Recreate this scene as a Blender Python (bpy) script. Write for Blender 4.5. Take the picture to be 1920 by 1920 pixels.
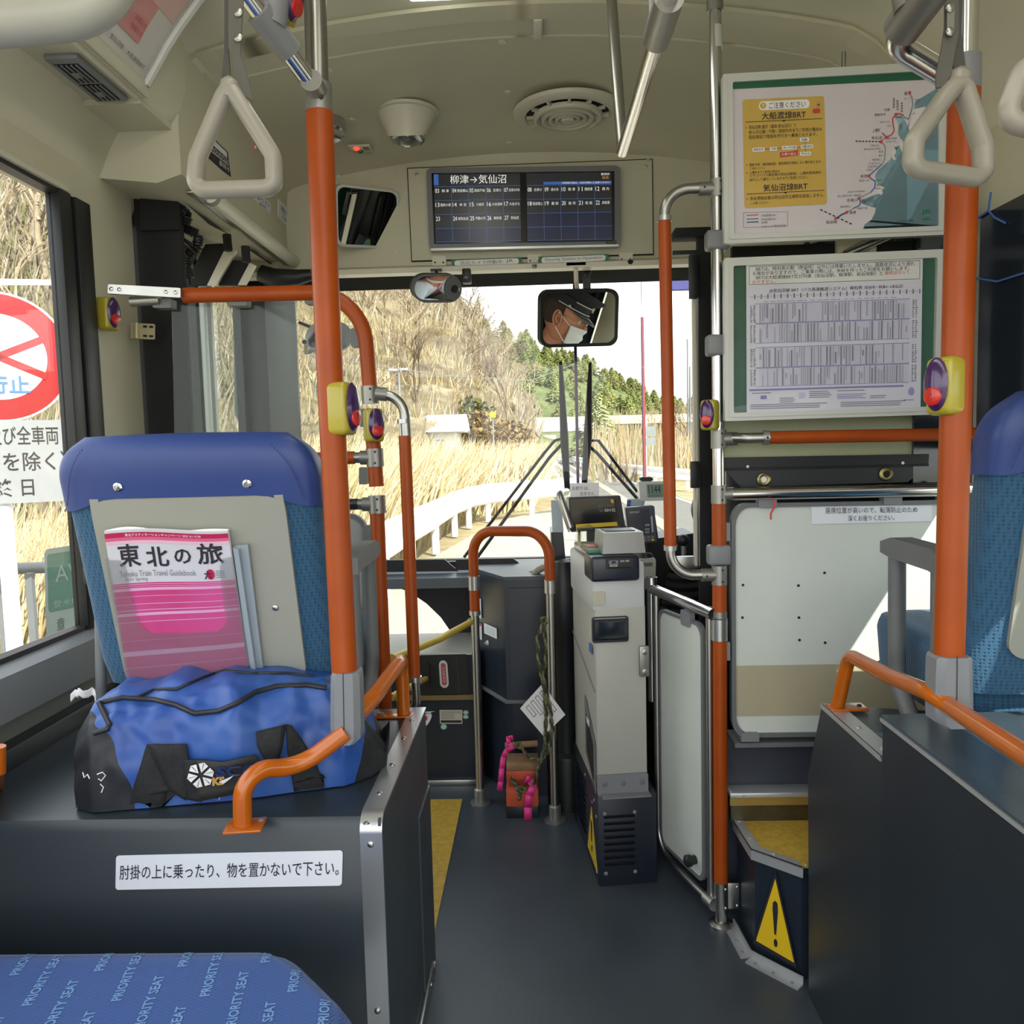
import bpy, bmesh, math, random
from mathutils import Vector, Matrix, noise
from mathutils.geometry import tessellate_polygon
from mathutils.bvhtree import BVHTree
V = Vector
for o in list(bpy.data.objects):
 bpy.data.objects.remove(o)
SC = bpy.context.scene
COL = SC.collection
# ---- camera
FPX = 1500.0                                 
CAM = V((0, 0, 1.25))
YAW, PITCH, ROLL = math.radians(1.55), math.radians(4.55), 0.0255
FW = V((-math.sin(YAW)*math.cos(PITCH), math.cos(YAW)*math.cos(PITCH), -math.sin(PITCH)))
R0 = FW.cross(V((0, 0, 1))).normalized()
U0 = R0.cross(FW).normalized()
RT = R0*math.cos(ROLL) - U0*math.sin(ROLL)
UP = U0*math.cos(ROLL) + R0*math.sin(ROLL)
cd = bpy.data.cameras.new('camera')
cam = bpy.data.objects.new('camera', cd)
COL.objects.link(cam)
cd.sensor_width = 36.0
cd.lens = 36.0*FPX/1920.0
cd.clip_start, cd.clip_end = 0.02, 600
cam.matrix_world = Matrix(((RT.x, UP.x, -FW.x, CAM.x), (RT.y, UP.y, -FW.y, CAM.y), (RT.z, UP.z, -FW.z, CAM.z), (0, 0, 0, 1)))
SC.camera = cam
# ---- light and exposure
SC.view_settings.view_transform = 'Standard'
SC.view_settings.look = 'None'
SC.view_settings.gamma = 1.0
SC.view_settings.use_curve_mapping = False
SC.view_settings.exposure = 1.25
WORLD_STRENGTH, SUN_STRENGTH = 1.3, 4.6
w = bpy.data.worlds.new('sky')
SC.world = w
w.use_nodes = True
nt = w.node_tree
bg = nt.nodes['Background']
tc = nt.nodes.new('ShaderNodeTexCoord')
sx = nt.nodes.new('ShaderNodeSeparateXYZ')
rp = nt.nodes.new('ShaderNodeValToRGB')
nt.links.new(tc.outputs['Generated'], sx.inputs[0])
nt.links.new(sx.outputs['Z'], rp.inputs[0])
nt.links.new(rp.outputs[0], bg.inputs[0])
rp.color_ramp.elements[0].position = 0.0
rp.color_ramp.elements[0].color = (1.0, 0.99, 0.97, 1)
rp.color_ramp.elements[1].position = 0.9
rp.color_ramp.elements[1].color = (0.80, 0.88, 1.0, 1)
bg.inputs[1].default_value = WORLD_STRENGTH
sd = bpy.data.lights.new('sun', 'SUN')
sd.energy = SUN_STRENGTH
sd.angle = math.radians(0.55)
sd.color = (1.0, 0.95, 0.86)
sun = bpy.data.objects.new('sun', sd)
COL.objects.link(sun)
SUN_DIR = V((-1.0, 1.45, -1.62)).normalized()
sun.rotation_euler = SUN_DIR.to_track_quat('-Z', 'Y').to_euler()
sun.location = (6, -8, 12)
# ---- pixel helpers (frame of 1920 px) to world points on real planes
def ray(px, py):
 return FW + RT*((px-960)/FPX) - UP*((py-960)/FPX)
def atY(px, py, y):
 d = ray(px, py)
 return CAM + d*(y/d.y)
def atX(px, py, x):
 d = ray(px, py)
 return CAM + d*(x/d.x)
def atZ(px, py, z):
 d = ray(px, py)
 return CAM + d*((z-CAM.z)/d.z)
def on(px, py, ax, val):
 return {'x': atX, 'y': atY, 'z': atZ}[ax](px, py, val)
def onplane(px, py, p0, n):
 d = ray(px, py)
 return CAM + d*((V(p0)-CAM).dot(n)/d.dot(n))
# ---- materials
def lin(c):
 c = c/255.0
 return c/12.92 if c <= 0.04045 else ((c+0.055)/1.055)**2.4
def L(*c):
 return (lin(c[0]), lin(c[1]), lin(c[2]), 1.0)
MATS = {}
def mat(name, rgb, rough=0.5, metal=0.0, var=0.05, scale=6.0, bump=0.0, bscale=60.0, coat=0.0, spec=0.5, rgb2=None, emit=0.0, sheen=0.0, rvar=0.06):
 if name in MATS:
  return MATS[name]
 m = bpy.data.materials.new(name)
 m.use_nodes = True
 t = m.node_tree
 b = t.nodes['Principled BSDF']
 c = L(*rgb)
 c2 = L(*rgb2) if rgb2 else tuple(list(min(1, x*(1-2*var)) for x in c[:3])+[1.0])
 no = t.nodes.new('ShaderNodeTexNoise')
 no.inputs['Scale'].default_value = scale
 no.inputs['Detail'].default_value = 4
 tcn = t.nodes.new('ShaderNodeTexCoord')
 t.links.new(tcn.outputs['Object'], no.inputs['Vector'])
 mx = t.nodes.new('ShaderNodeMix')
 mx.data_type = 'RGBA'
 mx.inputs[6].default_value = c
 mx.inputs[7].default_value = c2
 rmp = t.nodes.new('ShaderNodeMapRange')
 rmp.inputs[1].default_value = 0.35
 rmp.inputs[2].default_value = 0.65
 t.links.new(no.outputs['Fac'], rmp.inputs[0])
 t.links.new(rmp.outputs[0], mx.inputs[0])
 t.links.new(mx.outputs[2], b.inputs['Base Color'])
 r2 = t.nodes.new('ShaderNodeMapRange')
 r2.inputs[3].default_value = max(0.0, rough-rvar*rough*2)
 r2.inputs[4].default_value = min(1, rough+rvar*rough*2)
 t.links.new(no.outputs['Fac'], r2.inputs[0])
 t.links.new(r2.outputs[0], b.inputs['Roughness'])
 b.inputs['Metallic'].default_value = metal
 b.inputs['Specular IOR Level'].default_value = spec
 if coat:
  b.inputs['Coat Weight'].default_value = coat
  b.inputs['Coat Roughness'].default_value = 0.08
 if sheen:
  b.inputs['Sheen Weight'].default_value = sheen
 if emit:
  t.links.new(mx.outputs[2], b.inputs['Emission Color'])
  b.inputs['Emission Strength'].default_value = emit
 if bump:
  n2 = t.nodes.new('ShaderNodeTexNoise')
  n2.inputs['Scale'].default_value = bscale
  n2.inputs['Detail'].default_value = 3
  t.links.new(tcn.outputs['Object'], n2.inputs['Vector'])
  bp = t.nodes.new('ShaderNodeBump')
  bp.inputs['Strength'].default_value = bump
  bp.inputs['Distance'].default_value = 0.002
  t.links.new(n2.outputs['Fac'], bp.inputs['Height'])
  t.links.new(bp.outputs[0], b.inputs['Normal'])
 MATS[name] = m
 return m
def glass(name, rgb=(245, 250, 248), gloss=1.0, alpha=1.0, haze=0.0, hazecol=(225, 228, 222)):
 """clear sheet: light passes straight through, Fresnel reflection on top, optional dusty haze (a diffuse share)"""
 m = bpy.data.materials.new(name)
 m.use_nodes = True
 t = m.node_tree
 t.nodes.remove(t.nodes['Principled BSDF'])
 out = t.nodes['Material Output']
 tr = t.nodes.new('ShaderNodeBsdfTransparent')
 tr.inputs[0].default_value = L(*rgb)
 gl = t.nodes.new('ShaderNodeBsdfGlossy')
 gl.inputs['Roughness'].default_value = 0.02
 fr = t.nodes.new('ShaderNodeFresnel')
 ge = t.nodes.new('ShaderNodeNewGeometry')
 io = t.nodes.new('ShaderNodeMapRange')
 io.inputs[3].default_value = 1.45
 io.inputs[4].default_value = 1/1.45
 t.links.new(ge.outputs['Backfacing'], io.inputs[0])
 t.links.new(io.outputs[0], fr.inputs[0])
 mu = t.nodes.new('ShaderNodeMath')
 mu.operation = 'MULTIPLY'
 mu.inputs[1].default_value = gloss
 t.links.new(fr.outputs[0], mu.inputs[0])
 mx = t.nodes.new('ShaderNodeMixShader')
 t.links.new(mu.outputs[0], mx.inputs[0])
 t.links.new(gl.outputs[0], mx.inputs[2])
 if haze:
  df = t.nodes.new('ShaderNodeBsdfDiffuse')
  df.inputs[0].default_value = L(*hazecol)
  tl = t.nodes.new('ShaderNodeBsdfTranslucent')
  tl.inputs[0].default_value = L(*hazecol)
  ad = t.nodes.new('ShaderNodeMixShader')
  ad.inputs[0].default_value = 0.5
  t.links.new(df.outputs[0], ad.inputs[1])
  t.links.new(tl.outputs[0], ad.inputs[2])
  no = t.nodes.new('ShaderNodeTexNoise')
  no.inputs['Scale'].default_value = 9
  tcn = t.nodes.new('ShaderNodeTexCoord')
  t.links.new(tcn.outputs['Object'], no.inputs['Vector'])
  mr = t.nodes.new('ShaderNodeMapRange')
  mr.inputs[3].default_value = haze*0.5
  mr.inputs[4].default_value = min(1.0, haze*1.5)
  t.links.new(no.outputs['Fac'], mr.inputs[0])
  m2 = t.nodes.new('ShaderNodeMixShader')
  t.links.new(mr.outputs[0], m2.inputs[0])
  t.links.new(tr.outputs[0], m2.inputs[1])
  t.links.new(ad.outputs[0], m2.inputs[2])
  t.links.new(m2.outputs[0], mx.inputs[1])
 else:
  t.links.new(tr.outputs[0], mx.inputs[1])
 t.links.new(mx.outputs[0], out.inputs[0])
 return m
# ---- mesh builder
class Patch:
 """flat four-sided area: u to the right, v up, w towards the viewer"""
 def __init__(s, tl, tr, br, bl):
  s.a, s.b, s.c, s.d = V(bl), V(br), V(tr), V(tl)
  s.n = (s.b-s.a).cross(s.d-s.a).normalized()
  s.w, s.h = (s.b-s.a).length, (s.d-s.a).length
 def P(s, u, v, w=0.0):
  return (s.a*(1-u)+s.b*u)*(1-v) + (s.d*(1-u)+s.c*u)*v + s.n*w
def pxp(pts, ax, val):
 return Patch(*[on(p[0], p[1], ax, val) for p in pts])
def frp(o, ux, uy, w, h):
 """patch from a centre, two directions and a size"""
 o, ux, uy = V(o), V(ux).normalized()*w/2, V(uy).normalized()*h/2
 return Patch(o-ux+uy, o+ux+uy, o+ux-uy, o-ux-uy)
def rr(u0, v0, u1, v1, ru, rv=None, n=5):
 rv = ru if rv is None else rv
 pts = []
 for cx, cy, a0 in ((u1-ru, v1-rv, 0), (u0+ru, v1-rv, 90), (u0+ru, v0+rv, 180), (u1-ru, v0+rv, 270)):
  for i in range(n+1):
   a = math.radians(a0+90*i/n)
   pts.append((cx+ru*math.cos(a), cy+rv*math.sin(a)))
 return pts
def circ(cu, cv, ru, rv=None, n=24, a0=0, a1=360):
 rv = ru if rv is None else rv
 full = abs(a1-a0) >= 360
 return [(cu+ru*math.cos(math.radians(a0+(a1-a0)*i/(n if full else n-1))), cv+rv*math.sin(math.radians(a0+(a1-a0)*i/(n if full else n-1)))) for i in range(n)]
def fillet(pts, r, n=6):
 pts = [V(p) for p in pts]
 rs = r if isinstance(r, (list, tuple)) else [r]*len(pts)
 out = [pts[0]]
 for i in range(1, len(pts)-1):
  p, a, b = pts[i], pts[i-1], pts[i+1]
  d1, d2 = (a-p), (b-p)
  ang = d1.angle(d2)
  rad = rs[i]
  t = rad/math.tan(ang/2) if ang < 3.1 else 0
  t = min(t, d1.length*0.49 if i > 1 else d1.length*0.95, d2.length*0.49 if i < len(pts)-2 else d2.length*0.95)
  if t < 1e-4:
   out.append(p)
   continue
  s, e = p+d1.normalized()*t, p+d2.normalized()*t
  for k in range(n+1):
   q = k/n
   w_ = math.sin(ang/2)
   den = (1-q)**2+2*w_*q*(1-q)+q*q
   out.append((s*(1-q)**2 + p*2*w_*q*(1-q) + e*q*q)/den)
 out.append(pts[-1])
 return out
GLY = {}
def glyph(s, bold=0.0):
 k = (s, bold)
 if k in GLY:
  return GLY[k]
 cu = bpy.data.curves.new('t', 'FONT')
 cu.body = s
 cu.resolution_u = 2
 cu.offset = bold
 cu.fill_mode = 'FRONT'
 ob = bpy.data.objects.new('t', cu)
 COL.objects.link(ob)
 dg = bpy.context.evaluated_depsgraph_get()
 ev = ob.evaluated_get(dg)
 me = ev.to_mesh()
 vs = [(v.co.x, v.co.y) for v in me.vertices]
 fs = [tuple(p.vertices) for p in me.polygons]
 ev.to_mesh_clear()
 bpy.data.objects.remove(ob)
 bpy.data.curves.remove(cu)
 if vs:
  x0, x1 = min(v[0] for v in vs), max(v[0] for v in vs)
  y0, y1 = min(v[1] for v in vs), max(v[1] for v in vs)
 else:
  x0, x1, y0, y1 = 0, 1, 0, 1
 GLY[k] = (vs, fs, x0, y0, max(1e-6, x1-x0), max(1e-6, y1-y0))
 return GLY[k]
ORG = {}
class B:
 def __init__(s):
  s.bm = bmesh.new()
  s.mats = []
 def mi(s, m):
  if m not in s.mats:
   s.mats.append(m)
  return s.mats.index(m)
 def face(s, pts, m, smooth=False):
  vs = [s.bm.verts.new(p) for p in pts]
  try:
   f = s.bm.faces.new(vs)
   f.material_index = s.mi(m)
   f.smooth = smooth
   return f
  except Exception:
   return None
 def quad(s, pa, m, w=0.0, u0=0, v0=0, u1=1, v1=1):
  return s.face([pa.P(u0, v0, w), pa.P(u1, v0, w), pa.P(u1, v1, w), pa.P(u0, v1, w)], m)
 def flat(s, pa, uv, m, w=0.0):
  f = s.face([pa.P(u, v, w) for u, v in uv], m)
  return f
 def prism(s, pts, vec, m, m2=None, cap0=True):
  """extrude the polygon pts by vec"""
  pts = [V(p) for p in pts]
  vec = V(vec)
  a = [s.bm.verts.new(p) for p in pts]
  b = [s.bm.verts.new(p+vec) for p in pts]
  n = len(pts)
  im, im2 = s.mi(m), s.mi(m2 or m)
  fs = []
  if cap0:
   fs.append((a[::-1], im))
  fs.append((b, im))
  for i in range(n):
   fs.append(([a[i], a[(i+1) % n], b[(i+1) % n], b[i]], im2))
  for vs, ix in fs:
   try:
    f = s.bm.faces.new(vs)
    f.material_index = ix
    f.smooth = True
   except Exception:
    pass
 def tess(s, pts, m):
  vs = [s.bm.verts.new(p) for p in pts]
  ix = s.mi(m)
  for t in tessellate_polygon([[V(p) for p in pts]]):
   try:
    s.bm.faces.new([vs[i] for i in t]).material_index = ix
   except Exception:
    pass
 def slab(s, pa, uv, w0, w1, m, m2=None):
  s.prism([pa.P(u, v, w0) for u, v in uv], pa.n*(w1-w0), m, m2)
 def ring(s, pa, outer, inner, w0, w1, m):
  """frame between two outlines with the same number of points"""
  n = len(outer)
  ix = s.mi(m)
  o0 = [s.bm.verts.new(pa.P(u, v, w0)) for u, v in outer]
  o1 = [s.bm.verts.new(pa.P(u, v, w1)) for u, v in outer]
  i0 = [s.bm.verts.new(pa.P(u, v, w0)) for u, v in inner]
  i1 = [s.bm.verts.new(pa.P(u, v, w1)) for u, v in inner]
  for i in range(n):
   j = (i+1) % n
   for q in ((o0[i], o0[j], o1[j], o1[i]), (i0[j], i0[i], i1[i], i1[j]), (o1[i], o1[j], i1[j], i1[i]), (o0[j], o0[i], i0[i], i0[j])):
    f = s.bm.faces.new(q)
    f.material_index = ix
    f.smooth = True
 def box(s, c, d, m, rot=None, bev=0.0, seg=2):
  c = V(c)
  hx, hy, hz = d[0]/2, d[1]/2, d[2]/2
  M3 = rot.to_3x3() if rot is not None else Matrix.Identity(3)
  vs = [s.bm.verts.new(c + M3 @ V((x*hx, y*hy, z*hz))) for x in (-1, 1) for y in (-1, 1) for z in (-1, 1)]
  ix = s.mi(m)
  fs = []
  for q in ((0, 1, 3, 2), (4, 6, 7, 5), (0, 4, 5, 1), (2, 3, 7, 6), (0, 2, 6, 4), (1, 5, 7, 3)):
   f = s.bm.faces.new([vs[i] for i in q])
   f.material_index = ix
   f.smooth = True
   fs.append(f)
  if bev:
   es = list({e for f in fs for e in f.edges})
   r = bmesh.ops.bevel(s.bm, geom=es+vs, offset=bev, segments=seg, profile=0.5, affect='EDGES')
   for f in r['faces']:
    f.material_index = ix
    f.smooth = True
 def bx(s, x0, y0, z0, x1, y1, z1, m, bev=0.0, seg=2):
  s.box(((x0+x1)/2, (y0+y1)/2, (z0+z1)/2), (abs(x1-x0), abs(y1-y0), abs(z1-z0)), m, bev=bev, seg=seg)
 def tube(s, pts, r, m, seg=14, cap=True, closed=False, flat=1.0, upv=None):
  pts = [V(p) for p in pts]
  q = [pts[0]]
  for p in pts[1:]:
   if (p-q[-1]).length > 1e-6:
    q.append(p)
  pts = q
  n = len(pts)
  if n < 2:
   return
  ix = s.mi(m)
  rs = r if isinstance(r, (list, tuple)) else [r]*n
  tg = []
  for i in range(n):
   if closed:
    t = pts[(i+1) % n]-pts[i-1]
   else:
    t = pts[min(i+1, n-1)]-pts[max(i-1, 0)]
   tg.append(t.normalized())
  up = V(upv) if upv else (V((0, 0, 1)) if abs(tg[0].z) < 0.9 else V((1, 0, 0)))
  nn = (up-tg[0]*up.dot(tg[0])).normalized()
  rings = []
  for i in range(n):
   if i:
    nn = (nn-tg[i]*nn.dot(tg[i])).normalized()
   bb = tg[i].cross(nn)
   rings.append([s.bm.verts.new(pts[i]+(nn*math.cos(2*math.pi*k/seg)*flat+bb*math.sin(2*math.pi*k/seg))*rs[min(i, len(rs)-1)]) for k in range(seg)])
  for i in range(n if closed else n-1):
   a, b = rings[i], rings[(i+1) % n]
   for k in range(seg):
    f = s.bm.faces.new((a[k], a[(k+1) % seg], b[(k+1) % seg], b[k]))
    f.material_index = ix
    f.smooth = True
  if cap and not closed:
   for rg in (rings[0][::-1], rings[-1]):
    try:
     f = s.bm.faces.new(rg)
     f.material_index = ix
    except Exception:
     pass
 def lathe(s, o, ax, prof, m, seg=24, cap=True):
  """profile [(radius, height along ax)]"""
  o, ax = V(o), V(ax).normalized()
  u = ax.orthogonal().normalized()
  v = ax.cross(u)
  ix = s.mi(m)
  rings = []
  for r, h in prof:
   if r < 1e-6:
    rings.append([s.bm.verts.new(o+ax*h)])
   else:
    rings.append([s.bm.verts.new(o+ax*h+(u*math.cos(2*math.pi*k/seg)+v*math.sin(2*math.pi*k/seg))*r) for k in range(seg)])
  for a, b in zip(rings, rings[1:]):
   for k in range(seg):
    k2 = (k+1) % seg
    if len(a) == 1 and len(b) == 1:
     continue
    if len(a) == 1:
     q = (a[0], b[k2], b[k])
    elif len(b) == 1:
     q = (a[k], a[k2], b[0])
    else:
     q = (a[k], a[k2], b[k2], b[k])
    f = s.bm.faces.new(q)
    f.material_index = ix
    f.smooth = True
  if cap:
   for rg in (rings[0][::-1], rings[-1]):
    if len(rg) > 2:
     f = s.bm.faces.new(rg)
     f.material_index = ix
 def ball(s, c, r, m, seg=16, rings=10, rot=None):
  rx, ry, rz = r if isinstance(r, (tuple, list)) else (r, r, r)
  M3 = rot.to_3x3() if rot is not None else Matrix.Identity(3)
  s.grid(lambda u, v: V(c)+M3 @ V((rx*math.cos(2*math.pi*u)*math.sin(math.pi*v), ry*math.sin(2*math.pi*u)*math.sin(math.pi*v), rz*math.cos(math.pi*v))), seg, rings, m, wu=True)
 def grid(s, fn, nu, nv, m, wu=False, mf=None):
  """fn(u, v) -> point; m may be a material, mf(u, v) -> material overrides"""
  vs = [[s.bm.verts.new(fn(i/nu, j/nv)) for i in range(nu if wu else nu+1)] for j in range(nv+1)]
  for j in range(nv):
   for i in range(nu):
    i2 = (i+1) % nu if wu else i+1
    q = (vs[j][i], vs[j][i2], vs[j+1][i2], vs[j+1][i])
    try:
     f = s.bm.faces.new(q)
    except Exception:
     continue
    f.material_index = s.mi(mf((i+.5)/nu, (j+.5)/nv) if mf else m)
    f.smooth = True
 def text(s, pa, t, u0, v0, u1, v1, m, w=0.0008, bold=0.0, fn=None):
  vs, fs, x0, y0, dx, dy = glyph(t, bold)
  f_ = fn or pa.P
  nv = [s.bm.verts.new(f_(u0+(x-x0)/dx*(u1-u0), v0+(y-y0)/dy*(v1-v0), w)) for x, y in vs]
  ix = s.mi(m)
  for f in fs:
   try:
    g = s.bm.faces.new([nv[i] for i in f])
    g.material_index = ix
   except Exception:
    pass
 def screw(s, c, n, r=0.004, m=None):
  n = V(n).normalized()
  s.lathe(V(c), n, [(r, 0), (r*0.95, r*0.3), (r*0.6, r*0.55), (0, r*0.62)], m or M['chrome'], seg=10, cap=False)
 def build(s, name, parent=None, label=None, cat=None, group=None, kind=None, sharp=38, weld=False, mods=None):
  if weld:
   bmesh.ops.remove_doubles(s.bm, verts=s.bm.verts, dist=1e-5)
  bmesh.ops.recalc_face_normals(s.bm, faces=s.bm.faces)
  me = bpy.data.meshes.new(name)
  s.bm.to_mesh(me)
  s.bm.free()
  for m in s.mats:
   me.materials.append(m)
  try:
   me.set_sharp_from_angle(angle=math.radians(sharp))
  except Exception:
   pass
  o = bpy.data.objects.new(name, me)
  COL.objects.link(o)
  if parent is None:
   if len(me.vertices):
    xs = [v.co for v in me.vertices]
    org = V(((min(v.x for v in xs)+max(v.x for v in xs))/2, (min(v.y for v in xs)+max(v.y for v in xs))/2, min(v.z for v in xs)))
   else:
    org = V((0, 0, 0))
   o.location = org
  else:
   org = ORG[parent.name]
   o.parent = parent
  me.transform(Matrix.Translation(-org))
  ORG[o.name] = org
  if label:
   o['label'] = label
  if cat:
   o['category'] = cat
  if group:
   o['group'] = group
  if kind:
   o['kind'] = kind
  if mods:
   for ty, kw in mods:
    md = o.modifiers.new(ty.lower(), ty)
    for k_, v_ in kw.items():
     setattr(md, k_, v_)
  return o
def thing(name, label, cat, loc=(0, 0, 0), group=None):
 o = bpy.data.objects.new(name, None)
 COL.objects.link(o)
 o.location = loc
 o.empty_display_size = 0.05
 o['label'] = label
 o['category'] = cat
 if group:
  o['group'] = group
 ORG[o.name] = V(loc)
 return o
def copy_tree(o, parent=None):
 c = o.copy()
 COL.objects.link(c)
 c.parent = parent
 ORG[c.name] = ORG.get(o.name, V((0, 0, 0)))
 for ch in list(o.children):
  copy_tree(ch, c)
 return c
def retag(o, label=None, group=None):
 if label:
  o['label'] = label
 if group:
  o['group'] = group
 return o
def lerp(a, b, t):
 return a+(b-a)*t
def ipol(tab, x):
 if x <= tab[0][0]:
  return tab[0][1]
 for (a, b), (c, d) in zip(tab, tab[1:]):
  if x <= c:
   return b+(d-b)*(x-a)/(c-a)
 return tab[-1][1]
# ==== MATERIAL LIBRARY
M = {}
M['cream'] = mat('cream_panel', (194, 192, 170), 0.42, var=0.03, scale=3, rgb2=(187, 185, 163))
M['cream2'] = mat('cream_trim', (208, 206, 190), 0.4, var=0.03)
M['wallgrey'] = mat('grey_lower_wall', (128, 130, 122), 0.5, var=0.05)
M['floor'] = mat('dark_blue_grey_vinyl', (58, 66, 75), 0.38, var=0.08, scale=4, rgb2=(66, 74, 83), bump=0.15, bscale=300, rvar=0.15)
M['yellow_vinyl'] = mat('yellow_vinyl', (196, 162, 66), 0.5, var=0.08, scale=60, rgb2=(178, 144, 54), bump=0.1, bscale=300)
M['charcoal'] = mat('charcoal_panel', (42, 50, 56), 0.36, var=0.05, scale=2, rgb2=(38, 46, 53), rvar=0.12)
M['black'] = mat('black_plastic', (26, 28, 31), 0.45, var=0.08)
M['blackm'] = mat('black_matt', (20, 21, 23), 0.8, var=0.08)
M['navy'] = mat('dark_navy_panel', (34, 42, 54), 0.32, var=0.05)
M['dash'] = mat('dashboard_grey', (66, 74, 82), 0.4, var=0.05)
M['chrome'] = mat('polished_steel', (205, 205, 205), 0.16, metal=1.0, var=0.02)
M['steel'] = mat('brushed_steel', (176, 176, 172), 0.33, metal=1.0, var=0.03, scale=30)
M['cast'] = mat('cast_joint_grey', (150, 150, 146), 0.4, metal=0.75, var=0.04)
M['alu'] = mat('satin_aluminium', (186, 189, 190), 0.3, metal=0.85, var=0.03)
M['orange'] = mat('orange_grip', (160, 70, 10), 0.40, var=0.05, scale=9, rgb2=(150, 63, 7), spec=.35)
M['trimm'] = mat('bright_trim', (190, 192, 194), 0.38, metal=0.55, var=0.02)
M['darkband'] = mat('dark_ceramic_band', (22, 26, 28), 0.9, spec=.05)
M['orangeg'] = mat('orange_gloss_paint', (182, 92, 12), 0.22, var=0.03, scale=9, coat=0.25)
M['greyp'] = mat('light_grey_plastic', (122, 124, 128), 0.45, var=0.03)
M['greyd'] = mat('mid_grey_plastic', (104, 107, 109), 0.5, var=0.04)
M['strapg'] = mat('grey_strap', (92, 90, 84), 0.55, var=0.05)
M['handle'] = mat('white_grey_handle', (152, 148, 137), 0.32, var=0.03)
M['frame'] = mat('pale_frame', (200, 203, 198), 0.4, var=0.03, metal=0.1)
M['white'] = mat('white_board', (206, 211, 206), 0.35, var=0.02, rgb2=(200, 206, 200))
M['paper'] = mat('paper', (232, 232, 234), 0.6, var=0.02)
M['sticker'] = mat('sticker_white', (222, 226, 234), 0.4, var=0.02)
M['ink'] = mat('black_ink', (34, 32, 42), 0.6, var=0.02)
M['inkg'] = mat('grey_ink', (118, 120, 130), 0.6, var=0.02)
M['inkp'] = mat('violet_ink', (128, 126, 178), 0.6, var=0.02)
M['inkpl'] = mat('pale_violet_ink', (186, 186, 216), 0.6, var=0.02)
M['inkr'] = mat('red_ink', (198, 60, 66), 0.6, var=0.02)
M['blueink'] = mat('blue_ink', (66, 106, 176), 0.6, var=0.02)
M['jrgreen'] = mat('green_ink', (30, 112, 78), 0.5, var=0.03)
M['pgreen'] = mat('green_board', (22, 92, 66), 0.5, var=0.05)
M['yellow'] = mat('yellow_print', (200, 166, 76), 0.5, var=0.03)
M['sea'] = mat('sea_blue_print', (148, 186, 200), 0.5, var=0.02)
M['warn'] = mat('warning_yellow', (222, 186, 30), 0.4, var=0.03)
M['byellow'] = mat('button_yellow', (166, 154, 44), 0.3, var=0.03, coat=0.3)
M['violet'] = mat('button_violet', (60, 28, 84), 0.22, var=0.05, coat=0.5)
M['red'] = mat('button_red', (196, 38, 32), 0.25, var=0.05, coat=0.4)
M['seatvinyl'] = mat('blue_vinyl_cover', (38, 62, 126), 0.42, var=0.04, scale=5, bump=0.12, bscale=30)
M['glass'] = glass('window_glass', (246, 250, 247), 0.9)
M['glassl'] = glass('side_window_glass', (250, 252, 250), 0.5)
M['glassw'] = glass('windscreen_glass', (250, 252, 250), 0.6)
M['acryl'] = glass('scratched_acrylic', (236, 240, 238), 0.45, haze=0.015)
M['clearp'] = glass('clear_pocket_plastic', (244, 244, 244), 0.6, haze=0.14, hazecol=(190, 195, 190))
M['cover'] = glass('poster_cover_sheet', (250, 250, 250), 1.1)
M['tint'] = glass('smoked_glass', (46, 52, 58), 1.6)
M['mirror'] = mat('mirror_silver', (236, 240, 238), 0.0, metal=1.0, var=0.0, rvar=0)
M['skin'] = mat('skin', (196, 134, 104), 0.5, var=0.05)
M['pink'] = mat('pink_tape', (236, 62, 146), 0.45, var=0.05)
M['rope'] = mat('green_rope', (132, 130, 96), 0.8, var=0.3, scale=90, rgb2=(70, 72, 48))
M['wood'] = mat('old_wood', (150, 118, 84), 0.7, var=0.15, scale=20)
M['chock'] = mat('orange_chock_paint', (198, 84, 52), 0.55, var=0.1, scale=14)
def weave(name, c1, c2, scale, rough=0.85, bump=0.6, ang=0.785, sheen=0.2):
 """knitted seat cloth: a grid of small dimples"""
 m = mat(name, c1, rough, var=0.05, sheen=sheen)
 t = m.node_tree
 b = t.nodes['Principled BSDF']
 tcn = t.nodes.new('ShaderNodeTexCoord')
 mp = t.nodes.new('ShaderNodeMapping')
 mp.inputs['Rotation'].default_value = (0, 0, ang)
 mp.inputs['Scale'].default_value = (scale, scale, scale)
 t.links.new(tcn.outputs['Object'], mp.inputs['Vector'])
 vo = t.nodes.new('ShaderNodeTexVoronoi')
 vo.inputs['Randomness'].default_value = 0.0
 vo.inputs['Scale'].default_value = 1.0
 t.links.new(mp.outputs[0], vo.inputs['Vector'])
 mr = t.nodes.new('ShaderNodeMapRange')
 mr.inputs[1].default_value = 0.15
 mr.inputs[2].default_value = 0.5
 t.links.new(vo.outputs['Distance'], mr.inputs[0])
 mx = t.nodes.new('ShaderNodeMix')
 mx.data_type = 'RGBA'
 mx.inputs[6].default_value = L(*c2)
 mx.inputs[7].default_value = L(*c1)
 t.links.new(mr.outputs[0], mx.inputs[0])
 t.links.new(mx.outputs[2], b.inputs['Base Color'])
 bp = t.nodes.new('ShaderNodeBump')
 bp.inputs['Strength'].default_value = bump
 bp.inputs['Distance'].default_value = 0.002
 t.links.new(mr.outputs[0], bp.inputs['Height'])
 t.links.new(bp.outputs[0], b.inputs['Normal'])
 return m
M['seatcloth'] = weave('teal_blue_seat_cloth', (38, 84, 116), (24, 60, 92), 150, ang=0.785)
M['priocloth'] = weave('royal_blue_seat_cloth', (34, 74, 142), (16, 42, 100), 190, ang=0.4)
M['priotext'] = mat('pale_blue_woven_letters', (112, 150, 200), 0.85, var=0.05)
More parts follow.
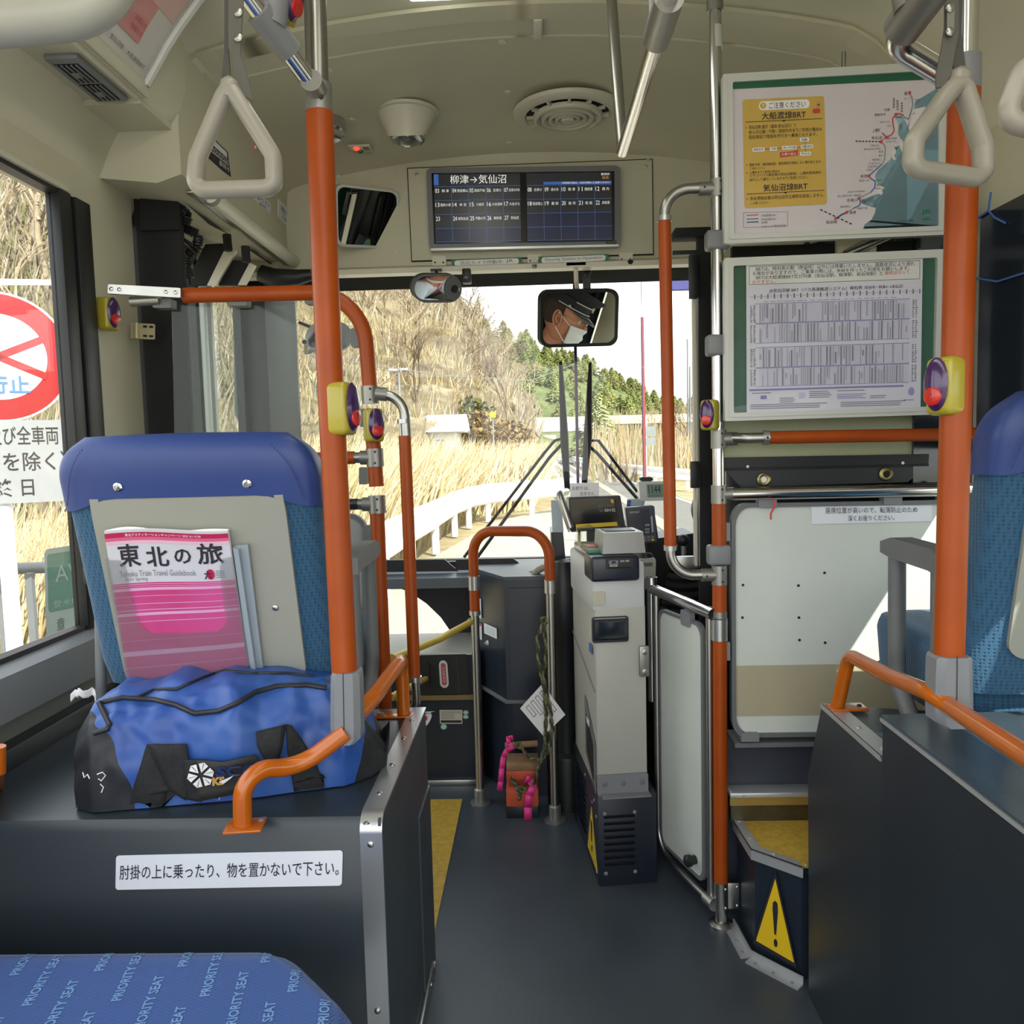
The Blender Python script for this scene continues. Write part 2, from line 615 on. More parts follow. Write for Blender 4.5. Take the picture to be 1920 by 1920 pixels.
# ==== BUS SHELL
XW = 1.10          
YB = -0.9         
def roofz(x, y):
 z = 2.40-0.13*x*x
 if abs(x) > 0.82:
  z -= (abs(x)-0.82)**2*3.4
 if y > 2.62:
  z -= (y-2.62)**2*0.55
 return z
b = B()
b.bx(-1.15, YB, -0.06, 1.15, 3.4, 0.0, M['floor'])
p = [atZ(806, 1500, 0.0), atZ(867, 1499, 0.0), atZ(812, 1762, 0.0)]
b.face([V((-1.1, p[0].y, 0.002)), V((p[1].x, p[1].y, 0.002)), V((p[2].x, p[2].y, 0.002)), V((-1.1, p[2].y, 0.002))], M['yellow_vinyl'])
b.build('floor', kind='structure')
b = B()
b.grid(lambda u, v: V((lerp(-1.13, 1.13, u), lerp(YB, 3.06, v), roofz(lerp(-1.13, 1.13, u), lerp(YB, 3.06, v)))), 40, 40, M['cream'])
b.bx(-1.16, YB, 2.43, 1.16, 3.45, 2.46, M['cream'])
b.build('ceiling', kind='structure', sharp=60)
def roofband(y0, y1, h, m, x0=-0.95, x1=0.95, name='trim_1'):
 b = B()
 n = 40
 for i in range(n):
  xa, xb = lerp(x0, x1, i/n), lerp(x0, x1, (i+1)/n)
  za, zb = roofz(xa, y0), roofz(xb, y0)
  b.prism([(xa, y0, za+0.01), (xb, y0, zb+0.01), (xb, y0, zb-h), (xa, y0, za-h)], (0, y1-y0, 0), m)
 return b.build(name, kind='structure', weld=True)
roofband(2.16, 2.235, 0.010, M['cream'], name='trim_1')
roofband(2.335, 2.341, 0.004, M['cream2'], name='trim_2')
roofband(1.72, 1.726, 0.004, M['cream2'], name='trim_4')
b = B()
xs = atZ(1008, 60, 2.4).x
b.bx(xs-0.012, 2.235, 2.385, xs+0.012, 2.335, 2.40, M['cream2'], bev=0.003)
b.build('trim_3', kind='structure')
for i, (px, py) in enumerate(((942, 81), (660, 198), (952, 174), (1605, 66), (616, 106), (955, 237))):
 q = atZ(px, py, 2.395)
 z = roofz(q.x, q.y)
 b = B()
 b.lathe((q.x, q.y, z), (0, 0, -1), [(0.012, 0), (0.011, 0.003), (0, 0.004)], M['cream2'], seg=16, cap=False)
 b.build('ceiling_plug', label=['small cream plug in ceiling band above the display', 'cream ceiling plug between orange pole and spot lamp', 'cream ceiling plug left of the round air outlet', 'cream ceiling plug above the route map poster', 'cream ceiling plug beside top of left chrome pole', 'cream ceiling plug between spot lamp and air outlet'][i], cat='plug', group='ceiling plugs')
WZ0, WZ1 = 0.835, 1.885
WY1 = 1.895
def wallslab(x, poly, t, m):
 b.prism([(x, y, z) for y, z in poly], (t, 0, 0), m)
b = B()
wallslab(-1.10, [(YB, WZ1), (2.26, WZ1), (2.26, 2.42), (YB, 2.42)], -0.06, M['cream'])
wallslab(-1.10, [(2.02, 0.6), (2.26, 0.6), (2.26, WZ1), (2.02, WZ1)], -0.06, M['cream'])
wallslab(-1.10, [(YB, 0.0), (2.26, 0.0), (2.26, WZ0), (YB, WZ0)], -0.06, M['wallgrey'])
b.build('wall_left', kind='structure')
b = B()
b.prism([(-1.10, YB, WZ0+0.002), (-1.055, YB, WZ0-0.012), (-1.05, YB, WZ0-0.10), (-1.10, YB, WZ0-0.115)], (0, 2.02-YB, 0), M['greyp'])
b.build('trim_5', kind='structure')
b = B()
b.bx(-1.10, YB, 0.63, -1.06, 2.0, 0.675, M['black'], bev=0.004)
b.build('baseboard_left', kind='structure')
b = B()
b.bx(-1.125, YB, WZ0-0.0, -1.095, WY1, WZ0+0.012, M['black'])
b.bx(-1.125, YB, WZ1-0.012, -1.095, WY1, WZ1, M['black'])
b.bx(-1.125, WY1, WZ0, -1.09, 1.945, WZ1, M['black'], bev=0.003)
b.bx(-1.135, 1.945, WZ0, -1.105, 1.965, WZ1, M['greyd'])
b.bx(-1.125, 1.965, WZ0, -1.09, 2.03, WZ1, M['black'], bev=0.004)
b.bx(-1.115, YB, WZ0, -1.111, WY1, WZ1, M['glassl'])
b.build('window_1', kind='structure')
b = B()
b.bx(-1.10, YB, WZ1-0.002, -1.085, 1.93, WZ1+0.012, M['cream2'], bev=0.003)
b.build('trim_6', kind='structure')
RZ0, RZ1 = 0.95, 1.78
b = B()
b.bx(1.10, YB, RZ1, 1.16, 3.35, 2.42, M['cream'])
b.bx(1.10, YB, 0.0, 1.16, 3.35, RZ0, M['cream'])
b.bx(1.10, 1.98, RZ0, 1.16, 2.12, RZ1, M['cream'])
b.bx(1.10, 3.1, RZ0, 1.16, 3.35, RZ1, M['cream'])
b.build('wall_right', kind='structure')
b = B()
b.bx(1.115, -0.1, RZ0, 1.119, 1.98, RZ1, M['glass'])
b.bx(1.10, YB, RZ0, 1.13, 1.98, RZ0+0.015, M['black'])
b.bx(1.10, YB, RZ1-0.015, 1.13, 1.98, RZ1, M['black'])
b.bx(1.10, 1.95, RZ0, 1.13, 1.98, RZ1, M['black'])
b.build('window_2', kind='structure')
b = B()
b.bx(1.115, 2.12, RZ0, 1.119, 3.1, RZ1, M['glass'])
b.bx(1.10, 2.12, RZ0, 1.13, 3.1, RZ0+0.02, M['black'])
b.bx(1.10, 2.12, RZ1-0.02, 1.13, 3.1, RZ1, M['black'])
b.build('window_3', kind='structure')
YF = 3.0
ZH = 1.925
b = B()
prof = [(-1.12, ZH), (1.12, ZH), (1.12, 2.25)]
prof += [(x, roofz(x, YF)+0.005) for x in [1.0-0.1*i for i in range(21)]]
prof += [(-1.12, 2.25)]
b.prism([(x, YF, z) for x, z in prof], (0, 0.05, 0), M['cream'])
b.prism([(-1.08, YF, ZH+0.005), (-1.08, YF-0.045, ZH-0.012), (-1.08, YF-0.045, ZH-0.03), (-1.08, YF+0.02, ZH-0.028), (-1.08, YF+0.02, ZH+0.005)], (2.16, 0, 0), M['cream2'])
b.bx(-1.08, YF+.02, ZH-.02, 1.08, YF+.30, ZH+.005, M['darkband'])
b.build('wall_front', kind='structure')
b = B()
hp = pxp([(765, 317), (1222, 300), (1224, 476), (773, 489)], 'y', YF-0.004)
b.slab(hp, [(0, 0), (1, 0), (1, 1), (0, 1)], -0.006, 0.004, M['cream'])
b.ring(hp, [(-.004, -.012), (1.004, -.012), (1.004, 1.012), (-.004, 1.012)], [(0, 0), (1, 0), (1, 1), (0, 1)], -0.006, 0.0012, M['blackm'])
hatch = b.build('access_hatch', label='cream hatch door framing the route display above the windscreen', cat='hatch')
b = B()
for u, v in ((0.035, 0.93), (0.975, 0.93), (0.985, 0.99)):
 b.lathe(hp.P(u, v, 0.004), hp.n, [(0.007, 0), (0.007, 0.003), (0, 0.004)], M['steel'], seg=12)
b.build('hatch_screw', hatch)
for px in (823, 1001, 1172):
 b = B()
 hq = pxp([(px-12, 481-(px-823)*.017), (px+14, 481-(px-823)*.017), (px+14, 500-(px-823)*.017), (px-12, 500-(px-823)*.017)], 'y', YF-0.004)
 b.slab(hq, rr(0, 0, 1, 1, .08), 0, 0.012, M['cream2'])
 for u in (.2, .8):
  b.lathe(hq.P(u, .35, .012), hq.n, [(.0035, 0), (.003, .002)], M['black'], seg=8)
 b.build('hinge', hatch)
YG = 3.32
zt, zb = atY(960, 536, YG).z, atY(900, 1046, YG).z
b = B()
b.bx(-1.06, YG, zb-0.02, 1.10, YG+0.005, ZH, M['glassw'])
b.bx(-1.10, YG-0.012, zt, 1.12, YG-0.002, ZH, M['darkband'])
b.bx(-1.10, YG-0.03, zb-0.03, 1.12, YG+0.01, zb, M['black'])
xa = atY(1081, 760, YG).x
b.bx(xa-0.006, YG-0.004, zb, xa+0.006, YG+0.008, zt, M['violet'])
b.build('window_4', kind='structure')
b = B()
b.bx(-1.12, 3.37, zb-.075, 1.12, 3.44, zb-.02, M['black'])
b.build('wall_front_outer', kind='structure')
b = B()
b.prism([(-1.12, 3.12, 0.55), (-1.12, 3.40, 0.55), (-0.985, 3.42, 0.55), (-0.955, 3.30, 0.55), (-1.02, 3.12, 0.55)], (0, 0, 1.42), M['black'])
b.build('wall_front_pillar', kind='structure')
b = B()
b.prism([(1.12, 3.12, 0.0), (1.12, 3.40, 0.0), (1.0, 3.40, 0.0), (1.06, 3.12, 0.0)], (0, 0, 2.0), M['black'])
b.build('wall_front_right_pillar', kind='structure')
YL = 3.22
def LY(px, py):
 q = atY(px, py, YL)
 return (q.x, q.z)
b = B()
x_l, x_r = -1.12, LY(900, 1100)[0]
zl0, zl1 = LY(800, 1216)[1], LY(800, 1092)[1]
topz = zb
arc = [LY(px, py) for px, py in ((700, 1096), (735, 1098), (768, 1110), (800, 1132), (826, 1157), (842, 1180), (852, 1205), (854, 1216))]
poly = [(x_l, topz), (x_r, topz), (x_r, 0.0), (LY(854, 1216)[0], 0.0)] + [(LY(854, 1216)[0], zl0)] + arc[::-1][1:] + [(x_l, arc[0][1])]
b.prism([(x, YL, z) for x, z in poly], (0, 0.04, 0), M['black'])
b.bx(x_l, YL, 0.0, LY(854, 1216)[0], YL+0.04, zl0, M['black'])
b.bx(x_r, YL, 0.0, 1.12, YL+0.04, topz, M['black'])
b.bx(x_l, YL+0.05, zl0, x_r, YL+0.054, zl1+0.1, M['glassw'])
b.bx(-1.12, YL, 0.0, -1.02, YL+0.1, 0.62, M['black'])
b.build('wall_front_lower', kind='structure')
# ==== DOOR AREA, FRONT LEFT
dr = thing('front_door', 'folding black framed bus door with tall glass panes at front left', 'door', (-1.1, 2.7, 0.0))
dr['kind'] = 'structure'
del dr['category']
dr.name = 'door_1'
ORG['door_1'] = V((-1.1, 2.7, 0.0))
ORG[dr.name] = V((-1.1, 2.7, 0.0))
for y0, y1 in ((2.30, 2.70), (2.72, 3.11)):
 b = B()
 pa = Patch((-1.10, y0, 1.95), (-1.10, y1, 1.95), (-1.10, y1, 0.05), (-1.10, y0, 0.05))
 fu, fv = 0.09, 0.03
 b.ring(pa, [(0, 0), (1, 0), (1, 1), (0, 1)], [(fu, fv), (1-fu, fv), (1-fu, 1-fv), (fu, 1-fv)], -0.03, 0.0, M['black'])
 b.build('door_frame', dr)
 b = B()
 b.slab(pa, [(fu, fv), (1-fu, fv), (1-fu, 1-fv), (fu, 1-fv)], -0.018, -0.014, M['glassl'])
 b.build('pane', dr)
for y in (2.685, 2.735):
 b = B()
 b.bx(-1.095, y-0.012, 0.3, -1.075, y+0.012, 1.93, M['frame'], bev=0.004)
 b.build('edge_strip', dr)
b = B()
q0, q1 = atY(262, 400, 2.28), atY(346, 400, 2.28)
b.bx(-1.10, 2.27, 0.62, q1.x-0.01, 2.30, 1.98, M['blackm'], bev=0.008)
b.build('door_post_panel', label='dark grey padded post panel behind the blue seat, left of the acrylic screen', cat='panel')
hd = thing('door_header', 'cream overhead door box with light tube and exit sign', 'overhead box', (-1.0, 2.1, 2.0))
zb0, zt0 = 1.965, 2.095
b = B()
xi = -0.886
b.prism([(-1.10, 2.10, 1.972), (-0.95, 2.10, 1.955), (xi, 2.10, 1.975), (xi-0.0, 2.10, 2.10), (xi+0.03, 2.10, 2.40), (-1.10, 2.10, 2.40)], (0, 0.90, 0), M['cream'])
b.build('housing', hd)
b = B()
b.bx(-1.10, 1.94, 2.085, -0.905, 2.10, 2.105, M['cream'])
b.prism([(-1.10, 1.95, 2.10), (-0.905, 1.95, 2.10), (-0.875, 1.95, 2.14), (-0.86, 1.95, 2.19), (-0.86, 1.95, 2.38), (-1.10, 1.95, 2.38)], (0, 0.15, 0), M['cream'])
b.build('end_cover', hd)
b = B()
q = pxp([(153, 196), (212, 236), (212, 325), (153, 222)], 'x', -1.094)
b.slab(q, [(0, 0), (1, 0), (1, 1), (0, 1)], 0, 0.01, M['cream2'])
for u, v in ((.12, .6), (.72, .55)):
 b.screw(q.P(u, v, .01), q.n, .006, M['steel'])
b.build('end_bracket', hd)
b = B()
b.tube([(-0.862, 2.235, 1.957), (-0.862, 3.0, 1.957)], 0.021, M['cream2'], seg=18)
b.lathe((-0.862, 2.232, 1.957), (0, -1, 0), [(0.024, -0.006), (0.024, 0.0), (0.019, 0.002), (0, 0.002)], M['greyd'], seg=24)
b.lathe((-0.862, 2.228, 1.957), (0, -1, 0), [(0.018, 0), (0.018, 0.002), (0, 0.003)], M['cream2'], seg=24)
b.build('light_tube', hd)
b = B()
b.bx(-0.90, 2.15, 1.944, -0.872, 3.0, 1.952, M['steel'], bev=0.002)
b.build('edge_strip', hd)
def hface(px, py):
 """point on the aisle face of the header"""
 p0, n = V((xi, 2.5, 2.10)), V((0.30, 0, -0.03)).normalized()
 return onplane(px, py, p0, n)
def hpatch(tl, tr, br, bl):
 return Patch(hface(*tl), hface(*tr), hface(*br), hface(*bl))
b = B()
q = hpatch((521, 372), (547, 400), (547, 436), (521, 406))
b.slab(q, rr(0, 0, 1, 1, .04), 0.0, 0.002, M['sticker'])
b.text(q, '出', .18, .50, .48, .82, M['ink'], .003)
b.text(q, '口', .60, .50, .84, .82, M['ink'], .003)
b.text(q, 'EXIT', .28, .14, .78, .34, M['inkg'], .003)
b.build('exit_sign', hd)
b = B()
q = hpatch((474, 358), (506, 380), (506, 402), (476, 380))
b.slab(q, rr(0, 0, 1, 1, .04), 0.0, 0.002, M['sticker'])
b.text(q, '降り口', .1, .52, .9, .86, M['ink'], .003)
b.text(q, '前扉', .3, .14, .7, .42, M['inkg'], .003)
b.build('notice_label', hd)
b = B()
q = hpatch((392, 252), (426, 285), (432, 332), (388, 300))
b.slab(q, [(0, 0), (1, 0), (1, 1), (0, 1)], 0.0, 0.002, M['ink'])
b.quad(q, M['sticker'], .003, .08, .70, .9, .93)
b.quad(q, M['cream'], .003, .1, .40, .92, .46)
b.text(q, 'AOUN7221', .10, .48, .92, .64, M['sticker'], .004)
b.text(q, '車椅子', .45, .12, .95, .34, M['sticker'], .004)
b.build('plate', hd)
b = B()
q = hpatch((503, 218), (549, 262), (549, 280), (507, 234))
b.slab(q, [(0, 0), (1, 0), (1, 1), (0, 1)], 0.0, 0.012, M['black'])
b.build('catch', hd)
b = B()
q = hpatch((570, 300), (586, 318), (587, 340), (571, 322))
b.slab(q, [(0, 0), (1, 0), (1, 1), (0, 1)], 0.0, 0.012, M['black'])
b.build('catch', hd)
for px, py in ((397, 135), (549, 312), (577, 345)):
 b = B()
 p = hface(px, py)
 b.lathe(p, (1, 0, -.1), [(0.010, 0), (0.009, 0.006), (0.004, 0.012), (0, 0.013)], M['steel'], seg=14)
 b.bx(p.x, p.y-.02, p.z-.003, p.x+.006, p.y+.02, p.z+.003, M['black'])
 b.build('key_lock', hd)
b = B()
p0, p1 = hface(375, 115), hface(590, 360)
b.tube([hface(375, 118)+V((.002, 0, 0)), hface(545, 305)+V((.002, 0, 0)), hface(588, 358)+V((.002, 0, 0))], 0.0016, M['blackm'], seg=5)
b.build('lid_gap', hd)
b = B()
p = hface(478, 276)
b.lathe(p, (1, 0, 0), [(0.004, 0), (0.003, 0.003), (0, 0.004)], mat('red_lens', (230, 60, 50), 0.3, emit=0.6), seg=10)
b.build('indicator_light', hd)
dg = thing('door_linkage', 'black folding door gear with coiled cables and pale link arms under the header', 'door mechanism', (-1.0, 2.6, 1.9))
b = B()
for pts in (((346, 378), (392, 420), (436, 442), (420, 432)), ((465, 462), (470, 470), (523, 505), (512, 495))):
 q = [onplane(px, py, (-0.99, 2.5, 1.953), V((0, 0, 1))) for px, py in pts]
 b.face([v+V((0, 0, -.002)) for v in q], M['blackm'])
b.build('slot', dg)
b = B()
for (x0, y0, x1, y1, w_) in ((425, 440, 428, 470, 7), (460, 462, 462, 492, 6)):
 a, c = atY(x0, y0, 2.55), atY(x1, y1, 2.55)
 b.tube([a, c], .014, M['blackm'], seg=8)
b.build('arm_post', dg)
for pts in (((385, 458), (425, 456), (432, 470), (392, 533), (345, 536)), ((428, 487), (462, 490), (465, 500), (446, 534), (408, 534))):
 b = B()
 b.prism([atY(px, py, 2.62) for px, py in pts], (0, .02, 0), M['blackm'])
 b.build('arm_plate', dg)
for pts in (((425, 460), (443, 470), (405, 535), (388, 535)), ((468, 492), (479, 498), (460, 534), (446, 534)), ((378, 440), (396, 452), (420, 456), (418, 446))):
 b = B()
 b.prism([atY(px, py, 2.60) for px, py in pts], (0, .012, 0), M['cream2'])
 b.build('link_arm', dg)
def coil(pts, rc, turns, r, m, bl):
 """coiled cable along a poly line"""
 pts = [V(p) for p in pts]
 seg = [(b_-a_).length for a_, b_ in zip(pts, pts[1:])]
 tot = sum(seg)
 out = []
 N = turns*10
 for i in range(N+1):
  d = tot*i/N
  k = 0
  while k < len(seg)-1 and d > seg[k]:
   d -= seg[k]
   k += 1
  t = min(1, d/seg[k])
  c = pts[k].lerp(pts[k+1], t)
  ax = (pts[k+1]-pts[k]).normalized()
  u = ax.orthogonal().normalized()
  v = ax.cross(u)
  a = 2*math.pi*i/10
  out.append(c+(u*math.cos(a)+v*math.sin(a))*rc)
 bl.tube(out, r, m, seg=5)
b = B()
coil([atY(300, 352, 2.3), atY(330, 385, 2.3), atY(352, 405, 2.3), atY(345, 420, 2.3)], .013, 16, .004, M['black'], b)
b.tube([atY(268, 338, 2.3), atY(290, 342, 2.3), atY(302, 355, 2.3)], .009, M['black'], seg=8)
b.build('coiled_cable', dg)
b = B()
coil([atY(338, 425, 2.32), atY(372, 440, 2.34), atY(370, 462, 2.34), atY(350, 480, 2.34), atY(348, 500, 2.34), atY(355, 522, 2.34)], .012, 26, .004, M['black'], b)
b.tube([atY(335, 420, 2.32), atY(345, 450, 2.32), atY(368, 478, 2.32), atY(352, 505, 2.32), atY(356, 535, 2.32)], .004, M['black'], seg=6)
b.build('coiled_cable', dg)
b = B()
b.tube([atY(488, 512, 2.9), atY(515, 522, 2.9), atY(560, 520, 2.9), atY(585, 515, 2.9)], [.03, .035, .028, .02], M['black'], seg=10)
b.build('motor', dg)
b = B()
b.prism([atY(262, 352, 2.26), atY(332, 355, 2.26), atY(336, 430, 2.26), atY(262, 432, 2.26)], (0, .01, 0), M['blackm'])
b.build('cover_plate', dg)
# ---- acrylic screen and orange door rail
YR = 2.02        
rail = thing('door_rail', 'orange arched grab rail with steel joints beside the front door', 'handrail', atY(718, 1335, YR))
zt_ = 552
def py_at(px, py, Y=YR):
 return atY(px, py, Y)
R1 = 0.019
rp_ = fillet([py_at(268, 560), py_at(345, 554), py_at(628, 548), py_at(679, 565), py_at(694, 735)], [0, 0, 0.10, 0.10, 0], 8)
pth = fillet([py_at(345, 554), py_at(679, 547), py_at(694, 733)], [0, .135, 0], 14)
b = B()
b.tube(pth, R1, M['orange'], seg=18)
b.build('grip', rail)
b = B()
b.tube([py_at(694, 772), py_at(702, 852)], R1, M['orange'], seg=18)
b.tube([py_at(703, 870), py_at(706, 912)], R1, M['orange'], seg=18)
b.tube([py_at(707, 960), py_at(722, 1336)], R1, M['orange'], seg=18)
b.build('grip', rail)
for (x, y0, y1) in ((693, 724, 757), (702, 841, 875), (706, 929, 962)):
 b = B()
 b.tube([py_at(x, y0), py_at(x+2, y1)], R1+.003, M['cast'], seg=18)
 if y0 != 724:
  b.tube([py_at(x-2, (y0+y1)/2), py_at(x-26, (y0+y1)/2)], R1-.001, M['cast'], seg=14)
  b.tube([py_at(x-24, (y0+y1)/2), py_at(x-40, (y0+y1)/2)], .014, M['steel'], seg=14)
 for dy in (6, y1-y0-7):
  b.screw(py_at(x+4, y0+dy)+V((0, -R1-.002, 0)), (0, -1, 0), .003, M['black'])
 b.build('tee_joint', rail)
b = B()
b.tube([py_at(665, 858), py_at(540, 862), py_at(480, 864)], .0165, M['orange'], seg=14)
b.build('cross_bar', rail)
b = B()
b.tube([py_at(672, 945), py_at(540, 950), py_at(480, 952)], .0145, mat('dark_steel_bar', (92, 94, 96), 0.3, metal=0.9), seg=14)
b.build('cross_bar', rail)
b = B()
br = pxp([(208, 535), (343, 542), (343, 560), (207, 552)], 'y', YR-.022)
b.slab(br, rr(0, 0, 1, 1, .03, .1), 0, .014, M['steel'])
for u in (.05, .16, .80, .93):
 b.screw(br.P(u, .5, .014), br.n, .005, M['chrome'])
b.build('wall_bracket', rail)
b = B()
b.tube([py_at(246, 566), py_at(300, 562)], .013, M['cast'], seg=12)
b.build('end_clamp', rail)
g = thing('grab_handle', 'slim vertical orange grab bar right of the arched door rail', 'handrail', atY(775, 1330, 1.98))
YH = 1.99
b = B()
b.tube(fillet([atY(708, 740, YH), atY(757, 742, YH), atY(762, 820, YH)], [0, .055, 0], 10), .0125, M['steel'], seg=14)
b.tube([atY(705, 738, YH), atY(726, 740, YH)], .017, M['cast'], seg=14)
b.build('curved_end', g)
b = B()
b.tube([atY(757, 786, YH), atY(757.5, 794, YH)], .0168, M['alu'], seg=14)
b.tube([atY(778, 1268, YH), atY(778, 1277, YH)], .018, M['alu'], seg=14)
b.build('collar', g)
b = B()
b.tube([atY(759, 817, YH), atY(777, 1268, YH)], .0155, M['orange'], seg=16)
b.build('grip', g)
b = B()
b.tube(fillet([atY(779, 1275, YH), atY(781, 1318, YH), atY(772, 1335, YH)], [0, .03, 0], 6), .011, M['steel'], seg=12)
b.build('foot', g)
sc = thing('acrylic_screen', 'scratched clear acrylic sheet hanging from the orange rail beyond the seat', 'screen', atY(480, 940, YR+.03))
b = B()
ap = pxp([(322, 566), (555, 566), (566, 940), (330, 945)], 'y', YR+.028)
b.slab(ap, [(0, 0), (1, 0), (1, 1), (0, 1)], -.0015, .0015, M['acryl'])
b.build('sheet', sc)
b = B()
ap2 = pxp([(566, 566), (668, 566), (682, 935), (568, 940)], 'y', YR+.028)
b.slab(ap2, rr(0, 0, 1, 1, .12, .05), -.0015, .0015, glass('clean_acrylic', (248, 250, 248), 0.4))
b.build('sheet', sc)
for i, (px, py, w_, h_) in enumerate(((308, 570, 17, 9), (449, 566, 17, 9), (584, 562, 10, 9), (667, 634, 7, 17), (683, 784, 6, 17), (682, 892, 7, 16))):
 b = B()
 q = pxp([(px-w_, py-h_), (px+w_, py-h_), (px+w_, py+h_), (px-w_, py+h_)], 'y', YR+.012)
 b.slab(q, rr(0, 0, 1, 1, .12), -.02, .014, M['greyd'])
 b.build('clip', sc)
kb = thing('partition_board', 'grey partition board with dark rubber edge beyond the blue seat', 'partition', atY(640, 1300, YR+.02))
b = B()
kp = pxp([(480, 968), (690, 962), (700, 1330), (480, 1330)], 'y', YR+.02)
o_ = rr(0, 0, 1, 1, .16, .1)
i_ = [(lerp(.5, u, .94), lerp(.5, v, .965)) for u, v in o_]
b.slab(kp, i_, -.004, .004, mat('board_grey', (150, 155, 152), 0.5, var=0.03))
b.build('board', kb)
b = B()
b.ring(kp, o_, i_, -.009, .009, M['greyd'])
b.build('rubber_edge', kb)
for py in (1000, 1145):
 b = B()
 q = pxp([(682, py-16), (698, py-16), (698, py+16), (682, py+16)], 'y', YR)
 b.slab(q, rr(0, 0, 1, 1, .1), 0, .012, M['greyd'])
 b.build('clip', kb)
b = B()
q = pxp([(568, 978), (580, 976), (582, 1007), (568, 1008)], 'y', YR+.013)
b.quad(q, M['sticker'])
b.build('sticker', kb)
b = B()
q = pxp([(247, 606), (291, 608), (291, 637), (247, 635)], 'y', 2.2)
b.slab(q, rr(0, 0, 1, 1, .04), 0, .006, mat('ivory_metal', (196, 186, 150), 0.4, metal=0.3))
b.tube([q.P(.27, 0, .008), q.P(.27, 1, .008)], .007, mat('ivory_metal', (196, 186, 150)), seg=10)
for u in (.62, .88):
 for v in (.2, .8):
  b.slab(q, rr(u-.08, v-.07, u+.08, v+.07, .03), .006, .008, M['black'])
b.build('hinge_plate', dr)
# ---- front cabinets
YC = 2.90
fc = thing('front_cabinet', 'low dark cabinet with red labelled hatch beside the front door', 'cabinet', atY(840, 1492, YC))
zc = atY(830, 1226, YC).z
xr_ = atY(893, 1300, YC).x
b = B()
ztr = atY(830, 1306, YC).z
b.bx(-1.02, YC, 0.0, xr_, 3.2, zc, M['navy'])
b.bx(-1.02, YC-.004, zc-.004, xr_, 3.22, zc+.004, M['frame'])
b.build('body', fc)
b = B()
b.bx(-1.02, YC-.012, ztr-.010, xr_, YC, ztr+.008, mat('brass_trim', (150, 132, 92), 0.35, metal=0.6))
b.build('edge_trim', fc)
b = B()
q = pxp([(788, 1228), (874, 1226), (882, 1300), (790, 1302)], 'y', YC-.002)
b.slab(q, rr(0, 0, 1, 1, .02), 0, .006, M['black'])
b.ring(q, [(.78, .05), (.79, .05), (.79, .95), (.78, .95)], [(.782, .06), (.788, .06), (.788, .94), (.782, .94)], .006, .008, M['greyd'])
b.slab(q, rr(.10, .22, .20, .80, .03, .05), .006, .02, M['blackm'])
b.build('hatch', fc)
b = B()
b.slab(q, rr(.40, .17, .58, .86, .085, .12, n=8), .006, .008, M['frame'])
b.slab(q, rr(.44, .24, .54, .79, .03, .05), .008, .0085, mat('red_label', (176, 62, 76), .5))
b.text(q, '消火器', .462, .30, .52, .72, M['frame'], .0095)
b.build('label', fc)
for (pp, kind_) in ((((794, 1334), (817, 1333), (806, 1357), (796, 1358)), 0), (((824, 1331), (867, 1331), (867, 1357), (825, 1357)), 1), (((868, 1331), (879, 1331), (879, 1348), (868, 1348)), 2), (((826, 1357), (838, 1357), (838, 1368), (826, 1368)), 2)):
 b = B()
 q = pxp(pp, 'y', YC-.0015)
 if kind_ == 0:
  b.slab(q, circ(.30, .42, .55, .55, 20, -90, 60)+[(.95, .98), (0, .98), (0, 0)], 0, .001, M['sticker'])
  b.slab(q, circ(.2, .46, .22, .2, 14), .001, .002, M['inkr'])
  b.text(q, '優先席', .1, .76, .8, .93, M['ink'], .002)
 elif kind_ == 1:
  b.slab(q, rr(0, 0, 1, 1, .02), 0, .001, mat('plate_beige', (190, 184, 166), .4))
  for v in (.9, .8, .7, .6, .5, .4):
   b.quad(q, M['inkg'], .0016, .06, v-.03, .94-(.3 if v < .75 else 0), v+.01)
  b.quad(q, M['ink'], .0016, .04, .08, .96, .26)
 else:
  for cv in ((.72, .24) if pp[0][1] < 1340 else (.5,)):
   b.slab(q, circ(.5, cv, .48, .24 if pp[0][1] < 1340 else .48, 16), 0, .001, mat('pale_green_seal', (150, 190, 176), .5))
   b.quad(q, M['sticker'], .0016, .3, cv-.05, .7, cv+.05)
 b.build('sticker', fc)
b = B()
b.bx(-1.02, YC-.012, 0.0, xr_, YC, 0.022, M['steel'], bev=0.002)
b.build('kick_strip', fc)
ds = thing('dashboard', 'dark dashboard shelf running below the windscreen', 'dashboard', (-.4, 3.0, .7))
b = B()
zd = atY(800, 1068, 3.15).z
z2 = atY(800, 1092, 3.0).z
b.prism([(-1.02, 3.22, zb-.02), (-1.02, 3.12, zb-.03), (-1.02, 3.05, zd), (-1.02, 2.99, zd-.01), (-1.02, 2.98, z2-.02), (-1.02, 3.22, z2-.03)], (1.02, 0, 0), M['dash'])
b.build('shelf', ds)
b = B()
b.prism([(-.02, 3.22, zb-.02), (-.02, 2.9, .80), (-.02, 2.9, .3), (-.02, 3.22, .3)], (1.1, 0, 0), M['navy'])
b.build('shelf', ds)
for (a0, a1) in (((690, 1052), (852, 1072)), ((855, 1050), (980, 1068))):
 b = B()
 q = pxp([(a0[0], a0[1]-2), (a1[0]-18, a0[1]-4), (a1[0]+8, a1[1]-2), (a0[0], a1[1])], 'y', 3.1)
 b.slab(q, [(0, 0), (1, 0), (1, 1), (0, 1)], 0, .015, M['black'])
 b.build('deflector', ds)
ec = thing('electrical_cabinet', 'tall dark angled cabinet behind the U shaped orange handrail', 'cabinet', atZ(960, 1520, 0))
pA, pB_, pC = atY(893, 1100, 2.93), atY(948, 1100, 2.76), atY(1040, 1100, 2.76)
zt1, zm = atY(948, 1088, 2.76).z, atY(948, 1312, 2.76).z
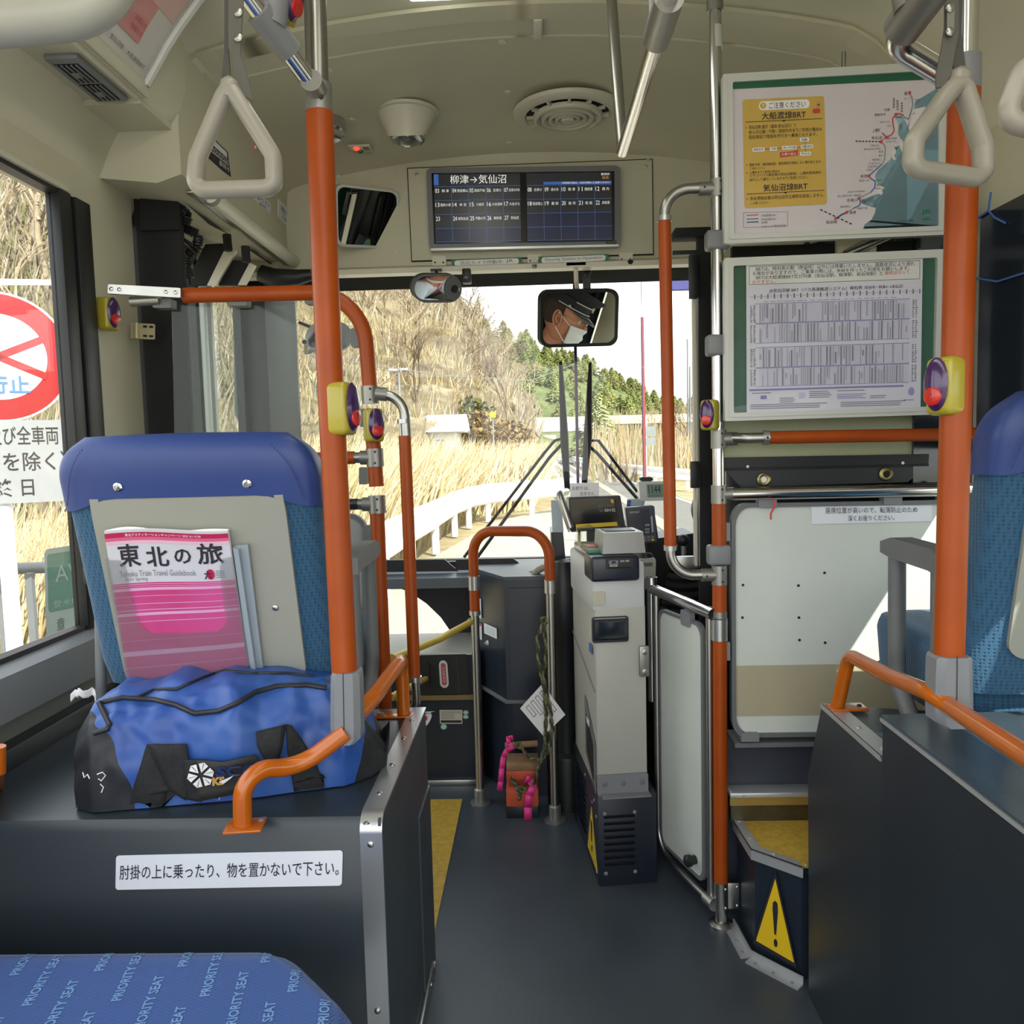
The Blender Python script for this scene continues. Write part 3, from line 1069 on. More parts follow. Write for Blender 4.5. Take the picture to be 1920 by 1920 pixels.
def foot(px, Y):
 q = atY(px, 1300, Y)
 return V((q.x, Y, 0))
f0, f1, f2, f3, f4 = foot(892, 3.0), foot(950, 2.76), foot(1045, 2.76), foot(1045, 3.2), foot(892, 3.2)
b = B()
b.prism([V((p.x, p.y, zm)) for p in (f0, f1, f2, f3, f4)], (0, 0, zt1-zm), M['navy'])
b.build('body', ec)
b = B()
b.prism([V((p.x, p.y, zt1)) for p in (f0, f1, f2, f3, f4)], (0, 0, .012), M['dash'])
b.build('top', ec)
b = B()
q = Patch(V((f1.x+.01, f1.y-.004, zt1-.02)), V((f2.x, f2.y-.004, zt1-.02)), V((f2.x, f2.y-.004, zm+.01)), V((f1.x+.01, f1.y-.004, zm+.01)))
b.slab(q, rr(.03, .02, 1, .98, .02), 0, .006, M['navy'])
b.build('access_door', ec)
b = B()
g1, g2, g0 = f1+V((.02, .03, 0)), f2+V((.0, .03, 0)), f0+V((.02, .0, 0))
b.prism([V((p.x, p.y, 0)) for p in (g0, g1, g2, f3, f4)], (0, 0, zm-.015), M['navy'])
b.build('plinth', ec)
b = B()
b.tube([V((f0.x, f0.y, zm-.008)), V((f1.x, f1.y-.002, zm-.008)), V((f2.x, f2.y-.002, zm-.008))], .008, M['greyd'], seg=6)
b.build('edge_trim', ec)
dl = V((f1.x-f0.x, f1.y-f0.y, 0)).normalized()
nl = V((dl.y, -dl.x, 0))
lp = Patch(V((f0.x, f0.y, zt1))+nl*.002, V((f1.x, f1.y, zt1))+nl*.002, V((f1.x, f1.y, zm))+nl*.002, V((f0.x, f0.y, zm))+nl*.002)
for (px0, py0, px1, py1, red) in ((894, 1120, 903, 1160, 0), (894, 1166, 904, 1200, 1), (908, 1168, 932, 1198, 0)):
 b = B()
 a, c = onplane(px0, py0, lp.P(0, 0, 0), lp.n), onplane(px1, py1, lp.P(0, 0, 0), lp.n)
 bl_, tr_ = V((a.x, a.y, c.z)), V((c.x, c.y, a.z))
 q = Patch(a, tr_, c, bl_)
 b.slab(q, [(0, 0), (1, 0), (1, 1), (0, 1)], 0, .0015, M['sticker'])
 if red:
  b.quad(q, M['inkr'], .0022, 0, .86, 1, 1)
 for k in range(6):
  b.quad(q, M['inkg'], .0022, .12, .78-k*.12, .85, .80-k*.12)
 b.build('sticker', ec)
for px, py in ((915, 1205), (862, 1205)):
 p = onplane(px, py, lp.P(0, 0, 0), lp.n)
 b = B()
 b.lathe(p, lp.n, [(.009, 0), (.009, .004), (.004, .006), (.004, .012), (0, .013)], M['frame'], seg=14)
 if px > 900:
  b.build('keyhole', ec)
b = B()
p = foot(1058, 2.72)
b.lathe((p.x+.005, p.y, 0), (0, 0, 1), [(.07, 0), (.07, .18), (.068, .19), (.05, .20), (.05, .62), (.062, .64), (.055, .80), (.03, .86), (0, .87)], M['black'], seg=24)
b.build('black_column', label='dark padded column between the U handrail and the fare machine', cat='column')
b = B()
c = atY(1025, 1108, 2.82)
b.tube([c+V((.062*math.cos(a), .0, .085*math.sin(a))) for a in [math.radians(x) for x in range(-40, 200, 12)]], .0125, mat('hose_grey', (168, 160, 138), .6), seg=12)
b.build('ribbed_hose', label='grey beige looped hose behind the right leg of the U handrail', cat='hose')
b = B()
c = atY(1003, 1100, 2.86)
b.tube([c+V((.04*math.cos(a), .0, .05*math.sin(a))) for a in [math.radians(x) for x in range(20, 200, 12)]]+[c+V((-.04, 0, -.05))], .011, mat('wood_tone', (150, 82, 58), .4), seg=12)
b.build('umbrella_handle', label='brown crook handle hooked behind the U handrail', cat='handle')
b = B()
q0, q1 = atY(1018, 1168, 2.705), atY(1085, 1168, 2.705)
q2, q3 = atY(1085, 1188, 2.705), atY(1018, 1188, 2.705)
b.slab(Patch(q0, q1, q2, q3), [(0, 0), (1, 0), (1, 1), (0, 1)], 0, .012, M['frame'])
b.build('tie_bar', label='flat pale bar from the U handrail leg to the fare machine', cat='bar')
ur = thing('u_handrail', 'U shaped orange topped handrail standing on chrome legs at the entrance', 'handrail', atZ(960, 1520, 0))
la, lb = atZ(901, 1505, 0), atZ(1041, 1538, 0)
def seginterp(a, b_, px, py):
 """point at pixel height py on the vertical through plan position a"""
 d = ray(px, py)
 t = (a.y-CAM.y)/d.y
 return V((a.x, a.y, CAM.z+d.z*t))
top = fillet([seginterp(la, 0, 884, 1085), seginterp(la, 0, 880, 996), seginterp(lb, 0, 1018, 996), seginterp(lb, 0, 1016, 1088)], [0, .085, .085, 0], 14)
b = B()
b.tube(top, .0175, M['orangeg'] if 0 else M['orange'], seg=18)
b.tube([seginterp(la, 0, 886, 1104), seginterp(la, 0, 887, 1145)], .0175, M['orange'], seg=18)
b.build('grip', ur)
b = B()
b.tube([seginterp(la, 0, 884, 1080), seginterp(la, 0, 886, 1106)], .0195, M['alu'], seg=18)
b.tube([seginterp(la, 0, 887, 1145), seginterp(la, 0, 887, 1153)], .0195, M['alu'], seg=18)
b.tube([seginterp(lb, 0, 1017, 1088), seginterp(lb, 0, 1017, 1112)], .0195, M['alu'], seg=18)
b.build('collar', ur)
for a, y0 in ((la, 1150), (lb, 1110)):
 b = B()
 t0 = seginterp(a, 0, 1000, y0)
 b.tube([V((a.x, a.y, 0.0)), V((a.x, a.y, t0.z))], .0145, M['steel'], seg=16)
 b.lathe((a.x, a.y, 0), (0, 0, 1), [(.036, 0), (.036, .004), (.021, .008), (.021, .05), (.016, .055)], M['cast'], seg=20)
 b.build('leg', ur)
for b_ in ur.children:
 pass
b = B()
e0, e1 = seginterp(la, 0, 880, 1163), atY(735, 1234, 2.08)
b.tube([e1, e1.lerp(e0, .5)+V((0, 0, -.008)), e0.lerp(e1, .07)], .011, mat('yellow_tube', (206, 176, 60), .45), seg=12)
ys = b.build('barrier_strap', label='upper yellow tube barrier strap hooked to the U handrail', cat='strap', group=None)
b = B()
c = e0
b.tube([c+V((.014*math.cos(a)-.012, 0, .007*math.sin(a))) for a in [math.radians(x) for x in range(0, 360, 24)]], .0022, M['steel'], seg=6, closed=True)
b.build('snap_hook', ys)
b = B()
b.tube([atY(733, 1308, 2.1), atY(752, 1297, 2.25), atY(775, 1285, 2.45), atY(800, 1272, 2.91)], .010, mat('yellow_tube', (206, 176, 60)), seg=12)
b.build('barrier_strap', label='lower short yellow tube strap behind the orange foot rail', cat='strap')
# ---- wheel chocks, ropes, ribbons, paper
Yk = 2.62
ck = thing('wheel_chock', 'stack of orange wooden wheel chocks tied to the handrail leg', 'wheel chock', atZ(978, 1538, 0))
def kbox(px0, py0, px1, py1, m, Y=Yk, dep=.09, nm='block', bev=.003):
 b = B()
 a, c = atY(px0, py0, Y), atY(px1, py1, Y)
 b.bx(a.x, Y, c.z, c.x, Y+dep, a.z, m, bev=bev)
 return b.build(nm, ck)
kbox(949, 1512, 1010, 1539, M['black'], nm='base_block')
kbox(949, 1480, 1010, 1512, M['chock'])
kbox(949, 1446, 1009, 1462, M['chock'])
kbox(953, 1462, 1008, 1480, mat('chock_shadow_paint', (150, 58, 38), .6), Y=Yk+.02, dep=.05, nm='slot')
kbox(949, 1431, 1010, 1445, M['wood'], nm='wood_bar')
b = B()
b.tube([atY(947, 1398, Yk+.03), atY(1008, 1394, Yk+.03)], .011, M['wood'], seg=10)
b.build('handle_bar', ck)
b = B()
def ropeline(pts, r=.0042):
 pts = [V(p) for p in pts]
 s = []
 for i in range(len(pts)-1):
  for k in range(8):
   s.append(pts[i].lerp(pts[i+1], k/8))
 s.append(pts[-1])
 o1, o2 = [], []
 for i, p in enumerate(s):
  a = i*1.1
  o1.append(p+V((math.cos(a)*r*.8, math.sin(a)*r*.8, 0)))
  o2.append(p-V((math.cos(a)*r*.8, math.sin(a)*r*.8, 0)))
 b.tube(o1, r, M['rope'], seg=6)
 b.tube(o2, r, mat('dark_rope', (60, 60, 44), .8), seg=6)
Yr = lb.y-.03
ropeline([atY(1022, 1160, Yr), atY(1008, 1195, Yr), atY(1010, 1240, Yr), atY(1020, 1290, Yr), atY(1024, 1340, Yr), atY(1022, 1400, Yr), atY(1010, 1440, Yr-.02), atY(998, 1475, Yk-.01), atY(978, 1480, Yk-.02)])
ropeline([atY(1020, 1170, Yr), atY(1024, 1230, Yr), atY(1018, 1270, Yr), atY(1032, 1330, Yr), atY(1036, 1370, Yr), atY(1028, 1410, Yr), atY(1015, 1425, Yr), atY(995, 1422, Yk), atY(975, 1400, Yk+.01)])
ropeline([atY(960, 1458, Yk-.01), atY(968, 1475, Yk-.012), atY(975, 1488, Yk-.015), atY(974, 1500, Yk-.015)])
for px, py, Y in ((1020, 1163, Yr), (972, 1397, Yk+.01), (975, 1480, Yk-.015)):
 for k in range(3):
  c = atY(px, py, Y-.004)
  b.tube([c+V((.010*math.cos(a+k), .006*math.sin(a*2+k), .010*math.sin(a))) for a in [math.radians(x) for x in range(0, 360, 30)]], .0035, M['rope'], seg=6, closed=True)
ropes = b.build('tie_rope', label='twisted olive rope knotted round the right leg and the chocks', cat='rope')
def ribbon(pts, wid, m, label, Y):
 b = B()
 P = [atY(x, y, Y) for x, y in pts]
 n = len(P)
 vs = []
 for i in range(n):
  t = (P[min(i+1, n-1)]-P[max(i-1, 0)]).normalized()
  s_ = V((t.z, 0, -t.x))*wid/2
  off = V((0, .006*math.sin(i*1.7), 0))
  vs.append((P[i]+s_+off, P[i]-s_+off))
 for (a, c), (d, e) in zip(vs, vs[1:]):
  b.face([a, c, e, d], m, True)
 o = b.build('pink_ribbon', label=label, cat='ribbon', group=None)
 md = o.modifiers.new('thick', 'SOLIDIFY')
 md.thickness = .0008
 return o
ribbon([(962, 1383), (953, 1385), (954, 1394), (962, 1400), (950, 1408), (944, 1420), (941, 1440), (939, 1465), (936, 1484)], .018, M['pink'], 'pink tape hanging left of the wooden bar above the chocks', Yk+.01)
ribbon([(985, 1460), (994, 1464), (1000, 1475), (992, 1490), (990, 1515), (990, 1540), (989, 1552), (978, 1556), (966, 1553)], .026, M['pink'], 'wider pink tape hanging down the front of the orange chocks', Yk-.02)
b = B()
q = Patch(*[atY(x, y, Yr+.016) for x, y in ((1017, 1282), (1060, 1340), (1019, 1380), (975, 1328))])
b.slab(q, [(0, 0), (1, 0), (1, 1), (0, 1)], 0, .001, M['paper'])
for k in range(4):
 b.ring(q, rr(.1, .15+.2*k, .45+.1*k, .28+.2*k, .01), rr(.12, .17+.2*k, .43+.1*k, .26+.2*k, .01), .001, .0016, M['inkg'])
b.build('paper_note', label='tilted white paper note hanging behind the roped handrail leg', cat='note')
# ---- fare machine
fm = thing('fare_machine', 'tall pale grey bus fare machine on a louvred black base', 'fare machine', atZ(1122, 1662, 0))
nr, fl = atZ(1123, 1662, 0), atZ(1078, 1533, 0)
fx = (fl-nr)
fx.z = 0
DF = fx.length
fx.normalize()                     
rx = V((fx.y, -fx.x, 0))           
WB = .150
def F3(u, v, z):
 """u along the front face (m), v backwards (m)"""
 return nr + rx*u + fx*v + V((0, 0, z))
def fbox(u0, v0, z0, u1, v1, z1, m, nm, par=None, bev=.004):
 b = B()
 rot = Matrix((rx, fx, V((0, 0, 1)))).transposed()
 c = F3((u0+u1)/2, (v0+v1)/2, (z0+z1)/2)
 b.box(c, (abs(u1-u0), abs(v1-v0), abs(z1-z0)), m, rot=rot, bev=bev)
 return b.build(nm, par or fm)
zbase = atY(1120, 1492, nr.y).z
ztop = atY(1107, 1058, nr.y).z
base = fbox(0, 0, 0, WB+.02, DF, zbase, mat('fare_base_blue_black', (30, 36, 48), .4), 'base')
frp_ = Patch(F3(0, -.001, zbase), F3(WB+.02, -.001, zbase), F3(WB+.02, -.001, 0), F3(0, -.001, 0))
sdp_ = Patch(F3(-.001, DF, zbase), F3(-.001, 0, zbase), F3(-.001, 0, 0), F3(-.001, DF, 0))
b = B()
for k in range(8):
 v = .22+k*.075
 b.prism([frp_.P(.10, v, 0), frp_.P(.62, v, 0), frp_.P(.62, v+.03, .006), frp_.P(.10, v+.03, .006)], frp_.n*-.004, M['black'])
b.build('louvre', base)
b = B()
for k in range(9):
 v = .2+k*.075
 b.prism([sdp_.P(.12, v, 0), sdp_.P(.55, v, 0), sdp_.P(.55, v+.03, .006), sdp_.P(.12, v+.03, .006)], sdp_.n*-.004, mat('fare_base_blue_black', (30, 36, 48)))
b.build('louvre', base)
b = B()
for u, v in ((.12, .80), (.62, .80), (.12, .14), (.62, .14)):
 b.screw(frp_.P(u, v), frp_.n, .006, M['greyp'])
for u, v in ((.82, .80), (.90, .88), (.82, .3), (.90, .2), (.95, .12), (.55, .93), (.97, .75)):
 b.screw(sdp_.P(u, v), sdp_.n, .005, M['greyp'])
b.build('bolt', base)
b = B()
b.slab(sdp_, [(.60, .12), (.97, .12), (.78, .72)], 0, .001, M['warn'])
b.slab(sdp_, [(.76, .32), (.80, .32), (.81, .56), (.75, .56)], .001, .0015, M['ink'])
b.slab(sdp_, circ(.78, .24, .025, .035, 10), .001, .0015, M['ink'])
b.build('warning_sticker', base)
body = fbox(.002, .004, zbase, WB-.004, DF-.03, ztop-.12, mat('fare_grey', (172, 172, 164), .42, var=.03), 'body', bev=.006)
upper = fbox(-.004, .004, ztop-.135, WB-.004, DF-.03, ztop, mat('fare_white', (196, 200, 200), .4, var=.03), 'upper_body', bev=.01)
bp = Patch(F3(.002, .003, ztop), F3(WB-.004, .003, ztop), F3(WB-.004, .003, zbase), F3(.002, .003, zbase))
sp = Patch(F3(0, DF-.03, ztop), F3(0, .004, ztop), F3(0, .004, zbase), F3(0, DF-.03, zbase))
def upt(pa, px, py):
 p = onplane(px, py, pa.a, pa.n)
 d = p-pa.a
 return d.dot((pa.b-pa.a).normalized())/pa.w, d.dot((pa.d-pa.a).normalized())/pa.h
b = B()
b.tube([sp.P(0, .58, .001), sp.P(1, .45, .001)], .0012, M['greyd'], seg=4)
b.build('panel_seam', body)
b = B()
a_, c_ = upt(sp, 1088, 1318), upt(sp, 1110, 1420)
b.slab(sp, [(.58, .36), (.97, .22), (.97, .0), (.58, .10)], 0, .003, M['greyd'])
b.slab(sp, [(.66, .29), (.92, .20), (.92, .05), (.66, .12)], .003, .005, M['black'])
b.quad(sp, M['sticker'], .006, .70, .26, .82, .29)
b.build('coin_safe_door', body)
b = B()
a_, c_ = upt(bp, 1111, 1110), upt(bp, 1134, 1133)
b.slab(bp, rr(a_[0], c_[1], c_[0], a_[1], .02, .008), 0, .004, mat('ivory_patch', (190, 186, 168), .4))
b.build('cover_plate', body)
a_, c_ = upt(bp, 1109, 1157), upt(bp, 1178, 1202)
ct = B()
ct.ring(bp, rr(a_[0], c_[1], c_[0], a_[1], .05, .01), rr(a_[0]+.03, c_[1]+.01, c_[0]-.03, a_[1]-.004, .05, .01), 0, .006, M['navy'])
n = 14
u0_, u1_ = a_[0]+.03, c_[0]-.03
v0_, v1_ = c_[1]+.012, a_[1]-.01
ct.grid(lambda u, v: bp.P(lerp(u0_, u1_, u), lerp(v1_, v0_, v), .006+.045*math.sin(math.pi*u)**.45*(1-v**3)), 16, 8, M['navy'])
ct.grid(lambda u, v: bp.P(lerp(u0_, u1_, u), v1_-.0, .006+.045*math.sin(math.pi*u)**.45*v), 16, 3, M['black'])
ct.build('coin_tray', body)
a_, c_ = upt(bp, 1102, 1015), upt(bp, 1197, 1092)
rdr = B()
hN = ztop-atY(1107, 1092, nr.y).z
uu = c_[0]*(WB-.006)
rot = Matrix((rx, fx, V((0, 0, 1)))).transposed()
rdr.box(F3(uu/2-.004, .04, ztop-hN/2+.012), (uu+.012, .115, hN+.02), M['navy'], rot=rot, bev=.01, seg=3)
rd = rdr.build('bill_reader', fm)
rp2 = Patch(F3(-.008, -.019, ztop+.02), F3(uu-.002, -.019, ztop+.02), F3(uu-.002, -.019, ztop+.02-hN), F3(-.008, -.019, ztop+.02-hN))
b = B()
b.slab(rp2, rr(.30, .38, .88, .95, .03), 0, .003, M['black'])
b.slab(rp2, rr(.34, .38, .84, .46, .01), .003, .005, M['blackm'])
b.quad(rp2, M['inkg'], .004, .36, .64, .56, .84)
b.slab(rp2, circ(.46, .74, .05, .07, 14), .004, .005, M['black'])
b.text(rp2, '紙幣', .60, .72, .80, .84, M['frame'], .004)
b.ring(rp2, rr(.38, .50, .54, .61, .02), rr(.395, .515, .525, .595, .015), .003, .0045, M['frame'])
b.text(rp2, '1000', .405, .52, .515, .58, M['frame'], .004)
b.build('slot_plate', rd)
b = B()
b.box(F3(.075, .20, ztop+.012), (.15, .28, .024), M['steel'], rot=rot, bev=.006)
b.build('top_plate', fm)
b = B()
rt = B()
v0, v1 = .02, .15
zz = ztop+.024
p0 = F3(.045, v0, zz)
rt.prism([F3(.03, v0, zz), F3(.152, v0, zz), F3(.148, v0+.008, zz+.058), F3(.036, v0+.008, zz+.058)], fx*.13, mat('reader_grey', (150, 152, 148), .35, metal=.2))
rt.box(F3(.09, v0+.075, zz+.0585), (.085, .075, .004), M['black'], rot=rot, bev=.0015)
rt.build('card_reader', fm)
rt = B()
rt.prism([F3(-.008, .16, zz), F3(.045, .16, zz), F3(.04, .16, zz+.06), F3(.0, .16, zz+.05)], fx*.12, M['acryl'])
rt.box(F3(.02, .10, zz+.004), (.05, .10, .012), mat('coin_green', (70, 120, 96), .4), rot=rot, bev=.002)
rt.box(F3(.015, .13, zz+.012), (.03, .06, .006), mat('coin_red', (196, 120, 100), .4), rot=rot, bev=.002)
rt.build('coin_chute', fm)
b = B()
a_, c_ = upt(bp, 1119, 1453), upt(bp, 1207, 1486)
b.slab(bp, rr(a_[0], 0.0, 1.0, a_[1], .04, .01), 0, .005, M['greyp'])
b.prism([F3(.01, -.03, zbase+.001), F3(WB-.002, -.03, zbase+.001), F3(WB-.002, .0, zbase+.001), F3(.01, .0, zbase+.001)], (0, 0, .004), M['greyp'])
for u in (.14, .5, .88):
 b.lathe(bp.P(u, .05, .005), bp.n, [(.008, 0), (.008, .001), (.005, .002), (0, .002)], M['greyd'], seg=12)
b.build('foot_bracket', fm)
b = B()
a_ = upt(bp, 1196, 1215)
b.box(F3(WB-.012, -.004, atY(1196, 1242, nr.y).z), (.028, .01, .088), M['cast'], rot=rot, bev=.004)
for dz in (-.028, .028):
 b.lathe(F3(WB-.012, -.009, atY(1196, 1242, nr.y).z+dz), -fx, [(.008, 0), (.008, .005), (0, .007)], M['steel'], seg=12)
b.build('gate_bracket', fm)
b = B()
a_ = upt(sp, 1097, 1125)
b.quad(sp, M['blueink'], .002, .80, .60, .93, .64)
b.build('maker_label', fm)
fd = thing('fare_display', 'black fare display with yellow strip above the fare machine', 'display', atY(1120, 1000, 2.66))
Yd = 2.66
b = B()
q = pxp([(1066, 933), (1163, 929), (1173, 991), (1070, 998)], 'y', Yd)
b.slab(q, rr(0, 0, 1, 1, .03, .04), -.045, 0, M['black'])
b.build('case', fd)
b = B()
b.slab(q, rr(.03, .05, .90, .95, .03, .04), 0, .002, mat('dark_screen', (20, 21, 22), .12))
b.quad(q, M['warn'], .003, .10, .10, .86, .22)
b.quad(q, M['yellow'], .003, .80, .78, .86, .90)
b.text(q, 'ICカード残額', .56, .68, .86, .76, M['inkg'], .003)
b.text(q, '残高', .56, .54, .63, .62, M['inkg'], .003)
b.text(q, '運賃990', .66, .54, .78, .62, M['paper'], .003)
b.text(q, '02', .80, .53, .86, .63, M['paper'], .003)
b.build('screen', fd)
b = B()
b.slab(q, [(-.05, .02), (-.01, 0), (0, 1.0), (-.04, .96)], -.05, .004, M['cream2'])
b.build('side_trim', fd)
b = B()
b.tube(fillet([atY(1070, 990, Yd-.02), atY(1048, 925, Yd), atY(1062, 922, Yd+.12)], [0, .03, 0], 6), .013, M['steel'], seg=12)
b.build('guard_tube', fd)
b = B()
b.bx(q.P(.3, 0).x, Yd+.0, .90, q.P(.7, 0).x, Yd+.04, q.P(0, 0).z+.03, M['black'])
b.build('stand', fd)
b = B()
q = pxp([(1033, 938), (1052, 938), (1057, 998), (1036, 998)], 'y', 2.78)
b.slab(q, rr(0, 0, 1, 1, .05), -.03, 0, mat('pale_blue_plate', (176, 192, 204), .4))
b.build('side_plate', label='pale blue plate at the left side of the fare display', cat='plate')
b = B()
q = pxp([(1033, 998), (1056, 998), (1072, 1180), (1040, 1180)], 'y', 2.79)
b.slab(q, [(0, 0), (1, 0), (1, 1), (0, 1)], -.2, 0, M['navy'])
b.build('console_side', label='dark console block between the dashboard and fare machine', cat='console')
b = B()
q = pxp([(1069, 906), (1123, 905), (1123, 931), (1069, 932)], 'y', 2.68)
b.slab(q, [(0, 0), (1, 0), (1, 1), (0, 1)], 0, .001, M['paper'])
b.text(q, 'お釣りは、', .07, .48, .66, .78, M['ink'], .0018)
b.text(q, '出ません', .35, .10, .84, .38, M['ink'], .0018)
b.build('change_notice', label='small white handwritten style notice above the fare display', cat='notice')
mo = thing('driver_monitor', 'black driver touch monitor with key row right of the fare display', 'monitor', atY(1200, 1020, 2.72))
b = B()
q = pxp([(1172, 952), (1227, 948), (1232, 1016), (1180, 1020)], 'y', 2.74)
b.slab(q, rr(0, 0, 1, 1, .06), -.035, 0, M['dash'])
b.build('case', mo)
b = B()
b.slab(q, rr(.04, .22, .82, .92, .02), 0, .002, mat('monitor_screen', (66, 70, 84), .15))
for u, v, t_ in ((.14, .84, '柳津 気仙沼'), (.62, .46, '運賃'), (.60, .34, '9999'), (.60, .26, '9977')):
 b.text(q, t_, u, v, u+(.32 if len(t_) > 5 else .16), v+.05, M['paper'], .003)
b.slab(q, rr(.84, .28, .90, .72, .02), 0, .003, M['inkpl'])
b.build('screen', mo)
b = B()
for r_ in range(2):
 for k in range(6):
  b.slab(q, rr(.10+.14*k, .04+.08*r_, .20+.14*k, .10+.08*r_, .01), 0, .004, M['warn'] if (r_ == 0 and k == 5) else M['greyp'])
b.build('key_row', mo)
b = B()
b.bx(q.P(.3, 0).x, 2.76, .78, q.P(.7, 0).x, 2.90, q.P(0, 0).z+.02, M['black'])
b.build('stand', mo)
cl = thing('dash_clock', 'silver framed digital clock reading 11 44 on the dashboard', 'clock', atY(1225, 940, 2.9))
b = B()
q = pxp([(1197, 903), (1262, 902), (1263, 938), (1201, 940)], 'y', 2.9)
b.slab(q, rr(0, 0, 1, 1, .08), -.05, 0, M['frame'])
b.build('case', cl)
b = B()
b.slab(q, rr(.22, .18, .88, .86, .03), 0, .002, mat('lcd_green', (122, 146, 132), .3))
b.text(q, '1144', .27, .40, .62, .80, M['ink'], .003)
b.quad(q, M['inkg'], .003, .27, .24, .62, .30)
b.build('lcd', cl)
b = B()
b.slab(q, rr(.06, 1.0, .44, 1.22, .1), -.04, -.01, M['black'])
b.build('alarm_button', cl)
b = B()
q = pxp([(1176, 936), (1210, 934), (1206, 955), (1174, 957)], 'y', 2.92)
b.slab(q, [(0, 0), (1, 0), (1, 1), (0, 1)], 0, .004, mat('pale_blue_plate', (176, 192, 204)))
b.quad(q, M['blueink'], .005, .0, .1, .22, .9)
b.build('route_card', label='pale card with blue edge propped behind the driver monitor', cat='card')
cn = B()
q = pxp([(1172, 1018), (1300, 1000), (1318, 1330), (1200, 1330)], 'y', 2.88)
cn.slab(q, [(0, 0), (1, 0), (1, 1), (0, 1)], -.2, 0, M['black'])
cn.slab(q, [(0, .86), (.5, .86), (.45, 1.16), (.0, 1.10)], -.15, .02, M['black'])
cn.build('driver_console', label='black driver console behind the gate', cat='console')
b = B()
q = pxp([(1198, 1048), (1230, 1046), (1229, 1086), (1203, 1087)], 'y', 2.60)
b.slab(q, rr(0, 0, 1, 1, .15), -.06, 0, mat('pot_white', (200, 200, 190), .4))
c = q.P(.5, .55, .02)
b.lathe(q.P(.5, 1.0, -.03), (0, 0, 1), [(.026, -.02), (.026, 0), (.018, .014), (0, .016)], M['black'], seg=18)
b.quad(q, M['inkg'], .001, .2, .62, .8, .80)
b.bx(q.P(.2, 0).x, 2.62, q.P(0, 0).z-.02, q.P(.8, 0).x, 2.90, q.P(0, 0).z-.002, M['black'])
b.build('fluid_jar', label='small white jar with dark lid behind the fare machine', cat='jar')
b = B()
p = atY(1282, 1110, 2.6)
for k in range(7):
 b.lathe((p.x, p.y, p.z-.13+.028*k), (0, 0, 1), [(.085-.006*k, 0), (.09-.006*k, .014), (.082-.006*k, .028)], M['blackm'], seg=20, cap=False)
b.tube([(p.x, p.y, p.z+.06), (p.x+.0, p.y, p.z+.16)], .008, M['steel'], seg=8)
b.ball((p.x, p.y, p.z+.17), .02, M['black'])
b.build('gear_boot', label='black ribbed rubber gear lever boot beyond the gate rail', cat='gear lever')
b = B()
q = pxp([(1268, 1012), (1302, 1012), (1302, 1070), (1268, 1070)], 'y', 2.9)
b.slab(q, rr(0, 0, 1, 1, .3, .12), -.05, 0, glass('clear_bag', (226, 230, 234), .8, haze=.45, hazecol=(170, 180, 196)))
b.build('plastic_bag', label='translucent plastic bag left of the black partition post', cat='bag')
b = B()
b.bx(atY(1266, 1040, 2.3).x, 2.3, atY(1266, 1068, 2.3).z, atY(1312, 1040, 2.3).x, 2.32, atY(1266, 1044, 2.3).z, M['steel'], bev=.003)
b.build('steel_bracket', label='flat steel bracket reaching the black partition post', cat='bracket')
# ==== CENTRE POLE, GATE, PARTITION, POSTERS
YP = 2.0
pf = atZ(1351, 1797, 0.0)
XP = .462
def PZ(py, x=None):
 """height on the centre pole seen at image row py"""
 q = atY(1345, py, YP)
 return q.z
cp = thing('partition_pole', 'full height pole with orange and chrome sections left of the posters', 'pole', (XP, YP, 0))
rpole = .0178
def seg(y0, y1, r, m, nm, par=cp, x=XP, y=YP, bev=False):
 b = B()
 b.tube([(x, y, PZ(y0)), (x, y, PZ(y1))], r, m, seg=20)
 return b.build(nm, par)
b = B()
b.tube([(XP-.004, YP, roofz(XP, YP)), (XP, YP, PZ(945))], .0148, M['chrome'], seg=20)
b.tube([(XP, YP, PZ(1650)), (XP, YP, PZ(1730))], .0155, M['steel'], seg=20)
b.build('tube', cp)
b = B()
b.tube([(XP-.004, YP, roofz(XP, YP)), (XP-.004, YP, PZ(22))], .0195, M['cast'], seg=20)
b.build('ceiling_collar', cp)
b = B()
b.tube([(XP-.002, YP, PZ(50)), (XP-.001, YP, PZ(92))], .0154, mat('clear_tape', (190, 192, 186), .2), seg=20)
b.build('tape', cp)
for y0, y1 in ((943, 1022), (1095, 1146), (1200, 1656)):
 seg(y0, y1, rpole, M['orange'], 'grip')
for y0, y1, side in ((337, 370, -1), (806, 841, 1), (910, 944, 1), (1060, 1096, -1)):
 b = B()
 b.tube([(XP, YP, PZ(y0)), (XP, YP, PZ(y1))], .0192, M['cast'], seg=20)
 zc_ = PZ((y0+y1)/2)
 b.tube([(XP, YP, zc_), (XP+side*.045, YP, zc_)], .0165, M['cast'], seg=16)
 for dy in (7, y1-y0-7):
  b.screw((XP+.004, YP-.018, PZ(y0+dy)), (0, -1, 0), .003, M['black'])
 b.screw((XP+side*.034, YP-.0155, zc_), (0, -1, 0), .003, M['black'])
 b.build('tee_joint', cp)
for y0, y1 in ((433, 470), (628, 668), (1021, 1059)):
 b = B()
 b.bx(XP-.030, YP-.02, PZ(y1), XP+.026, YP+.02, PZ(y0), M['greyp'], bev=.008, seg=3)
 b.build('clip', cp)
seg(1146, 1158, .0188, M['cast'], 'collar')
seg(1160, 1200, .0205, M['alu'], 'gate_hinge')
b = B()
b.tube([(XP, YP, PZ(1652)), (XP, YP, PZ(1704))], .0185, M['steel'], seg=20)
b.box((XP+.028, YP-.004, PZ(1678)), (.036, .006, PZ(1654)-PZ(1702)), M['steel'], bev=.002)
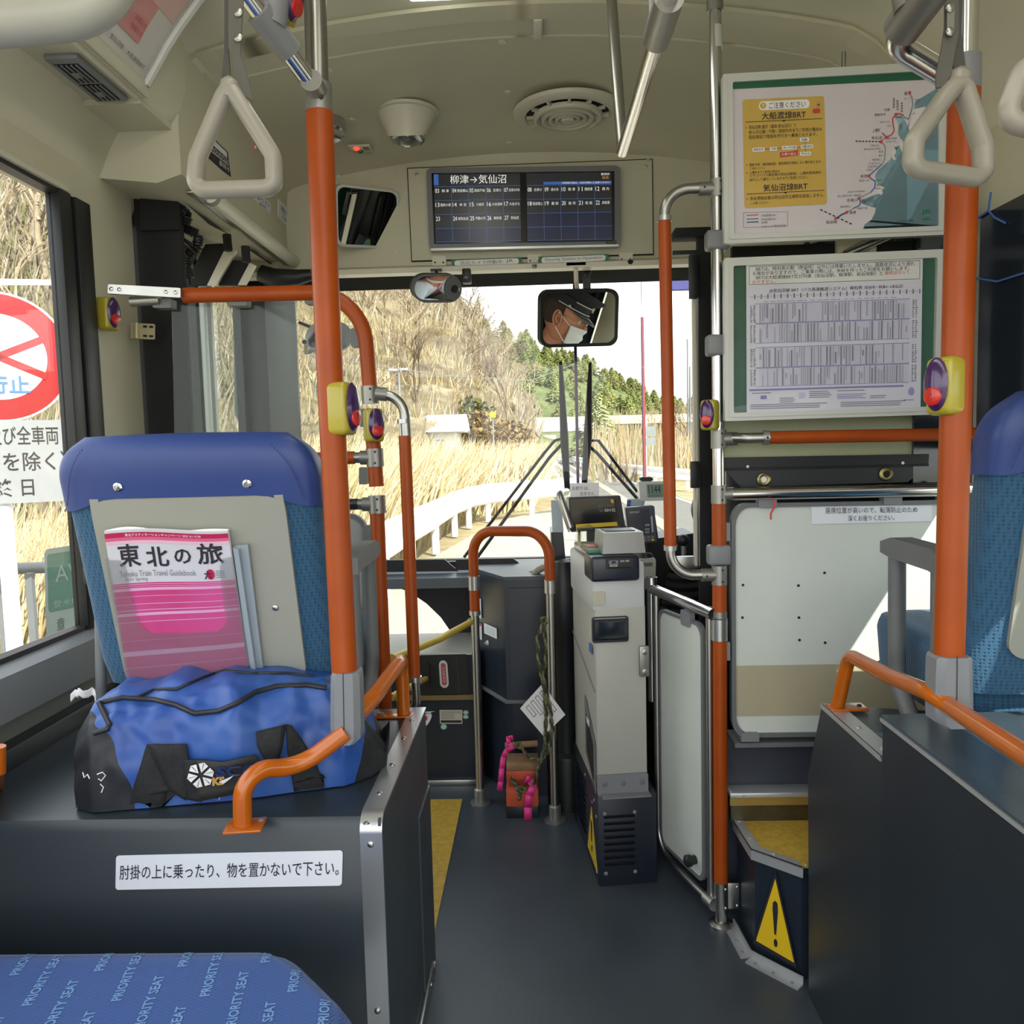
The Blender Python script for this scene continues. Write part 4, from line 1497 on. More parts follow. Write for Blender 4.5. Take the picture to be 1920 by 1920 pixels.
for dx in (.008, .040):
 for yy in (1661, 1696):
  b.screw((XP+dx, YP-(.018 if dx < .02 else .007), PZ(yy)), (0, -1, 0), .004, M['steel'])
b.build('lower_bracket', cp)
b = B()
b.tube([(XP, YP, PZ(1728)), (XP, YP, PZ(1737))], .0205, M['steel'], seg=20)
b.tube([(XP, YP, PZ(1740)), (XP, YP, .004)], .0185, M['greyd'], seg=20)
b.lathe((XP, YP, 0), (0, 0, 1), [(.032, 0), (.032, .008), (.024, .014), (.018, .016)], M['steel'], seg=18)
b.build('floor_foot', cp)
gb = thing('curved_grab_bar', 'curved grab bar with orange sleeve bowed out left of the centre pole', 'handrail', atY(1255, 1020, YP))
xg0, xg1 = atY(1246, 420, YP).x, atY(1257, 1010, YP).x
b = B()
z0, z1 = PZ(352), PZ(1077)
b.tube(fillet([(XP-.03, YP, z0), (xg0, YP, z0), (xg0, YP, PZ(430))], [0, .06, 0], 10), .0128, M['steel'], seg=16)
b.tube(fillet([(XP-.03, YP, z1), (xg1, YP, z1), (xg1, YP, PZ(1010))], [0, .06, 0], 10), .0128, M['steel'], seg=16)
b.build('curved_end', gb)
b = B()
b.tube([(xg0, YP, PZ(412)), (xg1, YP, PZ(1022))], .0155, M['orange'], seg=18)
b.build('grip', gb)
b = B()
b.tube([(xg0, YP, PZ(402)), (xg0, YP, PZ(412))], .0170, M['alu'], seg=18)
b.tube([(xg1, YP, PZ(1021)), (xg1, YP, PZ(1030))], .0170, M['alu'], seg=18)
b.build('collar', gb)
gt = thing('gate', 'chrome framed swing gate with tall white panel hinged on the centre pole', 'gate', (XP, YP, 0.05))
ga, gz = V((XP-.02, YP, 0)), V((.335, 2.315, 0))
gd = (gz-ga)
gw = gd.length
gd.normalize()
gn = V((-gd.y, gd.x, 0))
if gn.y > 0:
 gn = -gn
ztg, zbg = .822, .062
def G(u, z, w=0):
 return ga+gd*u+V((0, 0, z))+gn*w
b = B()
b.tube([G(-.01, ztg), G(gw-.01, ztg+.012)], .0155, M['chrome'], seg=16)
b.build('top_rail', gt)
b = B()
b.tube(fillet([G(gw-.035, ztg), G(gw-.035, zbg), G(0.0, zbg)], [0, .07, 0], 10), .011, M['steel'], seg=14)
b.tube([G(.012, ztg), G(.012, zbg)], .009, M['steel'], seg=14)
b.tube([G(-.01, zbg), G(.03, zbg)], .018, M['steel'], seg=14)
b.build('tube_frame', gt)
b = B()
b.tube([G(gw-.005, ztg+.03), G(gw-.005, .50)], .012, M['chrome'], seg=14)
b.tube([G(gw-.005, ztg+.01), G(gw-.005, ztg+.045)], .018, M['chrome'], seg=14)
b.build('latch_post', gt)
b = B()
gp = Patch(G(gw-.055, ztg-.035), G(.035, ztg-.035), G(.035, zbg+.03), G(gw-.055, zbg+.03))
o_ = rr(0, 0, 1, 1, .12, .05)
i_ = [(lerp(.5, u, .92), lerp(.5, v, .975)) for u, v in o_]
b.slab(gp, i_, -.003, .003, M['white'])
b.build('panel', gt)
b = B()
b.ring(gp, o_, i_, -.006, .006, M['greyd'])
b.slab(gp, rr(.55, .97, .75, 1.03, .02), -.008, .008, M['greyp'])
b.build('rubber_edge', gt)
b = B()
b.lathe(gp.P(.80, .065, 0), gp.n, [(.012, 0), (.012, .012), (.016, .02), (.016, .03), (.010, .034), (0, .035)], M['black'], seg=18)
b.build('bump_stop', gt)
Ypt = 2.01
pt = thing('driver_partition', 'white grey edged partition board behind the driver seat', 'partition', (.8, Ypt, .47))
b = B()
zb1, zt1_ = PZ(1384), PZ(945)
pp = Patch((XP+.03, Ypt, zt1_), (1.095, Ypt, zt1_-.004), (1.095, Ypt, zb1), (XP+.03, Ypt, zb1))
o_ = rr(0, 0, 1, 1, .06, .08)
i_ = [(lerp(.5, u, .965), lerp(.5, v, .965)) for u, v in o_]
b.slab(pp, i_, -.006, .004, M['white'])
b.build('board', pt)
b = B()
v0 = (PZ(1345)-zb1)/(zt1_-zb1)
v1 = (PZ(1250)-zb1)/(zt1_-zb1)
b.slab(pp, [(.018, v0), (.98, v0), (.98, v1), (.018, v1)], .004, .0055, mat('beige_band', (176, 168, 142), .3, var=.03, spec=.6))  # beige tone over a strip of the white board
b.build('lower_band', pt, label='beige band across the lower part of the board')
b = B()
b.ring(pp, o_, i_, -.011, .011, M['greyd'])
b.build('rubber_edge', pt)
b = B()
for x, y in ((1546, 1074), (1393, 1097), (1497, 1098), (1392, 1158), (1498, 1158), (1547, 1205), (1499, 1200)):
 p = atY(x, y, Ypt-.005)
 b.lathe((p.x, p.y, p.z), (0, -1, 0), [(.0035, 0), (.0035, .0008), (0, .001)], M['black'], seg=10)
b.build('rivet_hole', pt)
for x, y, vert in ((1438, 944, 0), (1672, 938, 0), (1361, 997, 1), (1361, 1220, 1), (1405, 1381, 0)):
 b = B()
 w_, h_ = (17, 8) if not vert else (7, 17)
 q = pxp([(x-w_, y-h_), (x+w_, y-h_), (x+w_, y+h_), (x-w_, y+h_)], 'y', Ypt-.008)
 b.slab(q, rr(0, 0, 1, 1, .08), -.02, .008, M['greyp'])
 b.build('clip', pt)
b = B()
q = pxp([(1521, 948), (1748, 947), (1748, 977), (1522, 983)], 'y', Ypt-.0055)
b.slab(q, rr(0, 0, 1, 1, .01, .06), 0, .001, M['sticker'])
b.text(q, '座席位置が高いので、転落防止のため', .115, .56, .875, .90, M['ink'], .002)
b.text(q, '深くお座りください。', .30, .12, .685, .44, M['ink'], .002)
b.build('sticker', pt)
b = B()
zr = PZ(823)
ro = thing('partition_rail', 'orange horizontal grab rail in front of the partition below the timetable', 'handrail', (.8, YP-.01, zr))
b = B()
b.tube(fillet([(XP+.03, YP, zr+.002), (XP+.06, YP-.03, zr), (XP+.11, YP-.035, zr)], [0, .03, 0], 6), .0125, M['steel'], seg=16)
b.build('end_tube', ro)
b = B()
zr2 = atY(1900, 812, YP-.035).z
b.tube([(XP+.105, YP-.035, zr), (1.09, YP-.035, zr2)], .0155, M['orange'], seg=18)
b.build('grip', ro)
b = B()
b.tube([(XP+.098, YP-.035, zr), (XP+.112, YP-.035, zr)], .0175, M['alu'], seg=18)
b.screw((XP+.105, YP-.052, zr), (0, -1, 0), .003, M['black'])
b.build('collar', ro)
b = B()
zr = PZ(927)
b.tube([(XP+.03, YP-.004, zr), (1.09, YP-.004, atY(1800, 918, YP).z)], .0165, M['chrome'], seg=18)
xk = atY(1757, 920, YP).x
b.tube([(xk-.006, YP-.004, zr), (xk+.006, YP-.004, zr)], .0185, M['chrome'], seg=18)
b.build('chrome_rail', label='polished chrome horizontal rail along the top of the white partition board', cat='handrail')
b = B()
p = atY(1450, 940, YP-.03)
b.tube([p+V((0, 0, .004)), p+V((.003, -.002, -.012)), p+V((-.006, 0, -.03)), p+V((-.006, 0, -.045))], .0022, mat('red_cord', (196, 40, 44), .5), seg=8)
b.build('red_string', label='short red cord hanging from the chrome rail', cat='cord')
bl = thing('roller_blind', 'pale green blind with black eyeleted hem below the timetable poster', 'blind', atY(1550, 912, YP+.05))
Yb = YP+.045
b = B()
q = pxp([(1358, 770), (1740, 765), (1742, 852), (1358, 862)], 'y', Yb)
b.slab(q, [(0, 0), (1, 0), (1, 1.2), (0, 1.2)], -.002, 0, mat('green_blind', (168, 172, 140), .5, var=.04))
b.build('sheet', bl)
b = B()
n = 40
top_ = [(1358, 860), (1730, 852), (1742, 852), (1742, 872), (1700, 880), (1708, 903), (1392, 913), (1366, 884), (1358, 884)]
b.prism([atY(x, y, Yb-.012) for x, y in ((1357, 858), (1742, 851), (1741, 872), (1357, 881))], (0, .008, 0), M['black'])
b.prism([atY(x, y, Yb-.010) for x, y in ((1357, 879), (1742, 871), (1702, 904), (1390, 914))], (0, .008, 0), mat('black_vinyl', (38, 41, 45), .45))
b.tube([atY(1357, 880, Yb-.014), atY(1741, 872, Yb-.014)], .0025, M['black'], seg=6)
b.build('hem', bl)
for x, y in ((1432, 899), (1661, 889)):
 b = B()
 p = atY(x, y, Yb-.012)
 b.lathe(p, (0, -1, 0), [(.0075, 0), (.009, .004), (.013, .005), (.017, .003), (.018, 0)], mat('brass_eyelet', (150, 138, 96), .35, metal=.9), seg=24, cap=False)
 b.lathe(p, (0, -1, 0), [(.0078, .001), (0, .001)], M['paper'] if x < 1500 else M['blackm'], seg=20, cap=False)
 b.build('eyelet', bl)
for x, y in ((1402, 875), (1693, 868)):
 b = B()
 p = atY(x, y, Yb-.014)
 b.ball(p, (.004, .003, .004), M['paper'], 10, 6)
 b.build('snap', bl)
pp_ = thing('black_post', 'black upright post with hinges and pale edge just left of centre pole', 'post', atY(1318, 1140, 2.30))
b = B()
x0, x1 = atY(1309, 700, 2.3).x, atY(1334, 700, 2.3).x
b.bx(x0, 2.28, 0.25, x1, 2.32, atY(1320, 432, 2.3).z, M['blackm'], bev=.003)
b.build('upright', pp_)
b = B()
x2 = atY(1299, 700, 2.3).x
b.bx(x2, 2.285, atY(1300, 1060, 2.3).z, x2+.006, 2.31, atY(1300, 480, 2.3).z, M['cream2'])
b.bx(x2+.010, 2.285, atY(1300, 1060, 2.3).z, x2+.014, 2.31, atY(1300, 480, 2.3).z, M['steel'])
b.build('edge_strip', pp_)
for y0, y1 in ((478, 560), (865, 915)):
 b = B()
 b.bx(atY(1292, 500, 2.27).x, 2.262, atY(1300, y1, 2.27).z, atY(1308, 500, 2.27).x, 2.28, atY(1300, y0, 2.27).z, M['black'], bev=.002)
 b.build('hinge', pp_)
b = B()
b.bx(atY(1262, 445, 2.3).x, 2.27, atY(1262, 450, 2.3).z, x1, 2.33, atY(1262, 432, 2.3).z, M['blackm'], bev=.004)
b.bx(atY(1262, 470, 2.3).x, 2.3, atY(1262, 478, 2.3).z, x0, 2.31, atY(1262, 470, 2.3).z, M['black'])
b.build('top_bar', pp_)
b = B()
q = pxp([(1340, 455), (1920, 430), (1920, 480), (1340, 490)], 'y', 2.45)
b.bx(XP+.05, 2.06, PZ(490), 1.08, 2.08, PZ(452), M['blackm'])
b.build('blind_box', label='black blind box seen in the gap between the two posters', cat='box')
b = B()
b.tube([atY(1585, 478, 2.03), atY(1668, 440, 2.03)], .012, M['steel'], seg=12)
b.bx(atY(1567, 470, 2.05).x, 2.04, PZ(474), atY(1640, 470, 2.05).x, 2.055, PZ(445), M['cream'])
b.build('blind_bracket', label='small steel and cream bracket between the two posters', cat='bracket')
b = B()
b.bx(1.085, .95, 1.22, 1.10, 1.992, 1.775, mat('smoked_shade', (36, 42, 50), .12, var=.05, coat=.6))
b.bx(1.085, YB, 1.44, 1.10, .95, 1.775, mat('smoked_shade', (36, 42, 50)))  # unseen rear stretch, added to keep sun patches off the floor
sh_ = b.build('window_shade', label='dark smoked window shade beside the orange pole, extended rearward unseen to block sun', cat='shade')
b = B()
b.tube([atX(1920, 512, 1.08), atX(1870, 528, 1.08), atX(1820, 520, 1.08)], .0025, M['blueink'], seg=6)
b.tube([atX(1858, 360, 1.08), atX(1853, 395, 1.08), atX(1835, 408, 1.08), atX(1820, 406, 1.08)], .0028, M['blueink'], seg=6)
b.tube([atX(1853, 395, 1.08), atX(1865, 408, 1.08), atX(1885, 418, 1.08)], .0025, M['blueink'], seg=6)
b.build('blue_cord', sh_, label='thin blue cord')
b = B()
b.bx(.955, 2.035, 1.11, 1.10, 2.045, 1.80, mat('smoked_shade', (36, 42, 50)))
b.build('dark_glass_panel', label='tall dark glossy panel between the posters and the right wall', cat='panel')
# ---- posters
Yq = 1.965
def poster_frame(root, q, fw, fh):
 b = B()
 o_ = rr(0, 0, 1, 1, .008, .012, n=2)
 i_ = [(lerp(fw, 1-fw, u), lerp(fh, 1-fh, v)) for u, v in o_]
 m_ = [(lerp(fw*.45, 1-fw*.45, u), lerp(fh*.45, 1-fh*.45, v)) for u, v in o_]
 b.ring(q, o_, i_, -.012, .006, M['frame'])
 b.ring(q, m_, i_, .006, .009, M['frame'])
 b.build('frame', root)
 b = B()
 b.slab(q, [(.01, .01), (.99, .01), (.99, .99), (.01, .99)], -.012, -.004, M['pgreen'])
 b.build('backing', root)
 b = B()
 b.slab(q, [(fw, fh), (1-fw, fh), (1-fw, 1-fh), (fw, 1-fh)], .0025, .0035, glass('poster_cover', (250, 250, 250), .55) if 'poster_cover' not in bpy.data.materials else bpy.data.materials['poster_cover'])
 b.build('cover_sheet', root)
p1 = thing('route_poster', 'framed route map poster with yellow notice box above the timetable', 'poster', atY(1565, 455, Yq))
q = pxp([(1354, 141), (1776, 116), (1776, 441), (1357, 458)], 'y', Yq)
poster_frame(p1, q, .043, .052)
b = B()
s = pxp([(1368, 167), (1770, 147), (1770, 424), (1371, 440)], 'y', Yq-.003)
def SU(px, py):
 p = atY(px, py, Yq-.003)
 d = p-s.a
 return ((p.x-s.a.x)/(s.b.x-s.a.x), (p.z-s.P((p.x-s.a.x)/(s.b.x-s.a.x), 0).z)/(s.P((p.x-s.a.x)/(s.b.x-s.a.x), 1).z-s.P((p.x-s.a.x)/(s.b.x-s.a.x), 0).z))
SP = Patch(s.a+(s.d-s.a), s.c, s.b, s.a)
b.quad(SP, mat('map_paper', (216, 210, 216), .6, var=.02), .0)
def tx(pa, t, px0, py0, px1, py1, m, w=.0012, bold=0.0, f=SU):
 """text between two opposite pixel corners (left bottom, right top)"""
 a, c = f(px0, py0), f(px1, py1)
 u0, u1 = a[0], c[0]
 b.text(pa, t, a[0], a[1], c[0], c[1], m, w, bold)
def rline(pts, wid, m, w=.0010):
 P = [SP.P(*SU(*p), w) for p in pts]
 for a, c in zip(P, P[1:]):
  t = (c-a)
  if t.length < 1e-6:
   continue
  t.normalize()
  n_ = t.cross(SP.n)*wid/2
  b.face([a-n_, c-n_, c+n_, a+n_], m)
def fillpx(pts, m, w):
 b.tess([SP.P(*SU(*p), w) for p in pts], m)
sea = [(1770, 160), (1770, 424), (1618, 430), (1622, 420), (1634, 412), (1640, 400), (1643, 390), (1628, 386), (1615, 381), (1616, 374), (1627, 371), (1635, 367), (1640, 366), (1645, 364), (1652, 363), (1654, 356), (1660, 352), (1652, 348), (1644, 340), (1642, 330), (1648, 318), (1660, 308), (1668, 302), (1676, 292), (1682, 282), (1678, 276), (1690, 272), (1692, 262), (1686, 250), (1688, 236), (1682, 220), (1690, 214), (1698, 222), (1704, 236), (1712, 222), (1716, 205), (1720, 190)]
fillpx(sea, M['sea'], .0005)
for isl in ([(1672, 284), (1680, 278), (1682, 285), (1678, 292), (1682, 299), (1676, 300)], [(1690, 262), (1694, 262), (1700, 285), (1694, 287), (1688, 272)], [(1640, 356), (1653, 350), (1656, 362), (1652, 366)], [(1716, 205), (1706, 240), (1712, 262), (1722, 240), (1740, 200)]):
 fillpx(isl, mat('map_paper', (216, 210, 216)), .0008)
fillpx([(1360, 152), (1770, 132), (1770, 148), (1362, 168)], M['pgreen'], .0008)
yb = [(1394, 187), (1548, 180), (1551, 383), (1396, 391)]
YP4 = Patch(*[SP.P(*SU(*p), .0006) for p in yb])
b.slab(YP4, rr(0, 0, 1, 1, .03, .025), 0, .0002, M['yellow'])
yb_ = YP4
def ty(t, u0, v0, u1, v1, m=M['ink'], w=.0012, bold=0.0):
 b.text(yb_, t, u0, v0, u1, v1, m, w, bold)
b.slab(yb_, rr(.20, .895, .82, .975, .04, .04), .0004, .0007, M['paper'])
b.slab(yb_, circ(.25, .935, .040, .030, 18), .0009, .0010, M['yellow'])
ty('!', .245, .92, .256, .952, M['paper'], .0014)
ty('ご注意ください', .32, .905, .77, .962)
ty('大船渡線BRT', .23, .805, .77, .875, bold=.01)
b.quad(yb_, M['ink'], .0012, .03, .790, .97, .795)
b.face([yb_.P(.48, .79, .0012), yb_.P(.52, .79, .0012), yb_.P(.50, .778, .0012)], M['ink'])
b.slab(yb_, rr(.855, .845, .945, .885, .01), .0008, .0012, M['inkr'])
b.slab(yb_, circ(.93, .93, .025, .022, 14)+[], .0008, .0012, mat('print_tan', (206, 150, 110), .6))
b.slab(yb_, [(.90, .89), (.94, .89), (.935, .93), (.90, .92)], .0008, .0012, mat('print_tan', (206, 150, 110)))
ty('気仙沼発 盛行（盛発 気仙沼行）で', .07, .725, .65, .760)
ty('栃ヶ沢公園・竹駒・陸前矢作までご利用の場合は', .07, .680, .96, .715)
ty('陸前高田で陸前矢作行きへ乗換となります。', .07, .635, .90, .670)
for u0, u1, v0, t_ in ((.69, .80, .59, '盛'), (.11, .26, .518, '陸前矢作'), (.32, .41, .518, '竹駒'), (.47, .65, .523, '栃ヶ沢公園'), (.70, .85, .525, '陸前高田'), (.69, .82, .460, '気仙沼')):
 b.slab(yb_, rr(u0, v0, u1, v0+.035, .008), .0006, .0009, M['paper'])
 ty(t_, u0+.015, v0+.008, u1-.015, v0+.028, w=.0015)
for u0, u1 in ((.26, .32), (.41, .47), (.65, .70)):
 b.quad(yb_, M['inkr'], .0010, u0, .535, u1, .541)
b.quad(yb_, M['ink'], .0010, .752, .495, .756, .59)
b.slab(yb_, [(.445, .455), (.66, .465), (.66, .505), (.68, .52), (.60, .505), (.445, .50)], .0007, .0010, M['inkr'])
ty('お乗り換え', .465, .468, .64, .494, M['paper'], .0015)
ty('陸前今泉・高田高校前・高田病院を経由しない便があります。', .07, .385, .95, .412)
ty('ご注意ください。', .07, .355, .26, .375)
ty('上鹿折までご利用の場合は', .07, .315, .44, .340)
ty('ミヤコーバス鹿折線の気仙沼駅前・上鹿折駅前間を', .07, .285, .94, .312)
ty('BRTとして運行していますのでご利用ください。', .07, .245, .78, .275)
ty('気仙沼線BRT', .23, .145, .77, .212, bold=.01)
b.quad(yb_, M['ink'], .0012, .03, .128, .97, .133)
b.face([yb_.P(.48, .128, .0012), yb_.P(.52, .128, .0012), yb_.P(.50, .116, .0012)], M['ink'])
ty('赤岩港経由便は気仙沼市立病院を経由しません。', .07, .070, .97, .105)
ty('ご注意ください。', .07, .032, .30, .055)
for v in (.74, .398, .326, .087):
 b.face([yb_.P(.028, v-.009, .0012), yb_.P(.045, v, .0012), yb_.P(.028, v+.009, .0012)], M['inkr'])
rline([(1708, 174), (1713, 182), (1715, 196), (1711, 210), (1706, 224), (1700, 221), (1695, 216)], .0022, M['inkg'])
rline([(1697, 216), (1688, 213), (1683, 215), (1676, 223), (1677, 233), (1679, 245), (1674, 253), (1664, 257), (1656, 249)], .0028, M['inkr'])
rline([(1664, 257), (1655, 265), (1662, 276), (1661, 290), (1660, 300), (1655, 308)], .0018, M['inkg'])
rline([(1655, 308), (1630, 330), (1634, 335), (1642, 340), (1641, 352), (1633, 361)], .0028, M['blueink'])
rline([(1633, 361), (1622, 366), (1611, 372)], .0018, M['inkg'])
rline([(1611, 372), (1614, 378), (1612, 385), (1600, 391)], .0028, M['blueink'])
rline([(1600, 391), (1588, 398)], .0018, M['inkg'])
rline([(1588, 398), (1578, 402), (1567, 410)], .0028, M['blueink'])
for a, c in (((1538, 393), (1600, 422)), ((1588, 398), (1567, 410)), ((1606, 265), (1655, 266))):
 for k in range(8):
  t0, t1 = k/8, (k+.6)/8
  rline([(lerp(a[0], c[0], t0), lerp(a[1], c[1], t0)), (lerp(a[0], c[0], t1), lerp(a[1], c[1], t1))], .0028, M['ink'], .0013)
for px, py in ((1709, 174), (1683, 215), (1664, 258), (1654, 266), (1630, 330), (1611, 372), (1588, 398), (1567, 410)):
 b.slab(SP, circ(*SU(px, py), .0075, .011, 10), .0012, .0016, M['inkr'])
for t_, x0, y0, x1, y1, m_ in (('盛', 1699, 178, 1705, 172, 'ink'), ('竹駒', 1661, 209, 1671, 203, 'ink'), ('陸前矢作', 1643, 218, 1663, 212, 'ink'), ('上鹿折', 1638, 248, 1653, 241, 'ink'), ('気仙沼', 1636, 262, 1656, 255, 'ink'), ('本吉', 1614, 334, 1627, 327, 'ink'), ('志津川', 1588, 379, 1607, 372, 'ink'), ('柳津', 1593, 402, 1605, 395, 'ink'), ('前谷地', 1549, 420, 1569, 413, 'ink'),
                             ('池ノ下', 1698, 187, 1710, 183, 'inkg'), ('大船渡', 1717, 189, 1729, 185, 'inkg'), ('小友', 1711, 215, 1719, 211, 'inkg'), ('陸前高田', 1681, 222, 1694, 218, 'ink'), ('陸前今泉', 1652, 231, 1670, 227, 'inkg'), ('長部', 1666, 238, 1673, 234, 'inkg'), ('鹿折唐桑', 1666, 262, 1684, 257, 'inkg'), ('内湾入口', 1663, 268, 1682, 263, 'inkg'),
                             ('不動の沢', 1633, 276, 1650, 271, 'inkg'), ('気仙沼市立病院', 1621, 282, 1653, 277, 'inkg'), ('松岩', 1649, 287, 1658, 282, 'inkg'), ('最知', 1649, 294, 1657, 290, 'inkg'), ('陸前階上', 1637, 302, 1655, 297, 'inkg'), ('大谷まち', 1630, 309, 1652, 304, 'inkg'), ('大谷海岸', 1628, 315, 1646, 310, 'inkg'), ('小金沢', 1625, 321, 1638, 316, 'inkg'),
                             ('陸前小泉', 1612, 341, 1631, 336, 'inkg'), ('蔵内', 1644, 340, 1653, 336, 'inkg'), ('陸前港', 1645, 349, 1658, 344, 'inkg'), ('歌津', 1643, 356, 1652, 352, 'inkg'), ('志津川中央団地', 1590, 362, 1622, 357, 'inkg'), ('南三陸町役場・病院前', 1571, 370, 1615, 364, 'inkg'), ('陸前横山', 1576, 390, 1595, 385, 'inkg'), ('陸前戸倉', 1608, 393, 1627, 388, 'inkg'),
                             ('大船渡線 BRT', 1427, 407, 1456, 401, 'inkg'), ('気仙沼線 BRT', 1427, 414, 1456, 408, 'inkg'), ('JR線', 1427, 420, 1439, 415, 'inkg'), ('2020.3.12 開業区間', 1427, 427, 1473, 421, 'inkg'), ('2020.3.12 現在', 1681, 417, 1712, 411, 'ink')):
 tx(SP, t_, x0, y0, x1, y1, M[m_])
for k in range(4):
 for j, (x, y) in enumerate(((1679, 184), (1686, 188), (1694, 192))):
  b.slab(SP, [SU(x-1.6, y+k*5+3.6), SU(x+1.6, y+k*5+3.6), SU(x+1.6, y+k*5), SU(x-1.6, y+k*5)], .0010, .0012, M['inkg'])
rline([(1400, 404), (1422, 403)], .002, M['inkr'])
rline([(1400, 411), (1422, 410)], .002, M['blueink'])
rline([(1400, 417), (1422, 416)], .002, M['ink'])
rline([(1394, 399), (1477, 397), (1477, 424), (1394, 427), (1394, 399)], .0008, M['inkg'])
tx(SP, 'JR', 1728, 404, 1747, 393, M['jrgreen'], bold=.03)
rline([(1731, 408), (1744, 407)], .001, M['jrgreen'])
b.slab(SP, [SU(1730, 413), SU(1745, 412.5), SU(1745, 409.5), SU(1730, 410)], .001, .0012, M['jrgreen'])
b.build('printed_sheet', p1)
p2 = thing('timetable_poster', 'framed bus timetable poster on green board below the route map', 'poster', atY(1560, 790, Yq))
q = pxp([(1357, 485), (1772, 468), (1765, 777), (1358, 790)], 'y', Yq)
poster_frame(p2, q, .040, .050)
b = B()
s = pxp([(1399, 497), (1730, 485), (1726, 765), (1400, 774)], 'y', Yq-.003)
SP = Patch(s.d, s.c, s.b, s.a)
tp = mat('timetable_paper', (214, 214, 228), .55, var=.02)
b.quad(SP, tp, 0)
b.slab(SP, [(0, .855), (1, .855), (1, 1), (0, 1)], .0003, .0006, mat('notice_strip_paper', (214, 216, 214), .5))
b.ring(SP, [(.015, .865), (.985, .865), (.985, .99), (.015, .99)], [(.018, .869), (.982, .869), (.982, .986), (.018, .986)], .0006, .0010, M['inkg'])
for t_, u0, v0, u1, v1, m_ in (('BRTは、時刻表の駅（停留所）以外には停車いたしません。道路状況により遅れ', .055, .955, .955, .985, 'ink'),
                              ('る場合がありますので、ご乗車の際には、余裕を持ったご利用をお願いします。', .035, .927, .925, .955, 'ink'),
                              ('BRTは大船渡線BRT及び列車（気仙沼駅、柳津駅、前谷地駅）と', .055, .899, .775, .926, 'ink'),
                              ('接続は行って', .785, .901, .925, .927, 'inkr'), ('おりません。', .035, .872, .165, .896, 'inkr'),
                              ('JR気仙沼線 BRT（バス高速輸送システム）時刻表', .13, .805, .66, .835, 'ink'), ('（前谷地・柳津←→気仙沼）', .67, .810, .89, .834, 'ink')):
 b.text(SP, t_, u0, v0, u1, v1, M[m_], .0012)
random.seed(5)
for k in range(26):
 u = .02+k*.0375
 b.quad(SP, M['inkg'], .0010, u, .785, u+.020, .787)
 b.quad(SP, M['inkg'] if k not in (1, 12, 25) else M['inkp'], .0010, u+.024, .770, u+.032, .800)
for k in range(20):
 u = .10+k*.038
 b.quad(SP, M['inkg'], .0010, u, .748, u+random.uniform(.015, .034), .751)
bands = [(.605, .735), (.470, .600), (.305, .440), (.175, .300)]
for bi, (v0, v1) in enumerate(bands):
 b.quad(SP, M['inkp'], .0012, .05, v1, .93, v1+.0035)
 b.quad(SP, M['inkp'], .0012, .05, v0, .93, v0+.0025)
 rows = 24
 for r_ in range(rows):
  v = lerp(v0+.004, v1-.004, r_/(rows-1))
  b.quad(SP, M['inkpl'], .0008, .07, v, .93, v+.0012)
 u = .075
 while u < .92:
  wd = random.choice((.006, .010, .013))
  if random.random() < .72:
   vv0 = v0+.004 if random.random() < .8 else lerp(v0, v1, random.uniform(.1, .5))
   vv1 = v1-.004 if random.random() < .7 else lerp(v0, v1, random.uniform(.6, .95))
   b.quad(SP, M['inkg'] if random.random() < .5 else mat('faded_grey_ink', (164, 164, 178), .6), .0010, u, vv0, u+wd*.45, vv1)
   b.quad(SP, mat('faded_grey_ink', (164, 164, 178)), .0011, u+wd*.6, vv0, u+wd*.8, vv1)
  u += wd+.006
 for r_ in range(10):
  v = lerp(v0+.01, v1-.01, r_/9)
  for uu in (.022, .040, .945, .962):
   b.quad(SP, M['inkg'], .0010, uu, v-.0035, uu+random.uniform(.006, .014), v+.0035)
b.quad(SP, M['inkp'], .0012, .015, .148, .90, .160)
for u0, v0, wd, n_ in ((.03, .13, .13, 1), (.19, .09, .09, 3), (.36, .13, .13, 4), (.52, .13, .17, 1), (.52, .105, .17, 3), (.71, .09, .10, 2), (.90, .055, .07, 1), (.02, .05, .45, 3), (.54, .05, .38, 3)):
 for k in range(n_):
  b.quad(SP, M['inkg'] if not (u0 == .52 and v0 < .11) else M['inkp'], .0010, u0, v0-k*.013, u0+wd*random.uniform(.8, 1), v0-k*.013+.005)
b.slab(SP, rr(.08, .09, .115, .115, .004), .0008, .0012, M['inkp'])
b.slab(SP, rr(.30, .09, .335, .13, .006), .0008, .0012, M['inkpl'])
b.slab(SP, circ(.945, .115, .018, .028, 14)+[], .0008, .0012, mat('print_violet_grey', (150, 148, 190), .6))
b.build('printed_sheet', p2)
# ==== STEPS, SIDE PANEL, PLATFORM, RIGHT BOX
sp_ = thing('entry_steps', 'steel edged steps with yellow tread up to the raised seat', 'steps', (.6, 1.9, 0))
XPn = .596
h1, h2, h3 = .272, .352, .474
s0, s1_, s2_, s3_ = V((.497, 2.02, 0)), V((.503, 1.865, 0)), V((XPn+.002, 1.778, 0)), V((XPn+.002, 2.02, 0))
b = B()
b.prism([s0+V((.012, 0, 0)), s1_+V((.012, .008, 0)), s2_+V((0, .012, 0)), V((.86, 1.78, 0)), V((.86, 2.02, 0))], (0, 0, h1-.004), M['navy'])
b.build('base', sp_)
b = B()
b.prism([s0+V((.01, 0, h1-.004)), s1_+V((.01, .01, h1-.004)), s2_+V((0, .012, h1-.004)), V((.86, 1.78, h1-.004)), V((.86, 2.02, h1-.004))], (0, 0, .005), M['yellow_vinyl'])
b.build('tread', sp_)
b = B()
wd = .026
nd1 = (s1_-s0).normalized()
nd2 = (s2_-s1_).normalized()
i1 = V((1, 0, 0))
i0_, i1_, i2_ = s0+V((wd, 0, 0)), s1_+V((wd, wd*.55, 0)), s2_+V((0, wd*1.2, 0))
